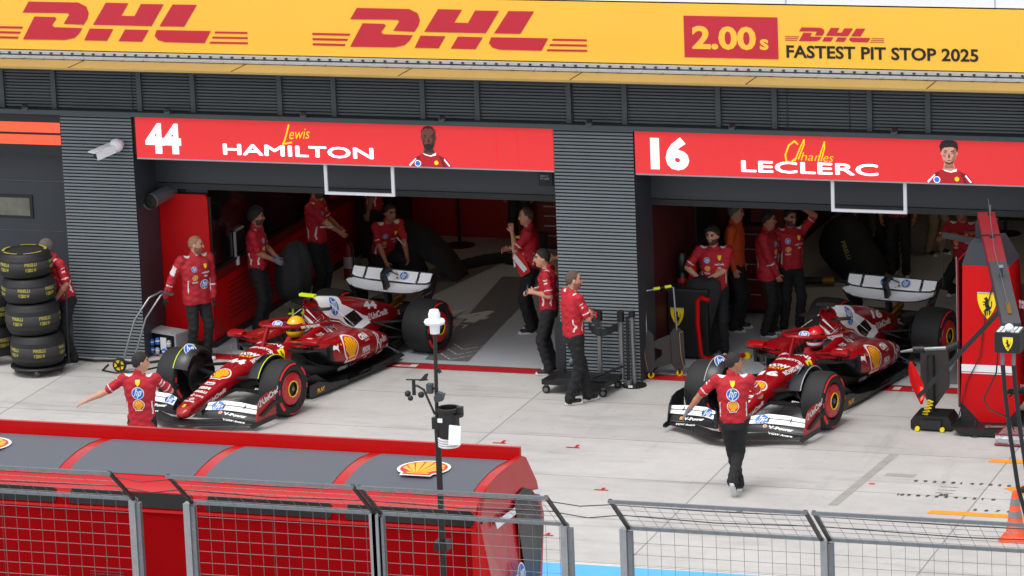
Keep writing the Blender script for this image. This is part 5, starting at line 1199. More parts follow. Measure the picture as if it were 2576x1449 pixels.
# drivers in their cockpits
def driver(car, label, helm, top, mark, visor):
    S = SDF((-2.0, -.3, .2), (-.8, .3, .95), .0125)
    f = np.array((1, 0, 0.0)); la = np.array((0, -1, 0.0)); ax = nrm((-.45, 0, 1))
    S.spine((-1.40, 0, .22), ax, la, [(0, .15, .11), (.2, .17, .12), (.34, .17, .12), (.42, .07, .07)], 1, 0)
    for s in (-1, 1):
        sh = np.array((-1.55, s*.15, .55)); el = np.array((-1.28, s*.2, .42)); wr = np.array((-1.10, s*.09, .55))
        S.cap((-1.55, 0, .56), sh, .06, .06, 1, .03); S.cap(sh, el, .055, .048, 1, .02); S.cap(el, wr, .048, .036, 1, .01)
        for q in range(4): S.cap(wr+(0, 0, .03-.018*q), wr+(.06, -s*.02, .03-.018*q), .013, .012, 2, .006)
        S.cap(wr, wr+(.03, -s*.01, .035), .03, .02, 2, .01)
    V, F, L = S.mesh(); V = relax(V, F, 2)
    rt = thing('person', label, 'person', (car[0], car[1], 0), car[2], group='drivers seated in the red cars')
    mb = MB(); i = [mb.mi(m) for m in (SHIRT, SHIRT, GLOVEB if mark else REDDEEP)]; mb.v = V.tolist(); mb.f = F.tolist(); mb.m = [i[k] for k in L]; mb.obj('body', rt, 180, fixn=False)
    c = np.array((-1.50, 0, .785)); Hs = SDF(c-.22, c+.22, .008)
    Hs.ell(c+(-.01, 0, .005), (.150, .125, .138), 0, 0); Hs.ell(c+(.045, 0, -.07), (.105, .105, .085), 0, .03); Hs.cap(c+(-.03, 0, -.15), c+(-.02, 0, -.08), .085, .1, 1, .02)
    V, F, L = Hs.mesh(); V = relax(V, F, 1); cc = V[F].mean(1)-c; r = np.hypot(cc[:, 0], cc[:, 1])
    vis = (cc[:, 0] > .02) & (cc[:, 2] > -.035) & (cc[:, 2] < .042); fram = (cc[:, 0] > .0) & (cc[:, 2] > -.05) & (cc[:, 2] < .055) & ~vis
    hm = MB(); idx = [hm.mi(m) for m in (helm, top, GLASSD, BLACK, mark or helm)]
    lab = np.where(cc[:, 2] > .055, 1, 0); lab[(cc[:, 2] < -.055) & (cc[:, 0] > -.05) & (cc[:, 2] > -.095)] = 4 if mark else 0; lab[fram] = 3; lab[vis] = 2; lab[cc[:, 2] < -.14] = 3
    hm.v = V.tolist(); hm.f = F.tolist(); hm.m = [idx[k] for k in lab]; ho = hm.obj('helmet', rt, 180, fixn=False)
    hb = BVHTree.FromPolygons([Vector(v) for v in hm.v], hm.f)
    a_ = Art().text(visor, 0, 0, .022, RED_P if not mark else WHITE_P, 1, bold=.03, al='c'); a_.project('lettering', ho, (-1.5, .5, .85), (-1, 0, 0), (0, -.3, .95), (0, -.95, -.3), hb, edge=.02, off=.003)
    st = MB(); st.tube([(-1.07, .13*math.cos(t), .57+.08*math.sin(t)) for t in [i*math.pi/8 for i in range(17)]], .014, BLACK, 8); st.box(-1.08, -1.05, -.09, .09, .53, .61, BLACK); st.obj('steering_wheel', rt, 50)
HYEL = mat('helmet_yellow', (236, 178, 22), 0.25, var=0.1, scale=12, coat=.4); HRED = mat('helmet_red', (206, 24, 30), 0.25, var=0.06, coat=.4); HWHT = mat('helmet_white', (225, 225, 226), 0.25, var=0.03, coat=.4)
driver(CAR1, 'driver in red overalls and a yellow helmet seated in the number 44 car', HYEL, HYEL, None, 'LH HAM')
driver(CAR2, 'driver in red overalls and a red and white helmet seated in the number 16 car', HRED, HRED, HWHT, 'VISTA')

# ------------------------------------------------------------------ equipment in the pit lane
def cloth(name, label, cat, rings, m, group=None, art=None):
    # draped fabric: closed rings of points, smoothed and ruffled
    N = 40; rr = []
    for c, rx, ry, ph in rings:
        rr.append([(c[0]+rx*math.cos(t)*(1+.07*math.sin(5*t+ph)), c[1]+ry*math.sin(t)*(1+.09*math.sin(7*t+ph*2)), c[2]+.012*math.sin(3*t+ph)) for t in [2*math.pi*i/N for i in range(N)]])
    t = thing(name, label, cat, (rings[0][0][0], rings[0][0][1], 0), group=group)
    o = t.location; mb = MB(); mb.loft([[(p[0]-o[0], p[1]-o[1], p[2]) for p in r] for r in rr], m); mb.obj('fabric', t, 60)
    return t
FABRIC = mat('black_fabric', (24, 25, 27), 0.8, var=0.2, scale=6, bump=0.5, bscale=8)
BANDG = mat('blanket_band', (52, 50, 52), 0.75, var=0.15, scale=10)
# --- tyre stack on a wheeled base
def stack_tyre(label, loc, h, rot, r=.378, top=False, group='black tyres stacked at the left edge'):
    t = thing('tyre', label, 'tyre', loc, rot, group)
    mb = MB(); n = 56
    mb.lathe([(.24, .05), (.25, .015), (.30, .004), (.335, .015), (.352, .045), (r, .10)], RUBW, n=n); mb.lathe([(r, .10), (r+.002, h*.36)], RUBBER, n=n)
    mb.lathe([(r+.002, h*.36), (r+.006, h*.37), (r+.006, h*.63), (r+.002, h*.64)], BANDG, n=n); mb.lathe([(r+.002, h*.64), (r, h-.10)], RUBBER, n=n)
    mb.lathe([(r, h-.10), (.352, h-.045), (.335, h-.015), (.30, h-.004), (.25, h-.015), (.24, h-.05), (.23, h*.5), (.24, .05)], RUBW, n=n)
    mb.obj('carcass', t, 50, fixn=False)
    a = Art()
    for k in range(6):
        ph = R(60*k)
        for s_, wd, zz in (('PIRELLI', .17, h*.5+.012), ('P ZERO W', .15, h*.5-.062)):
            vs, fs = text2d(s_, .05); vs = vs.copy(); vs[:, 0] *= wd/vs[:, 0].max(); vs[:, 0] -= wd/2; vs[:, 1] = vs[:, 1]*.042+zz
            q = [((r+.009)*math.cos(ph+x/r), (r+.009)*math.sin(ph+x/r), z) for x, z in vs]
            a.it.append((q, fs))
    lm = MB()
    for q, fs in a.it: lm.add(q, fs, TYREY)
    lm.obj('yellow_lettering', t, fixn=False)
    if top:
        c = MB().lathe([(.25, h-.012), (.0, h-.008)], FABRIC, n=40); c.obj('cover', t, 50)
        rg = MB()
        for a0, a1 in ((5, 60), (75, 118), (150, 205), (215, 268), (285, 340)):
            N = 12; vs = [((rad)*math.cos(R(a0+(a1-a0)*i/N)), rad*math.sin(R(a0+(a1-a0)*i/N)), h+.001) for i in range(N+1) for rad in (.275, .315)]
            rg.add(vs, [(2*i, 2*i+1, 2*i+3, 2*i+2) for i in range(N)], TYREY)
        rg.obj('yellow_ring_lettering', t, fixn=False)
    return t
TYREY = mat('tyre_yellow', (158, 150, 60), 0.6, var=0.1, scale=12)
sx, sy = -9.63, -1.12; z = .135
for i, (h, dx, lab) in enumerate(((.455, 0, 'bottom wide tyre of the tall stack, resting on the wheeled base'), (.455, -.045, 'second tyre from the bottom of the tall stack'), (.36, -.075, 'third tyre from the bottom of the tall stack'), (.36, -.11, 'topmost tyre of the tall stack with a yellow lettered ring'))):
    stack_tyre(lab, (sx+dx, sy, z), h, R(-62+23*i), top=i == 3); z += h+.002
dl = thing('tyre_dolly', 'round black wheeled base under the tall tyre stack', 'trolley', (sx, sy, 0))
MB().lathe([(0, .10), (.39, .10), (.40, .118), (.39, .134), (0, .134)], BLACK, n=40).obj('platform', dl, 40)
for i in range(4):
    t = R(20+90*i); x, y = .3*math.cos(t), .3*math.sin(t); m = MB(); m.lathe([(0, -.02), (.045, -.02), (.05, 0), (.045, .02), (0, .02)], mat('caster_rubber', (84, 66, 56), .6), (x, y, .05), 'y', 16); m.bar((x, y-.03, .05), (x, y-.03, .1), .04, .01, GALV); m.bar((x, y+.03, .05), (x, y+.03, .1), .04, .01, GALV); m.obj('caster', dl, 40)
hb = MB(); hb.tube([(.36, .22, .12), (.375, .24, 1.05), (.36, .25, 1.12)], .017, DARKMET, 8); hb.obj('handle', dl, 40)
for i in range(2): stack_tyre(['lower tyre of the second stack cut by the left edge', 'upper tyre of the second stack cut by the left edge'][i], (-10.56, -.66, .12+.45*i), .45, .4, group='tyres of the second stack')
# --- air bottle trolley held by the man in the padded jacket
ct = thing('hand_trolley', 'two-wheeled hand trolley with bent grey tube handle and yellow wheel', 'trolley', (-8.47, -.86, 0))
m = MB()
for s in (0, 1): m.tube([(.0+.12*s, .1*s, .1), (.18+.12*s, .12+.12*s, .72), (.34+.12*s, .3+.12*s, 1.0), (.46+.05*s, .46+.1*s, 1.06), (.56, .6+.05*s, .98)], .016, STEEL, 8)
m.bar((-.02, 0, .1), (.16, .12, .1), .03, .03, DARKMET); m.obj('handle', ct, 50)
m = MB(); m.lathe([(.0, -.03), (.03, -.03), (.03, .03), (0, .03)], BLACK, (-.02, -.04, .1), 'y', 14); m.lathe([(.03, -.012), (.075, -.02), (.075, .02), (.03, .012)], YELS_P, (-.02, -.04, .1), 'y', 24); m.lathe([(.075, -.025), (.1, -.02), (.1, .02), (.075, .025)], BLACK, (-.02, -.04, .1), 'y', 24)
for i in range(5): t = R(72*i); m.bar((-.02+.035*math.cos(t), -.062, .1+.035*math.sin(t)), (-.02+.08*math.cos(t), -.062, .1+.08*math.sin(t)), .018, .008, BLACK, up=(0, 1, 0))
m.obj('wheel', ct, 40)
cb = thing('cable', 'black cables lying on the ground in front of the left pillar', 'cable', (-9, -.5, 0))
m = MB(); m.tube([(-.35, .1, .02), (-.05, .02, .03), (.25, .12, .02), (.6, .0, .02), (.95, .25, .02), (1.25, .45, .02)], .018, BLACK, 8); m.obj('cord', cb, 60)
cb2 = thing('cable', 'thin black cable loop around the yellow trolley wheel', 'cable', (-8.5, -.9, 0)); m = MB(); m.tube([(-.3, .3, .015), (-.25, -.02, .012), (.0, -.12, .012), (.3, .05, .012), (.6, .5, .012), (.5, .9, .012)], .012, BLACK, 7); m.obj('cord', cb2, 60)
cs = thing('tool_case', 'open silver-edged case holding small blue and white cans beside the left pillar', 'case', (-8.18, .12, 0), R(-20))
m = MB(); m.box(-.27, .27, -.1, .16, .02, .34, BLACK); m.obj('body', cs); m = MB()
for x0, x1, z0, z1 in ((-.28, .28, .33, .36), (-.28, .28, .0, .03), (-.28, -.25, .0301, .3299), (.25, .28, .0301, .3299)): m.box(x0, x1, -.13, .165, z0, z1, LGREY)
m.obj('frame', cs)
for i, (x, z_) in enumerate(((-.18, .04), (-.08, .04), (-.18, .15), (.14, .04), (-.07, .18), (.15, .17), (.05, .04))):
    m = MB(); cm = BLUE_P if i % 2 == 0 else LGREY; m.lathe([(0, .0), (.035, 0), (.035, .07), (.02, .09), (0, .09)], cm, (x, -.14, z_), 'z', 12); m.lathe([(.0355, .04), (.0355, .06)], WHITEP, (x, -.14, z_), 'z', 12); m.obj('can', cs, 40)
MB().box(-.02, .09, -.135, -.12, .1, .28, WHITEP).obj('card', cs)
# --- rack trolley with upright tubes in front of the middle pillar
tr = thing('rack_trolley', 'low black four-wheeled trolley carrying upright tubes in front of the middle pillar', 'trolley', (-1.72, -.72, 0))
m = MB(); m.prism([(-.5, -.26), (.42, -.30), (.5, .22), (-.44, .28)], (0, 0, .13), (1, 0, 0), (0, 1, 0), (0, 0, .07), BLACK); m.bar((-.3, -.26, .21), (.44, -.24, .23), .05, .03, DARKMET); m.bar((.1, -.3, .2), (.5, .25, .3), .03, .03, DARKMET); m.obj('deck', tr)
for x, y in ((-.45, -.22), (.38, -.28), (.44, .2), (-.4, .24), (-.02, -.28)):
    m = MB(); m.lathe([(0, -.022), (.05, -.022), (.058, 0), (.05, .022), (0, .022)], BLACK, (x, y, .058), 'y', 18); m.lathe([(0, -.026), (.03, -.026), (.03, .026), (0, .026)], GALV, (x, y, .058), 'y', 14); m.bar((x, y, .06), (x, y, .13), .05, .03, GALV); m.obj('caster', tr, 40)
m = MB(); m.tube([(-.34, .30, .15), (-.36, .32, .86), (-.34, .32, 1.18), (-.28, .30, 1.24)], .018, STEEL, 8); m.tube([(.15, .33, .15), (.15, .36, .98)], .036, STEEL, 12); m.tube([(.46, .34, .1), (.46, .36, 1.0)], .036, STEEL, 12); m.obj('upright_tube', tr, 40)
m = MB(); m.tube([(.15, .36, .9), (.15, .36, 1.03)], .05, BLACK, 12); m.tube([(.46, .36, .9), (.46, .36, 1.05)], .05, BLACK, 12); m.tube([(.56, .3, .1), (.56, .33, .98)], .022, BLACK, 8); m.lathe([(.03, .0), (.03, .1), (.05, .1), (.05, .0)], GALV, (.56, .3, .0), 'z', 14)
m.loft([[(.02+.42*t, .28-.16*math.sin(math.pi*t), .80-.06*math.sin(math.pi*t)+dz) for dz in (0, .10)]+[(.02+.42*t, .30-.16*math.sin(math.pi*t), .80-.06*math.sin(math.pi*t)+dz) for dz in (.10, 0)] for t in [i/10 for i in range(11)]], DARKMET); m.obj('holder', tr, 40)
MB().tube([(.13, .3, .96), (.13, .3, 1.04)], .018, RED_P, 8).obj('red_knob', tr)
m = MB(); pts = [(-.40, -.05), (-.44, .05), (-.44, .58), (-.38, .66), (-.33, .66), (-.30, .58), (-.30, .05), (-.34, -.05)]
m.prism([(x, z_+.22) for x, z_ in pts], (0, .2, 0), (1, 0, 0), (0, 0, 1), (0, .04, 0), DARKMET); m.obj('leaning_board', tr)
for z_ in (.35, .72): m = MB(); m.lathe([(0, -.03), (.03, -.03), (.055, -.02), (.06, 0), (.055, .02), (0, .03)], mat('teal_wheel', (66, 98, 96), .45), (-.2, .18, z_), 'x', 20); m.lathe([(0, -.034), (.025, -.034), (.025, .034), (0, .034)], LGREY, (-.2, .18, z_), 'x', 12); m.obj('board_wheel', tr, 40)
pb = thing('barrier_post', 'single grey barrier post on a round black foot at the middle pillar', 'post', (-1.10, -.36, 0))
MB().lathe([(0, 0), (.17, 0), (.17, .02), (.05, .035), (0, .035)], BLACK, n=32).obj('base', pb, 40); MB().tube([(0, 0, .03), (0, 0, 1.0)], .033, STEEL, 14).obj('pole', pb, 40); MB().tube([(0, 0, .97), (0, 0, 1.05)], .045, BLACK, 14).box(-.03, .03, -.175, -.165, .02, .05, WHITEP).obj('cap', pb, 40)
# --- board dolly with two long pads and lime grip
bd = thing('pad_dolly', 'grey dolly with two long upright pads and lime handle grips at the right garage entrance', 'dolly', (-.88, .12, 0), R(28))
m = MB()
def pad(x0, x1, z0, z1, y, mm): m.prism([(x0, z0+.06), (x0+.05, z0), (x1-.05, z0), (x1, z0+.06), (x1-.0, z1-.06), (x1-.05, z1), (x0+.05, z1), (x0, z1-.06)], (0, y, 0), (1, 0, 0), (0, .14, 1), (0, .05, 0), mm)
PADM = mat('worn_grey_board', (48, 44, 41), .6, var=.15, scale=10)
pad(-.24, -.06, .10, .66, -.03, PADM); pad(.18, .36, .10, .66, -.03, PADM); m.obj('pad', bd)
MB().prism([(-.07, .50), (.19, .58), (.19, .18), (-.07, .14), (-.07, .22), (.05, .30), (.05, .38), (-.07, .42)], (0, .0, 0), (1, 0, 0), (0, .14, 1), (0, .03, 0), PADM).obj('cross_brace', bd)
m = MB()
for x in (-.20, .30): m.tube([(x+.03, -.035, .14), (x, -.03, .3), (x, .04, .6), (x+.05, .05, .62)], .006, mat('wood_edge', (150, 112, 78), .6), 6)
m.obj('wood_edge', bd)
m = MB(); m.tube([(-.15, .07, .64), (-.15, .14, 1.16), (-.12, .15, 1.2), (.06, .17, 1.22)], .014, STEEL, 8); m.tube([(.27, .07, .64), (.26, .16, 1.22), (.2, .17, 1.235)], .014, STEEL, 8); m.obj('handle', bd, 50)
MB().tube([(.0, .165, 1.217), (.22, .17, 1.237)], .012, BLACK, 8).tube([(-.02, .165, 1.216), (.07, .167, 1.222)], .022, LIME, 8).tube([(.14, .17, 1.228), (.23, .17, 1.237)], .022, LIME, 8).obj('grip', bd, 40)
for x in (-.12, .28): m = MB(); m.lathe([(.02, -.02), (.045, -.015), (.045, .015), (.02, .02)], YELS_P, (x, .02, .045), 'y', 16); m.bar((x, .02, .05), (x, .02, .14), .04, .04, BLACK); m.obj('caster', bd, 40)
for z_ in (.22, .5): m = MB(); m.lathe([(0, -.02), (.05, -.02), (.05, .02), (0, .02)], MATS['teal_wheel'], (-.29, .06, z_), 'x', 16); m.obj('side_wheel', bd, 40)
# --- shield cabinet and red tube frame at the left of the right garage
sc_ = thing('cabinet', 'black cabinet with a yellow shield emblem at the left of the right garage', 'cabinet', (-.78, 1.35, 0))
m = MB(); m.box(-.25, .32, -.25, .5, .05, .98, BLACK); m.box(-.27, .34, -.27, .52, .981, 1.02, CHARD); m.obj('body', sc_)
a = Art(); shield_logo(a, 0, 0, .27); a.place('yellow_shield_emblem', sc_, (-.12, -.25, .62), (1, 0, 0), (0, 0, 1))
for i, (x, h_, mm) in enumerate(((-.15, .42, BLACK), (.0, .36, REDGL), (.13, .5, BLACK))):
    t = thing('work_light', ['black lamp head standing on the black cabinet, left one', 'small red lamp body on the black cabinet between the dark ones', 'black curved lamp head on the black cabinet, right one'][i], 'lamp', (-.78+x, 1.5, 1.02))
    m = MB(); m.lathe([(.07, 0), (.06, h_*.3), (.045, h_*.35), (.075, h_*.45), (.08, h_*.85), (.05, h_), (0, h_)], mm, n=20); m.obj('body', t, 50); MB().lathe([(.071, .0), (.075, .03), (.071, .06)], RED_P if i != 1 else BLACK, n=20).obj('collar', t, 50)
rs = thing('safety_sign', 'red folded board with yellow-green stripes beside the man with the black cover', 'board', (-.52, 1.62, 1.02), R(20))
m = MB(); m.prism([(-.1, .0), (.12, .02), (.1, .3), (-.12, .34)], (0, 0, 0), (1, 0, 0), (0, .1, 1), (0, .05, 0), REDGL); m.obj('board', rs); m = MB(); m.prism([(-.07, .02), (-.035, .02), (-.075, .3), (-.11, .31)], (0, -.006, 0), (1, 0, 0), (0, .1, 1), (0, .004, 0), LIME); m.prism([(.03, .04), (.055, .04), (.04, .12), (.015, .12)], (0, -.006, 0), (1, 0, 0), (0, .1, 1), (0, .004, 0), LIME); m.obj('stripe', rs)
rf = thing('tube_frame', 'bent red tube frame standing behind the pad dolly', 'frame', (-.55, .95, 0))
MB().tube([(.2, -.15, .95), (.08, -.1, .97), (.02, -.08, .92), (0, -.05, .6), (.02, .0, .12), (.1, .05, .06), (.55, .35, .06)], .03, REDGL, 12).obj('tube', rf, 60); MB().lathe([(0, -.03), (.05, -.03), (.05, .03), (0, .03)], YELS_P, (.58, .37, .05), 'y', 14).obj('wheel', rf, 40)
cloth('car_cover', 'large black cover hanging from the gloved hands of the man in the right garage', 'cover', [((-.5, 1.22, .35), .03, .03, 0), ((-.53, 1.22, .5), .09, .05, .5), ((-.54, 1.23, .72), .17, .07, 1), ((-.56, 1.24, .95), .25, .09, 1.6), ((-.57, 1.25, 1.1), .25, .09, 2), ((-.55, 1.27, 1.16), .12, .06, 2.2)], FABRIC)
cloth('bundled_cover', 'bulky black cover bundled in front of the curly haired man', 'cover', [((-6.98, 1.95, .42), .10, .1, 0), ((-6.97, 1.95, .5), .24, .2, .5), ((-6.95, 1.95, .7), .27, .22, 1), ((-6.93, 1.95, .95), .27, .21, 1.5), ((-6.90, 1.95, 1.15), .2, .16, 2), ((-6.88, 1.95, 1.27), .1, .08, 2.2)], FABRIC)
bg_ = thing('equipment_bag', 'dark bag with lime straps on the floor beside the curly haired man', 'bag', (-6.75, 1.7, 0)); m = MB(); m.loft([[(.2*k*math.cos(t), .16*k*math.sin(t), z_) for t in [2*math.pi*i/16 for i in range(16)]] for z_, k in ((.0, .9), (.1, 1), (.35, .95), (.48, .7), (.52, .3))], FABRIC); m.obj('body', bg_, 60)
m = MB(); m.bar((-.08, -.17, .1), (-.06, -.16, .46), .03, .01, LIME, up=(0, 1, 0)); m.bar((.08, -.17, .2), (.1, -.15, .42), .03, .01, LIME, up=(0, 1, 0)); m.bar((-.15, -.14, .3), (.15, -.14, .33), .03, .01, LIME, up=(0, 1, 0)); m.obj('strap', bg_)
fx = thing('fire_extinguisher', 'red fire extinguisher standing against the back of the left garage', 'extinguisher', (-7.2, 4.85, 0)); MB().lathe([(0, 0), (.09, 0), (.09, .5), (.07, .57), (.03, .6), (0, .6)], REDDEEP, n=20).obj('cylinder', fx, 50); MB().lathe([(.03, .6), (.03, .66), (0, .66)], BLACK, n=12).bar((0, 0, .66), (.1, -.05, .7), .03, .02, BLACK).tube([(.03, -.03, .64), (.11, -.09, .5), (.10, -.09, .2)], .014, BLACK, 8).obj('valve', fx, 50); MB().lathe([(.091, .2), (.091, .38)], LGREY, n=20).obj('label_band', fx, 50)
# arched black blankets and the air hose at the back of the left garage
bk = thing('tyre_blanket', 'arched black blanket hanging over a stand at the back of the left garage', 'blanket', (-6.1, 5.2, 0))
m = MB(); ring = []
for i in range(15):
    t = i/14; x = -.55+1.15*t; zt = .80*math.sin(math.pi*min(1, .42+.58*t))**.8+.05
    ring.append([(x+.02*math.sin(5*t), -.28, max(.02, zt-.55*(1-t)-.1)), (x, -.22, zt), (x+.02, .0, zt+.05), (x, .22, zt), (x, .26, max(.02, zt-.5))])
m.loft(ring, FABRIC, closed=False); m.obj('fabric', bk, 60)
Art().text('PIRELLI', 0, 0, .05, TYREY, 1, bold=.03, w=.2, rot=.1).place('yellow_lettering', bk, (-.42, -.245, .72), (1, 0, .1), (0, .2, .9), off=.02)
bk2 = thing('tyre_blanket', 'smaller folded black blanket lying in front of the arched one', 'blanket', (-6.45, 4.9, 0)); m = MB(); m.loft([[(r_*math.cos(t)*(1+.1*math.sin(4*t)), .6*r_*math.sin(t), z_) for t in [2*math.pi*i/20 for i in range(20)]] for z_, r_ in ((.01, .42), (.2, .45), (.4, .36), (.52, .18), (.55, .03))], FABRIC); m.obj('fabric', bk2, 60)
ho = thing('air_hose', 'thick black corrugated hose lying across the floor at the back of the left garage', 'hose', (-5.6, 5.7, 0)); m = MB(); P = [(-.25, -.2, .08), (.1, .35, .09), (.35, .62, .09), (.6, .5, .08), (.78, .62, .09), (.85, .95, .12), (.83, 1.15, .4)]
pp = [];
for i in range(len(P)-1):
    for k in range(8):
        t = k/8; pp.append(tuple(P[i][j]*(1-t)+P[i+1][j]*t for j in range(3)))
m.tube(pp, [.085+.008*(i % 2) for i in range(len(pp))], FABRIC, 12); m.obj('tube', ho, 60)
wl_ = thing('wing_panel', 'red and white wing panel leaning by the crew at the right of the left garage', 'car part', (-3.63, 2.05, .64), R(-12)); m = MB(); m.prism([(-.02, .22), (.02, .5), (.1, .42), (.3, .02), (.16, -.08)], (0, 0, .3), (1, 0, 0), (0, .2, .9), (0, .03, 0), REDGL); m.prism([(.0, .2), (.02, .28), (.25, .06), (.2, .0)], (0, -.006, .3), (1, 0, 0), (0, .2, .9), (0, .004, 0), WHITEP); m.prism([(-.05, .48), (-.01, .5), (.06, .1), (.03, .05)], (0, 0, .3), (1, 0, 0), (0, .2, .9), (0, .02, 0), WHITEP); m.obj('panel', wl_); MB().bar((.2, .12, .45), (.42, .12, .62), .03, .02, BLACK).obj('bracket', wl_)
# hanging cable reels and dark pipes on the back walls
for i, (x, y, z_, lab) in enumerate(((-6.35, 7.8, 2.1, 'dark cable reel on the red back wall of the left garage'), (.9, 11.3, 2.2, 'dark cable reel on the far wall of the right garage'))):
    t = thing('cable_reel', lab, 'reel', (x, y, z_)); MB().lathe([(.06, -.1), (.24, -.1), (.24, -.08), (.1, -.08), (.1, -.02), (.24, -.02), (.24, 0), (0, 0)], BLACK, axis='y', n=24).obj('drum', t, 40); MB().tube([(.1, -.05, -.1), (.14, -.06, -.4), (.1, -.06, -.7)], .012, BLACK, 6).obj('cord', t, 40)
# dark bags, gun and airline in the right garage
bb = thing('equipment_bag', 'big black bag with faint yellow lettering on the floor of the right garage', 'bag', (.3, 6.2, 0)); m = MB(); m.loft([[(dx+rx*math.cos(t)*(1+.06*math.sin(3*t)), .25*math.sin(t), z_) for t in [2*math.pi*i/24 for i in range(24)]] for z_, rx, dx in ((.02, .3, .12), (.15, .45, .1), (.35, .48, -.02), (.55, .42, -.1), (.8, .3, -.12), (.95, .1, -.1))], FABRIC); m.obj('body', bb, 60); Art().text('PIRELLI', 0, 0, .06, TYREY, 1, bold=.02, w=.28, rot=-1.2).place('yellow_lettering', bb, (-.1, -.27, .62), (1, 0, 0), (0, .1, 1), off=.02)
wg0 = thing('wheel_gun', 'bronze wheel gun with a black air line lying on the floor of the right garage', 'tool', (0, 5.55, 0)); MB().tube([(-.3, 0, .1), (.0, .05, .1)], .06, BLACK, 12).obj('grip', wg0, 40); MB().tube([(.0, .05, .1), (.16, .08, .1)], .07, BRONZE, 12).obj('body', wg0, 40); MB().tube([(.16, .08, .1), (.3, .12, .08), (.6, .2, .05), (.95, .1, .03), (.9, -.15, .02), (.6, -.25, .02), (.35, -.1, .03)], .022, BLACK, 8).obj('air_line', wg0, 50)
# tool cabinets, monitors and hanging hoses deep in the bays
def cabinet(name, label, loc, w, dp, h, m_, n=5):
    t = thing(name, label, 'cabinet', loc, group=None); mb = MB(); mb.box(-w/2, w/2, -dp/2, dp/2, .08, h, m_); mb.box(-w/2-.01, w/2+.01, -dp/2-.01, dp/2+.01, h+.001, h+.03, BLACK); mb.box(-w/2+.03, w/2-.03, -dp/2+.03, dp/2-.03, 0, .08, BLACK); mb.obj('body', t)
    for k in range(n):
        z = .14+(h-.18)*k/n; MB().box(-w/2+.03, w/2-.03, -dp/2-.014, -dp/2-.002, z, z+(h-.18)/n-.02, m_).bar((-w*.25, -dp/2-.025, z+(h-.18)/n-.06), (w*.25, -dp/2-.025, z+(h-.18)/n-.06), .014, .014, LGREY).obj('drawer', t)
    return t
cabinet('tool_cabinet', 'red tool cabinet with drawers against the red back wall of the left garage', (-4.6, 7.55, 0), 1.1, .55, .95, REDDEEP)
cabinet('tool_cabinet', 'black tool cabinet beside the fire extinguisher in the left garage', (-7.25, 6.6, 0), .6, .8, 1.0, BLACK)
cabinet('tool_cabinet', 'tall black cabinet at the right side wall of the left garage', (-2.55, 5.2, 0), .6, 1.4, 1.5, BLACK, 6)
cabinet('tool_cabinet', 'dark red cabinet behind the man in orange in the right garage', (-.6, 4.4, 0), .6, 1.2, 1.3, REDDEEP, 5)
cabinet('tool_cabinet', 'long black cabinet at the far wall of the right garage', (2.6, 10.6, 0), 2.4, .6, 1.1, BLACK, 4)
pw = thing('partition_panel', 'dark red upright panel between the man in orange and the two crew men', 'partition', (-.62, 3.98, 0)); MB().box(0, .5, 0, .06, .06, 2.6, REDDEEP).obj('panel', pw); MB().box(.5, .53, -.02, .08, .0, 2.6, BLACK).box(0, .5, .0, .06, 0, .055, BLACK).obj('edge', pw)
for i, (x, y, z_, l, lab) in enumerate(((-5.2, 6.8, 2.75, .75, 'coiled black air line hanging from the ceiling of the left garage'), (-4.7, 6.4, 2.75, .6, 'short black air line hanging right of the coiled one in the left garage'), (1.75, 6.2, 2.75, .9, 'coiled black air line hanging left of the kneeling man'), (2.9, 6.6, 2.75, .8, 'black air line hanging behind the red equipment tower'))):
    t = thing('air_line', lab, 'hose', (x, y, z_)); m = MB(); m.tube([(.035*math.cos(q*1.3), .035*math.sin(q*1.3), -l*q/40) for q in range(41)], .012, BLACK, 6); m.obj('coil', t, 60); MB().lathe([(0, -l-.12), (.03, -l-.12), (.03, -l), (0, -l)], GALV, n=10).obj('coupling', t, 40)
for i, (x, y, rz, lab) in enumerate(((-6.3, 7.3, 10, 'dark monitor on a slim stand near the back wall of the left garage'), (1.9, 9.4, -10, 'dark monitor on a slim stand far back in the right garage'), (-.1, 8.6, 15, 'second dark monitor stand at the far left of the right garage'))):
    t = thing('monitor', lab, 'monitor', (x, y, 0), R(rz)); MB().box(-.4, .4, -.02, .03, 1.25, 1.75, BLACK).obj('display', t); MB().box(-.37, .37, -.024, -.021, 1.28, 1.72, mat('monitor_glow', (46, 70, 92), .3, var=.8, scale=9, emit=.25)).obj('screen', t); MB().tube([(0, .03, .02), (0, .03, 1.3)], .025, DARKMET, 8).lathe([(0, 0), (.25, 0), (.25, .02), (0, .02)], DARKMET, n=20).obj('stand', t, 40)
# --- red equipment tower with overhead boom
gt = thing('equipment_tower', 'tall red equipment tower with yellow shield, white stripe and long overhead boom', 'equipment tower', (4.13, -1.73, 0))
m = MB(); fx_ = [(-.36, .12), (-.10, .11), (.20, .11), (.37, .30), (.355, .9), (.29, 2.2), (-.32, 2.2), (-.345, .9), (-.37, .40)]
m.prism(fx_, (0, 0, 0), (1, 0, 0), (0, 0, 1), (0, .62, 0), REDGL); m.obj('body', gt)
m = MB(); m.prism([(-.372, .39), (-.10, .10), (-.372, .10)], (0, -.004, 0), (1, 0, 0), (0, 0, 1), (0, .003, 0), CHARD); m.prism([(.20, .10), (.372, .29), (.372, .10)], (0, -.004, 0), (1, 0, 0), (0, 0, 1), (0, .003, 0), CHARD); m.box(-.40, -.376, .0, .62, .3, 2.25, REDDEEP); m.box(-.405, -.401, .0, .04, .3, 2.3, LGREY); m.obj('side_trim', gt)
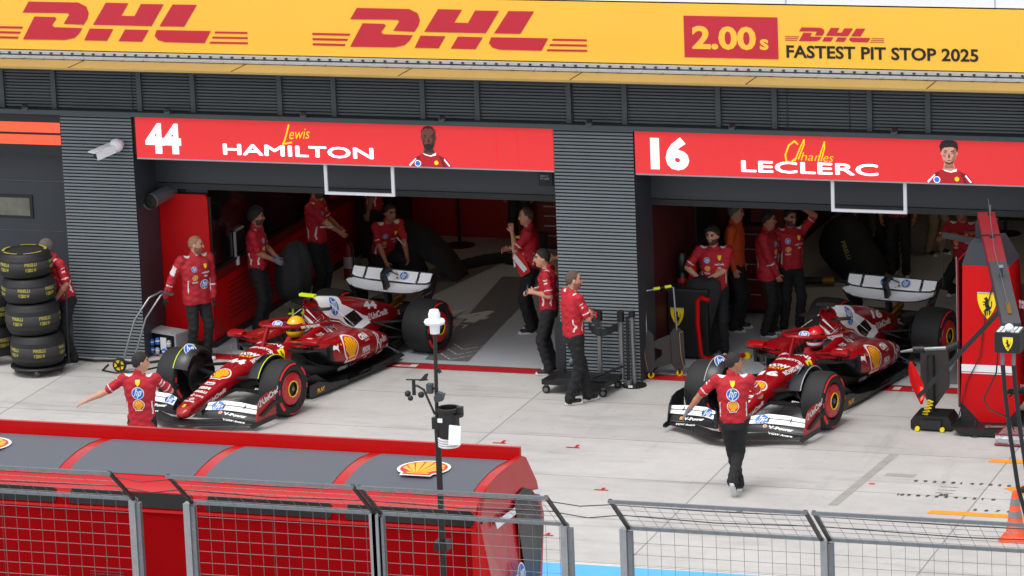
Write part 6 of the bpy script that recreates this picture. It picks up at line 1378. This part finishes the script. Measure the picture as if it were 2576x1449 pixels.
MB().prism([(-.43, .12), (.42, .12), (.36, .02), (-.30, .02)], (0, -.32, 0), (1, 0, 0), (0, 0, 1), (0, .98, 0), BLACK).prism([(-.33, 2.201), (.3, 2.201), (.12, 2.5), (-.22, 2.5)], (0, .0, 0), (1, 0, 0), (0, 0, 1), (0, .6, 0), CHAR).obj('base', gt)
MB().box(-.352, .362, -.006, -.002, .79, .885, WHITEP).box(-.352, .362, -.006, -.002, .765, .777, WHITEP).obj('white_stripe', gt)
a = Art(); shield_logo(a, 0, 0, .36); a.text('S', -.05, -.115, .04, BLK_P, 2, bold=.02).text('F', .03, -.115, .04, BLK_P, 2, bold=.02); a.place('yellow_shield_emblem', gt, (-.0, -.004, 1.68), (1, 0, 0), (0, 0, 1))
for x, y in ((-.12, -.27), (.33, -.2)): m = MB(); m.lathe([(0, 0), (.075, 0), (.075, .012), (.02, .04), (.016, .2), (0, .2)], DARKMET, (x, y, 0), 'z', 18); m.obj('foot', gt, 40)
A0 = Vector((-.08, .35, 2.78)); A1 = Vector((1.40, -4.9, 2.66)); dv = (A1-A0)
bm_ = MB()
m = MB(); m.bar(A0+dv*.0, A0+dv*.47, .22, .10, mat('boom_muted_red', (126, 22, 32), .5, var=.1)); m.obj('boom_cover', gt); m = MB(); m.bar(A0+dv*.472, A0+dv*1.0, .21, .12, CHAR); m.bar(A0+dv*-.06+Vector((0, 0, -.07)), A0+dv*1.0+Vector((0, 0, -.1)), .2, .06, CHARD); m.box(-.2, .05, .25, .5, 2.2, 2.72, CHARD); m.obj('boom', gt)
m = MB(); m.bar(A0+dv*.22+Vector((0, 0, .054)), A0+dv*.23+Vector((0, 0, .054)), .235, .008, BLACK); m.bar(A0+dv*.235+Vector((-.0, 0, .06)), A0+dv*.25+Vector((0, 0, .06)), .06, .02, DARKMET); m.bar(A0+dv*.84+Vector((0, 0, .07)), A0+dv*.93+Vector((0, 0, .07)), .05, .02, BRONZE); m.bar(A0+dv*.60+Vector((0, 0, .06)), A0+dv*.615+Vector((0, 0, .2)), .05, .05, GALV); m.obj('boom_fitting', gt)
E1 = A1+dv.normalized()*.02
hd_ = MB(); hd_.box(A1.x-.14, A1.x+.16, A1.y-.32, A1.y+.0, A1.z-.22, A1.z+.02, BLACK); hd_.obj('lamp_box', gt)
m = MB()
for i in range(5):
    for j in range(4):
        if not (i == 2 and j < 2): m.box(A1.x-.12+.054*i, A1.x-.08+.054*i, A1.y-.28+.07*j, A1.y-.235+.07*j, A1.z+.021, A1.z+.026, WHITEP)
m.obj('lamp_dots', gt); MB().ball((A1.x+.02, A1.y-.24, A1.z+.06), .055, WHITEP, 16).obj('dome_lamp', gt, 60)
a = Art(); shield_logo(a, 0, 0, .17); a.place('yellow_shield_emblem', gt, (A1.x+.02, A1.y-.32, A1.z-.11), (1, 0, 0), (0, 0, 1))
for k, (dx, mm) in enumerate(((-.06, BLACK), (.07, BLACK))):
    m = MB(); p0 = Vector((A1.x+dx, A1.y-.25, A1.z-.22)); m.tube([p0, p0+Vector((0, 0, -.16))], .024, GALV, 10); m.tube([p0+Vector((0, 0, -.16)), p0+Vector((.01, .05, -.5)), p0+Vector((.05, .1, -1.0)), p0+Vector((.12, .2, -1.7)), p0+Vector((.22, .3, -2.2)), p0+Vector((.3, .35, -2.4))], .026, mm, 10)
    m.obj('hose', gt, 60)
m = MB(); p0 = Vector((A1.x-.12, A1.y-.2, A1.z-.2)); m.tube([p0, p0+Vector((-.03, 0, -.3)), p0+Vector((-.18, 0, -.62)), p0+Vector((-.12, 0, -.74)), p0+Vector((.1, .05, -.85)), p0+Vector((.15, .1, -1.0))], .010, BLACK, 6); m.obj('cable', gt, 60)
m = MB(); m.tube([(.0, .2, 2.5), (-.01, .18, 3.05)], .014, DARKMET, 8); m.tube([(0, .2, 2.8), (0, .2, 2.96)], .022, GALV, 8); m.tube([(-.01, .18, 3.04), (.55, -2.0, 2.9), A0+dv*.86+Vector((0, 0, .1))], .004, GALV, 5); m.obj('mast', gt, 50)
m = MB(); m.bar((-.02, .45, 2.38), (-.74, .72, 2.42), .05, .07, DARKMET); m.tube([(-.74, .72, 2.4), (-.75, .72, 1.7)], .006, BLACK, 5); m.obj('side_arm', gt)
m = MB(); m.tube([(.12, -.015, 2.1), (-.02, -.02, 1.6), (-.1, -.02, 1.0), (-.28, -.02, .65), (-.36, -.05, .3), (-.42, -.1, .05)], .007, BLACK, 5); m.obj('cable', gt, 50)
m = MB(); m.bar((.06, -.30, .15), (.33, -.30, .16), .03, .02, STEEL); m.lathe([(.02, -.01), (.04, -.01), (.04, .01), (.02, .01)], STEEL, (.05, -.30, .15), 'z', 12); m.obj('spanner', gt)
# --- front jack with wheel gun
jk = thing('car_jack', 'black front jack with tall shield-shaped plate and yellow spring beside the red tower', 'jack', (3.39, -1.68, 0))
MB().prism([(-.27, .13), (-.22, .2), (.22, .2), (.27, .13), (.27, .02), (-.27, .02)], (0, -.18, 0), (1, 0, 0), (0, 0, 1), (0, .4, 0), BLACK).box(-.13, .14, -.22, -.181, .03, .15, CHARD).obj('base', jk)
MB().prism([(-.19, 1.02), (.18, 1.02), (.18, .52), (.0, .26), (-.08, .26), (-.20, .5)], (0, .1, 0), (1, 0, 0), (0, 0, 1), (0, .05, 0), mat('grey_plate', (50, 46, 44), .45, var=.1)).tube([(-.05, .08, .2), (-.05, .08, .95)], .05, DARKMET, 12).obj('plate', jk, 40)
m = MB(); pts = [(-.12+.045*math.cos(t*2.2)+.0013*t*3, -.1+.03*math.sin(t*2.2), .06+.0042*t*3.2) for t in range(0, 26)]; m.tube(pts, .011, YELS_P, 6); m.obj('spring', jk, 60)
for x in (-.17, .16): m = MB(); m.lathe([(0, -.02), (.03, -.02), (.034, 0), (.03, .02), (0, .02)], YELS_P, (x, -.22, .036), 'y', 16); m.obj('wheel', jk, 40)
m = MB(); m.loft([[(-.42+.05*k+.0, -.28+dy, .83-.10*i) if 0 else (x+dx*w_, -.25+dy, z_) for dx, dy in ((-1, 0), (0, -.05), (1, 0), (0, .05))] for i, (x, z_, w_, k) in enumerate(((-.235, .93, .02, 0), (-.21, .82, .06, 0), (-.165, .66, .085, 0), (-.12, .52, .07, 0), (-.10, .38, .015, 0)))], REDGL); m.obj('red_fin', jk, 40)
MB().prism([(-.10, .62), (-.055, .60), (-.07, .47), (-.10, .43)], (0, -.31, 0), (1, 0, 0), (0, 0, 1), (0, .02, 0), mat('red_lamp', (255, 70, 50), .4, var=0, emit=1.6)).obj('lamp', jk)
MB().bar((-.10, -.42, .52), (1.02, -.48, 1.74), .05, .06, DARKMET).obj('handle_bar', jk)
wg = thing('wheel_gun', 'silver wheel gun hanging level on top of the front jack plate', 'tool', (3.39, -1.72, 1.05))
m = MB(); m.tube([(-.42, 0, -.04), (-.2, 0, .0), (.25, 0, .04)], [.012, .03, .03], STEEL, 10); m.obj('barrel', wg, 40); MB().tube([(.2, 0, .03), (.36, 0, .1)], .05, DARKMET, 12).tube([(-.25, 0, .0), (-.1, 0, .01)], .045, BLACK, 12).obj('grip', wg, 40)
# wrapped tyres behind the tower
wt = thing('wrapped_tyre_stack', 'stack of tyres wrapped in black blankets with a yellow label at the right edge', 'tyre stack', (4.92, -1.15, 0))
for i in range(5): z0 = .12+.42*i; m = MB(); m.lathe([(.0, z0), (.37, z0), (.40, z0+.06), (.405, z0+.2), (.40, z0+.35), (.36, z0+.41), (0, z0+.42)], FABRIC, n=36); m.obj('blanket', wt, 50)
a = Art()
a.text('PIRELLI', 0, 0, .07, TYREY, 1, bold=.04, w=.26).stroke([(0, -.1), (.16, -.16), (.26, -.09)], .04, TYREY, 1); a.place('yellow_lettering', wt, (-.22, -.42, 2.16), (.95, -.1, -.2), (.1, .3, .9), off=.01)
for z_ in (1.62, 1.2, .5): Art().text('ENERGIE', 0, .06, .045, WHITE_P, 1, bold=.03, w=.2).text('STATION', 0, 0, .045, WHITE_P, 1, bold=.03, w=.2).place('white_lettering', wt, (-.38, -.36, z_), (.75, -.6, 0), (0, 0, 1), off=.05)
fb = thing('foil_bag', 'red-edged silver foil bag on the ground beside the red tower', 'bag', (4.62, -2.25, 0)); FOIL = mat('crinkled_foil', (200, 200, 204), .25, metal=.85, var=.1, bump=.9, bscale=24)
m = MB(); m.loft([[(x, y*k, z_) for x, y in ((-.26, -.14), (.3, -.16), (.32, .16), (-.2, .14))] for z_, k in ((.02, 1.0), (.1, 1.05), (.15, .95))], FOIL); m.obj('bag', fb); m = MB(); m.tube([(-.27, -.15, .02), (.31, -.17, .02), (.33, .16, .02)], .014, REDDEEP, 6); m.tube([(-.26, -.14, .15), (.3, -.16, .16), (.3, .15, .19), (-.2, .13, .17), (-.26, -.14, .15)], .012, REDDEEP, 6); m.prism([(-.24, -.13), (.29, -.15), (.29, .14), (-.19, .12)], (0, 0, .152), (1, 0, 0), (0, 1, .15), (0, 0, .01), FOIL); m.obj('red_edge', fb, 50)
cn_ = thing('traffic_cone', 'orange traffic cone with two grey bands at the lower right edge', 'cone', (5.48, -6.36, 0)); CONE = mat('cone_orange', (232, 84, 40), .55, var=.06)
m = MB(); m.box(-.17, .17, -.17, .17, 0, .03, CONE); m.lathe([(.15, .03), (.12, .06), (.034, .58), (.02, .6), (0, .6)], CONE, n=28); m.obj('body', cn_, 40)
m = MB()
for z0, z1 in ((.28, .36), (.43, .51)):
    r = lambda z_: .12-(.086)*(z_-.06)/.52+.002
    m.lathe([(r(z0), z0), (r(z1), z1)], mat('reflective_grey', (128, 126, 128), .4, var=.08), n=28)
m.obj('reflective_band', cn_, 40)

# ------------------------------------------------------------------ pit wall stand with curved roof
ST = mat('stand_red', (176, 4, 7), .4, var=.05, scale=1.5, spec=.25, coat=.28); STD = mat('stand_red_shaded', (134, 3, 7), .7, var=.07, scale=1.5, spec=.04); ROOF = mat('grey_roof_panel', (85, 88, 96), .6, var=.06, scale=3, stretch=(1, 3, 1))  # front wall's copy of the stand red is darkened to paint its shade in
st = thing('pit_wall_stand', 'long red pit wall stand with curved grey roof panels at the lower left', 'pit stand', (1.28, 0, 0))
prof = [(-12.05, 2.34), (-12.2, 2.372), (-12.5, 2.405), (-12.85, 2.41), (-13.15, 2.385), (-13.38, 2.345)]
m = MB(); x0, x1 = -16, 0
rp = [(-12.03, 2.30)]+prof+[(-13.5, 2.30), (-13.58, 2.22), (-13.6, 2.12)]
m.add([(x, y, z_) for y, z_ in rp for x in (x0, x1)], [(2*i, 2*i+1, 2*i+3, 2*i+2) for i in range(len(rp)-1)], ST)
m.box(x0, -.02, -12.04, -11.99, 2.33, 2.485, ST); m.obj('roof', st, 30, fixn=False)
pm = MB()
for i in range(8):
    xa = -.11-1.605*i; xb = xa-1.47
    N = len(prof); up = [(x, y, z_+.006) for y, z_ in [(-12.17, 2.366)]+prof[2:] for x in (xb, xa)]
    pm.add(up, [(2*k, 2*k+1, 2*k+3, 2*k+2) for k in range(len(up)//2-1)], ROOF)
pm.obj('roof_panel', st, 30, fixn=False)
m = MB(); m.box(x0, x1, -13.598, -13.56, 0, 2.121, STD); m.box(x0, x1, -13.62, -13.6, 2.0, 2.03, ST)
for i in range(9): m.box(-.72-1.6*i-.006, -.72-1.6*i+.006, -13.601, -13.598, 0, 2.03, REDDEEP)
for i in range(4):
    for k in range(5): m.box(-4.5+.0-1.6*i-.0, -4.1-1.6*i, -13.606, -13.6, 1.28-.03*k, 1.295-.03*k, REDDEEP)
m.obj('front_wall', st)
for i in range(8):
    xa = -.02-1.61*i; m = MB(); m.prism([(xa-1.46, 2.07), (xa-1.42, 2.215), (xa-.04, 2.215), (xa, 2.19), (xa, 2.09), (xa-.03, 2.05), (xa-1.44, 2.05)], (0, -13.612, 0), (1, 0, 0), (0, 0, 1), (0, .01, 0), mat('dark_slot', (14, 15, 17), .35, var=.2)); m.obj('slot_window', st)
    MB().box(xa+.07, xa+.095, -13.606, -13.6, 2.08, 2.11, BLACK).obj('latch', st)
ey = lambda z_: .10*(2.35-z_)/1.0
end = [(-12.03, 2.39), (-11.9, 2.34), (-11.57, 1.98), (-11.36, 1.53), (-11.5, .88), (-11.75, 0), (-13.6, 0), (-13.6, 2.1), (-13.5, 2.3), (-13.2, 2.385), (-12.85, 2.412), (-12.5, 2.41)]
def ex(y, z_): return .17*max(0, (2.35-z_))*(max(0, (-12.0-y))/1.6)
m = MB(); vs = [(ex(y, z_), y, z_) for y, z_ in end]+[(-.06, y, z_) for y, z_ in end]; n = len(end)
m.add(vs, [tuple(range(n)), tuple(range(n, 2*n))[::-1]]+[(i, (i+1) % n, n+(i+1) % n, n+i) for i in range(n)], ST); m.obj('end_wall', st)
def endpoly(name, pts, mm, off): 
    mb = MB(); mb.add([(ex(y, z_)+off, y, z_) for y, z_ in pts], [tuple(range(len(pts)))], mm); return mb.obj(name, st, fixn=False)
endpoly('end_window', [(-12.42, 1.95), (-12.3, 2.03), (-12.05, 2.04), (-11.8, 1.94), (-11.52, 1.68), (-11.44, 1.4), (-11.62, .9), (-11.8, .3), (-12.3, .3), (-12.15, 1.06), (-12.32, 1.6)], mat('smoked_glass', (34, 31, 30), .3, var=.5, scale=2.5, spec=.15), .012)
endpoly('white_stripe', [(-13.15, 1.975), (-12.40, 1.92), (-12.40, 1.84), (-13.12, 1.885)], WHITEP, .01); endpoly('white_stripe', [(-11.78, 1.93), (-11.5, 1.87), (-11.47, 1.79), (-11.70, 1.87)], WHITEP, .016)
a = Art(); hp_logo(a, 0, 0, .13, sx=.9); a.place('blue_round_emblem', st, (ex(-12.35, 1.15)+.02, -12.42, 1.15), (0, 1, 0), (-.08, 0, 1), off=.01)
a = Art(); shield_logo(a, 0, 0, .3); a.place('yellow_shield_emblem', st, (ex(-12.75, 1.12)+.02, -12.76, 1.10), (0, 1, 0), (-.08, 0, 1), off=.01)
for x in (-.85, -6.05): a = Art(); shell_logo(a, 0, 0, .26); a.place('yellow_shell_emblem', st, (x, -12.83, 2.415), (1, 0, 0), (0, 1, -.0), off=.012)
# --- weather mast in front of the stand
wm = thing('weather_mast', 'slim black weather mast with white sensor and black rain bucket in front of the stand', 'weather station', (1.15, -14.3, 0))
MB().tube([(0, 0, 0), (0, 0, 3.4)], .032, BLACK, 12).tube([(0, 0, 3.4), (.02, 0, 4.36)], .02, BLACK, 10).box(-.07, .07, -.07, .07, 2.0, 2.1, BLACK).tube([(.02, .03, 3.95), (.05, .03, 3.9)], .02, BLACK, 8).obj('pole', wm, 40)
MB().lathe([(0, 4.33), (.05, 4.33), (.055, 4.42), (.1, 4.43), (.11, 4.455), (.1, 4.475), (.06, 4.48), (.062, 4.54), (.045, 4.58), (0, 4.585)], WHITEP, (.02, 0, 0), n=28).obj('ultrasonic_sensor', wm, 40)
m = MB(); m.lathe([(.105, 3.23), (.11, 3.26), (.11, 3.5), (.125, 3.51), (.125, 3.545), (.1, 3.545), (.1, 3.4), (0, 3.4)], BLACK, (.13, 0, 0), n=28); m.bar((0, -.02, 3.42), (.3, -.06, 3.48), .05, .03, BLACK); m.bar((-.05, 0, 3.37), (.06, 0, 3.37), .06, .12, BLACK); m.box(.23, .29, -.04, .02, 3.46, 3.56, BLACK); m.box(.05, .1, -.125, -.105, 3.41, 3.45, WHITEP); m.obj('rain_bucket', wm, 40)
m = MB()
for i in range(4): m.lathe([(.06, 3.13+.026*i), (.11, 3.128+.026*i), (.115, 3.14+.026*i), (.06, 3.15+.026*i)], WHITEP, (.12, 0, 0), n=28)
m.obj('radiation_shield', wm, 40)
MB().prism([(-.07, -.1), (.06, -.1), (.07, .09), (-.06, .1)], (.24, -.15, 3.29), (1, 0, 0), (0, .1, 1), (0, .03, 0), WHITEP).obj('control_box', wm)
m = MB(); m.tube([(-.02, 0, 3.46), (-.08, 0, 3.6), (-.13, 0, 3.72), (-.2, 0, 3.76), (-.24, 0, 3.76)], .013, DARKMET, 8); m.obj('bracket_arm', wm, 50)
m = MB(); m.tube([(-.24, 0, 3.66), (-.24, 0, 3.82)], .02, BLACK, 8); m.bar((-.32, 0, 3.82), (-.08, 0, 3.83), .015, .012, BLACK); m.prism([(-.18, 3.81), (-.10, 3.82), (-.07, 3.90), (-.11, 3.89)], (0, -.004, 0), (1, 0, 0), (0, 0, 1), (0, .008, 0), BLACK); m.ball((-.31, 0, 3.67), .035, BLACK, 10); m.ball((-.17, .02, 3.66), .035, BLACK, 10); m.ball((-.26, -.06, 3.64), .03, BLACK, 10); m.obj('anemometer', wm, 50)
MB().box(-.09, -.03, -.04, .03, 3.69, 3.79, CHAR).bar((-.03, 0, 3.74), (.02, 0, 3.74), .02, .02, BLACK).obj('sensor_box', wm); MB().prism([(-.0, 3.6), (.08, 3.62), (.1, 3.69), (.03, 3.71), (-.01, 3.66)], (.0, -.05, 0), (1, 0, 0), (0, 0, 1), (0, .07, 0), CHAR).obj('sensor_box', wm)

# ------------------------------------------------------------------ mesh fence on the near side
POSTG = mat('fence_post_grey', (142, 146, 150), .5, metal=.3, var=.16, scale=10)
WIRE = mat('fence_wire', (128, 130, 132), .5, metal=.4, var=.1)
fence_labels = ['mesh fence panel with cranked top at the far left in front of the red stand', 'mesh fence panel right of the left gap, in front of the red stand', 'mesh fence panel crossed by the black weather mast near the end of the red stand', 'first mesh fence panel right of the open gap, in front of bare concrete', 'rightmost mesh fence panel, in front of the orange cone']
for i, (xa, xb, pa, pb_) in enumerate(((-6.2, -1.99, 0, 1), (-1.37, .70, 1, 0), (.73, 2.77, 1, 1), (3.40, 5.445, 1, 0), (5.49, 8.4, 1, 0))):
    t = thing('fence_panel', fence_labels[i], 'fence', (xa, -15, 0), group='mesh fence panels along the near edge'); L = xb-xa
    m = MB(); m.bar((0, 0, 2.575), (L, 0, 2.575), .032, .034, GALV); m.bar((0, -.60, 3.025), (L, -.60, 3.025), .032, .034, GALV); m.bar((0.02, -.02, 2.58), (.02, -.6, 3.04), .032, .034, DARKMET, up=(1, 0, 0)); m.bar((L-.02, -.02, 2.58), (L-.02, -.6, 3.04), .032, .034, DARKMET, up=(1, 0, 0)); m.obj('rail', t)
    m = MB()
    for k in range(int(L/.145)+1):
        x = .06+.145*k
        if x < L-.03: m.tube([(x, .0, .9), (x, 0, 2.57), (x, -.60, 3.02)], .0025, WIRE, 5, cap=False)
    for k in range(12): m.tube([(0, .006, 2.42-.125*k), (L, .006, 2.42-.125*k)], .0029, WIRE, 5, cap=False)
    for k in range(5): f = .12+.19*k; m.tube([(0, -.6*f, 2.575+.45*f), (L, -.6*f, 2.575+.45*f)], .0029, WIRE, 5, cap=False)
    m.tube([(0, -.52, 2.97), (L*.5, -.51, 2.955), (L, -.52, 2.97)], .006, BLACK, 5); m.tube([(0, -.3, 2.80), (L*.5, -.29, 2.77), (L, -.3, 2.80)], .006, BLACK, 5)
    m.obj('wire_mesh', t, 80)
    for x, on in ((0, pa), (L, pb_)):
        if on or i in (1,) and x > 0:
            m = MB(); s = 1 if x == 0 else -1
            m.box(x-.07, x-.0, -.05, .05, 0, 2.57, POSTG); m.box(x+.001, x+.05, -.03, .03, 0, 2.54, GALV); m.obj('post', t)
gp = thing('cable', 'two thin black wires spanning the open gap between the fence panels', 'cable', (2.77, -15, 0)); MB().tube([(0, -.5, 2.96), (.3, -.5, 2.93), (.64, -.5, 2.965)], .006, BLACK, 5).tube([(0, -.25, 2.77), (.3, -.25, 2.735), (.64, -.28, 2.79)], .006, BLACK, 5).obj('wire', gp)
gp = thing('cable', 'thin black wires spanning the fence gap at the left in front of the red stand', 'cable', (-1.99, -15, 0)); MB().tube([(0, -.5, 2.96), (.3, -.5, 2.92), (.62, -.5, 2.965)], .006, BLACK, 5).tube([(0, -.25, 2.77), (.3, -.25, 2.735), (.62, -.28, 2.79)], .006, BLACK, 5).obj('wire', gp)
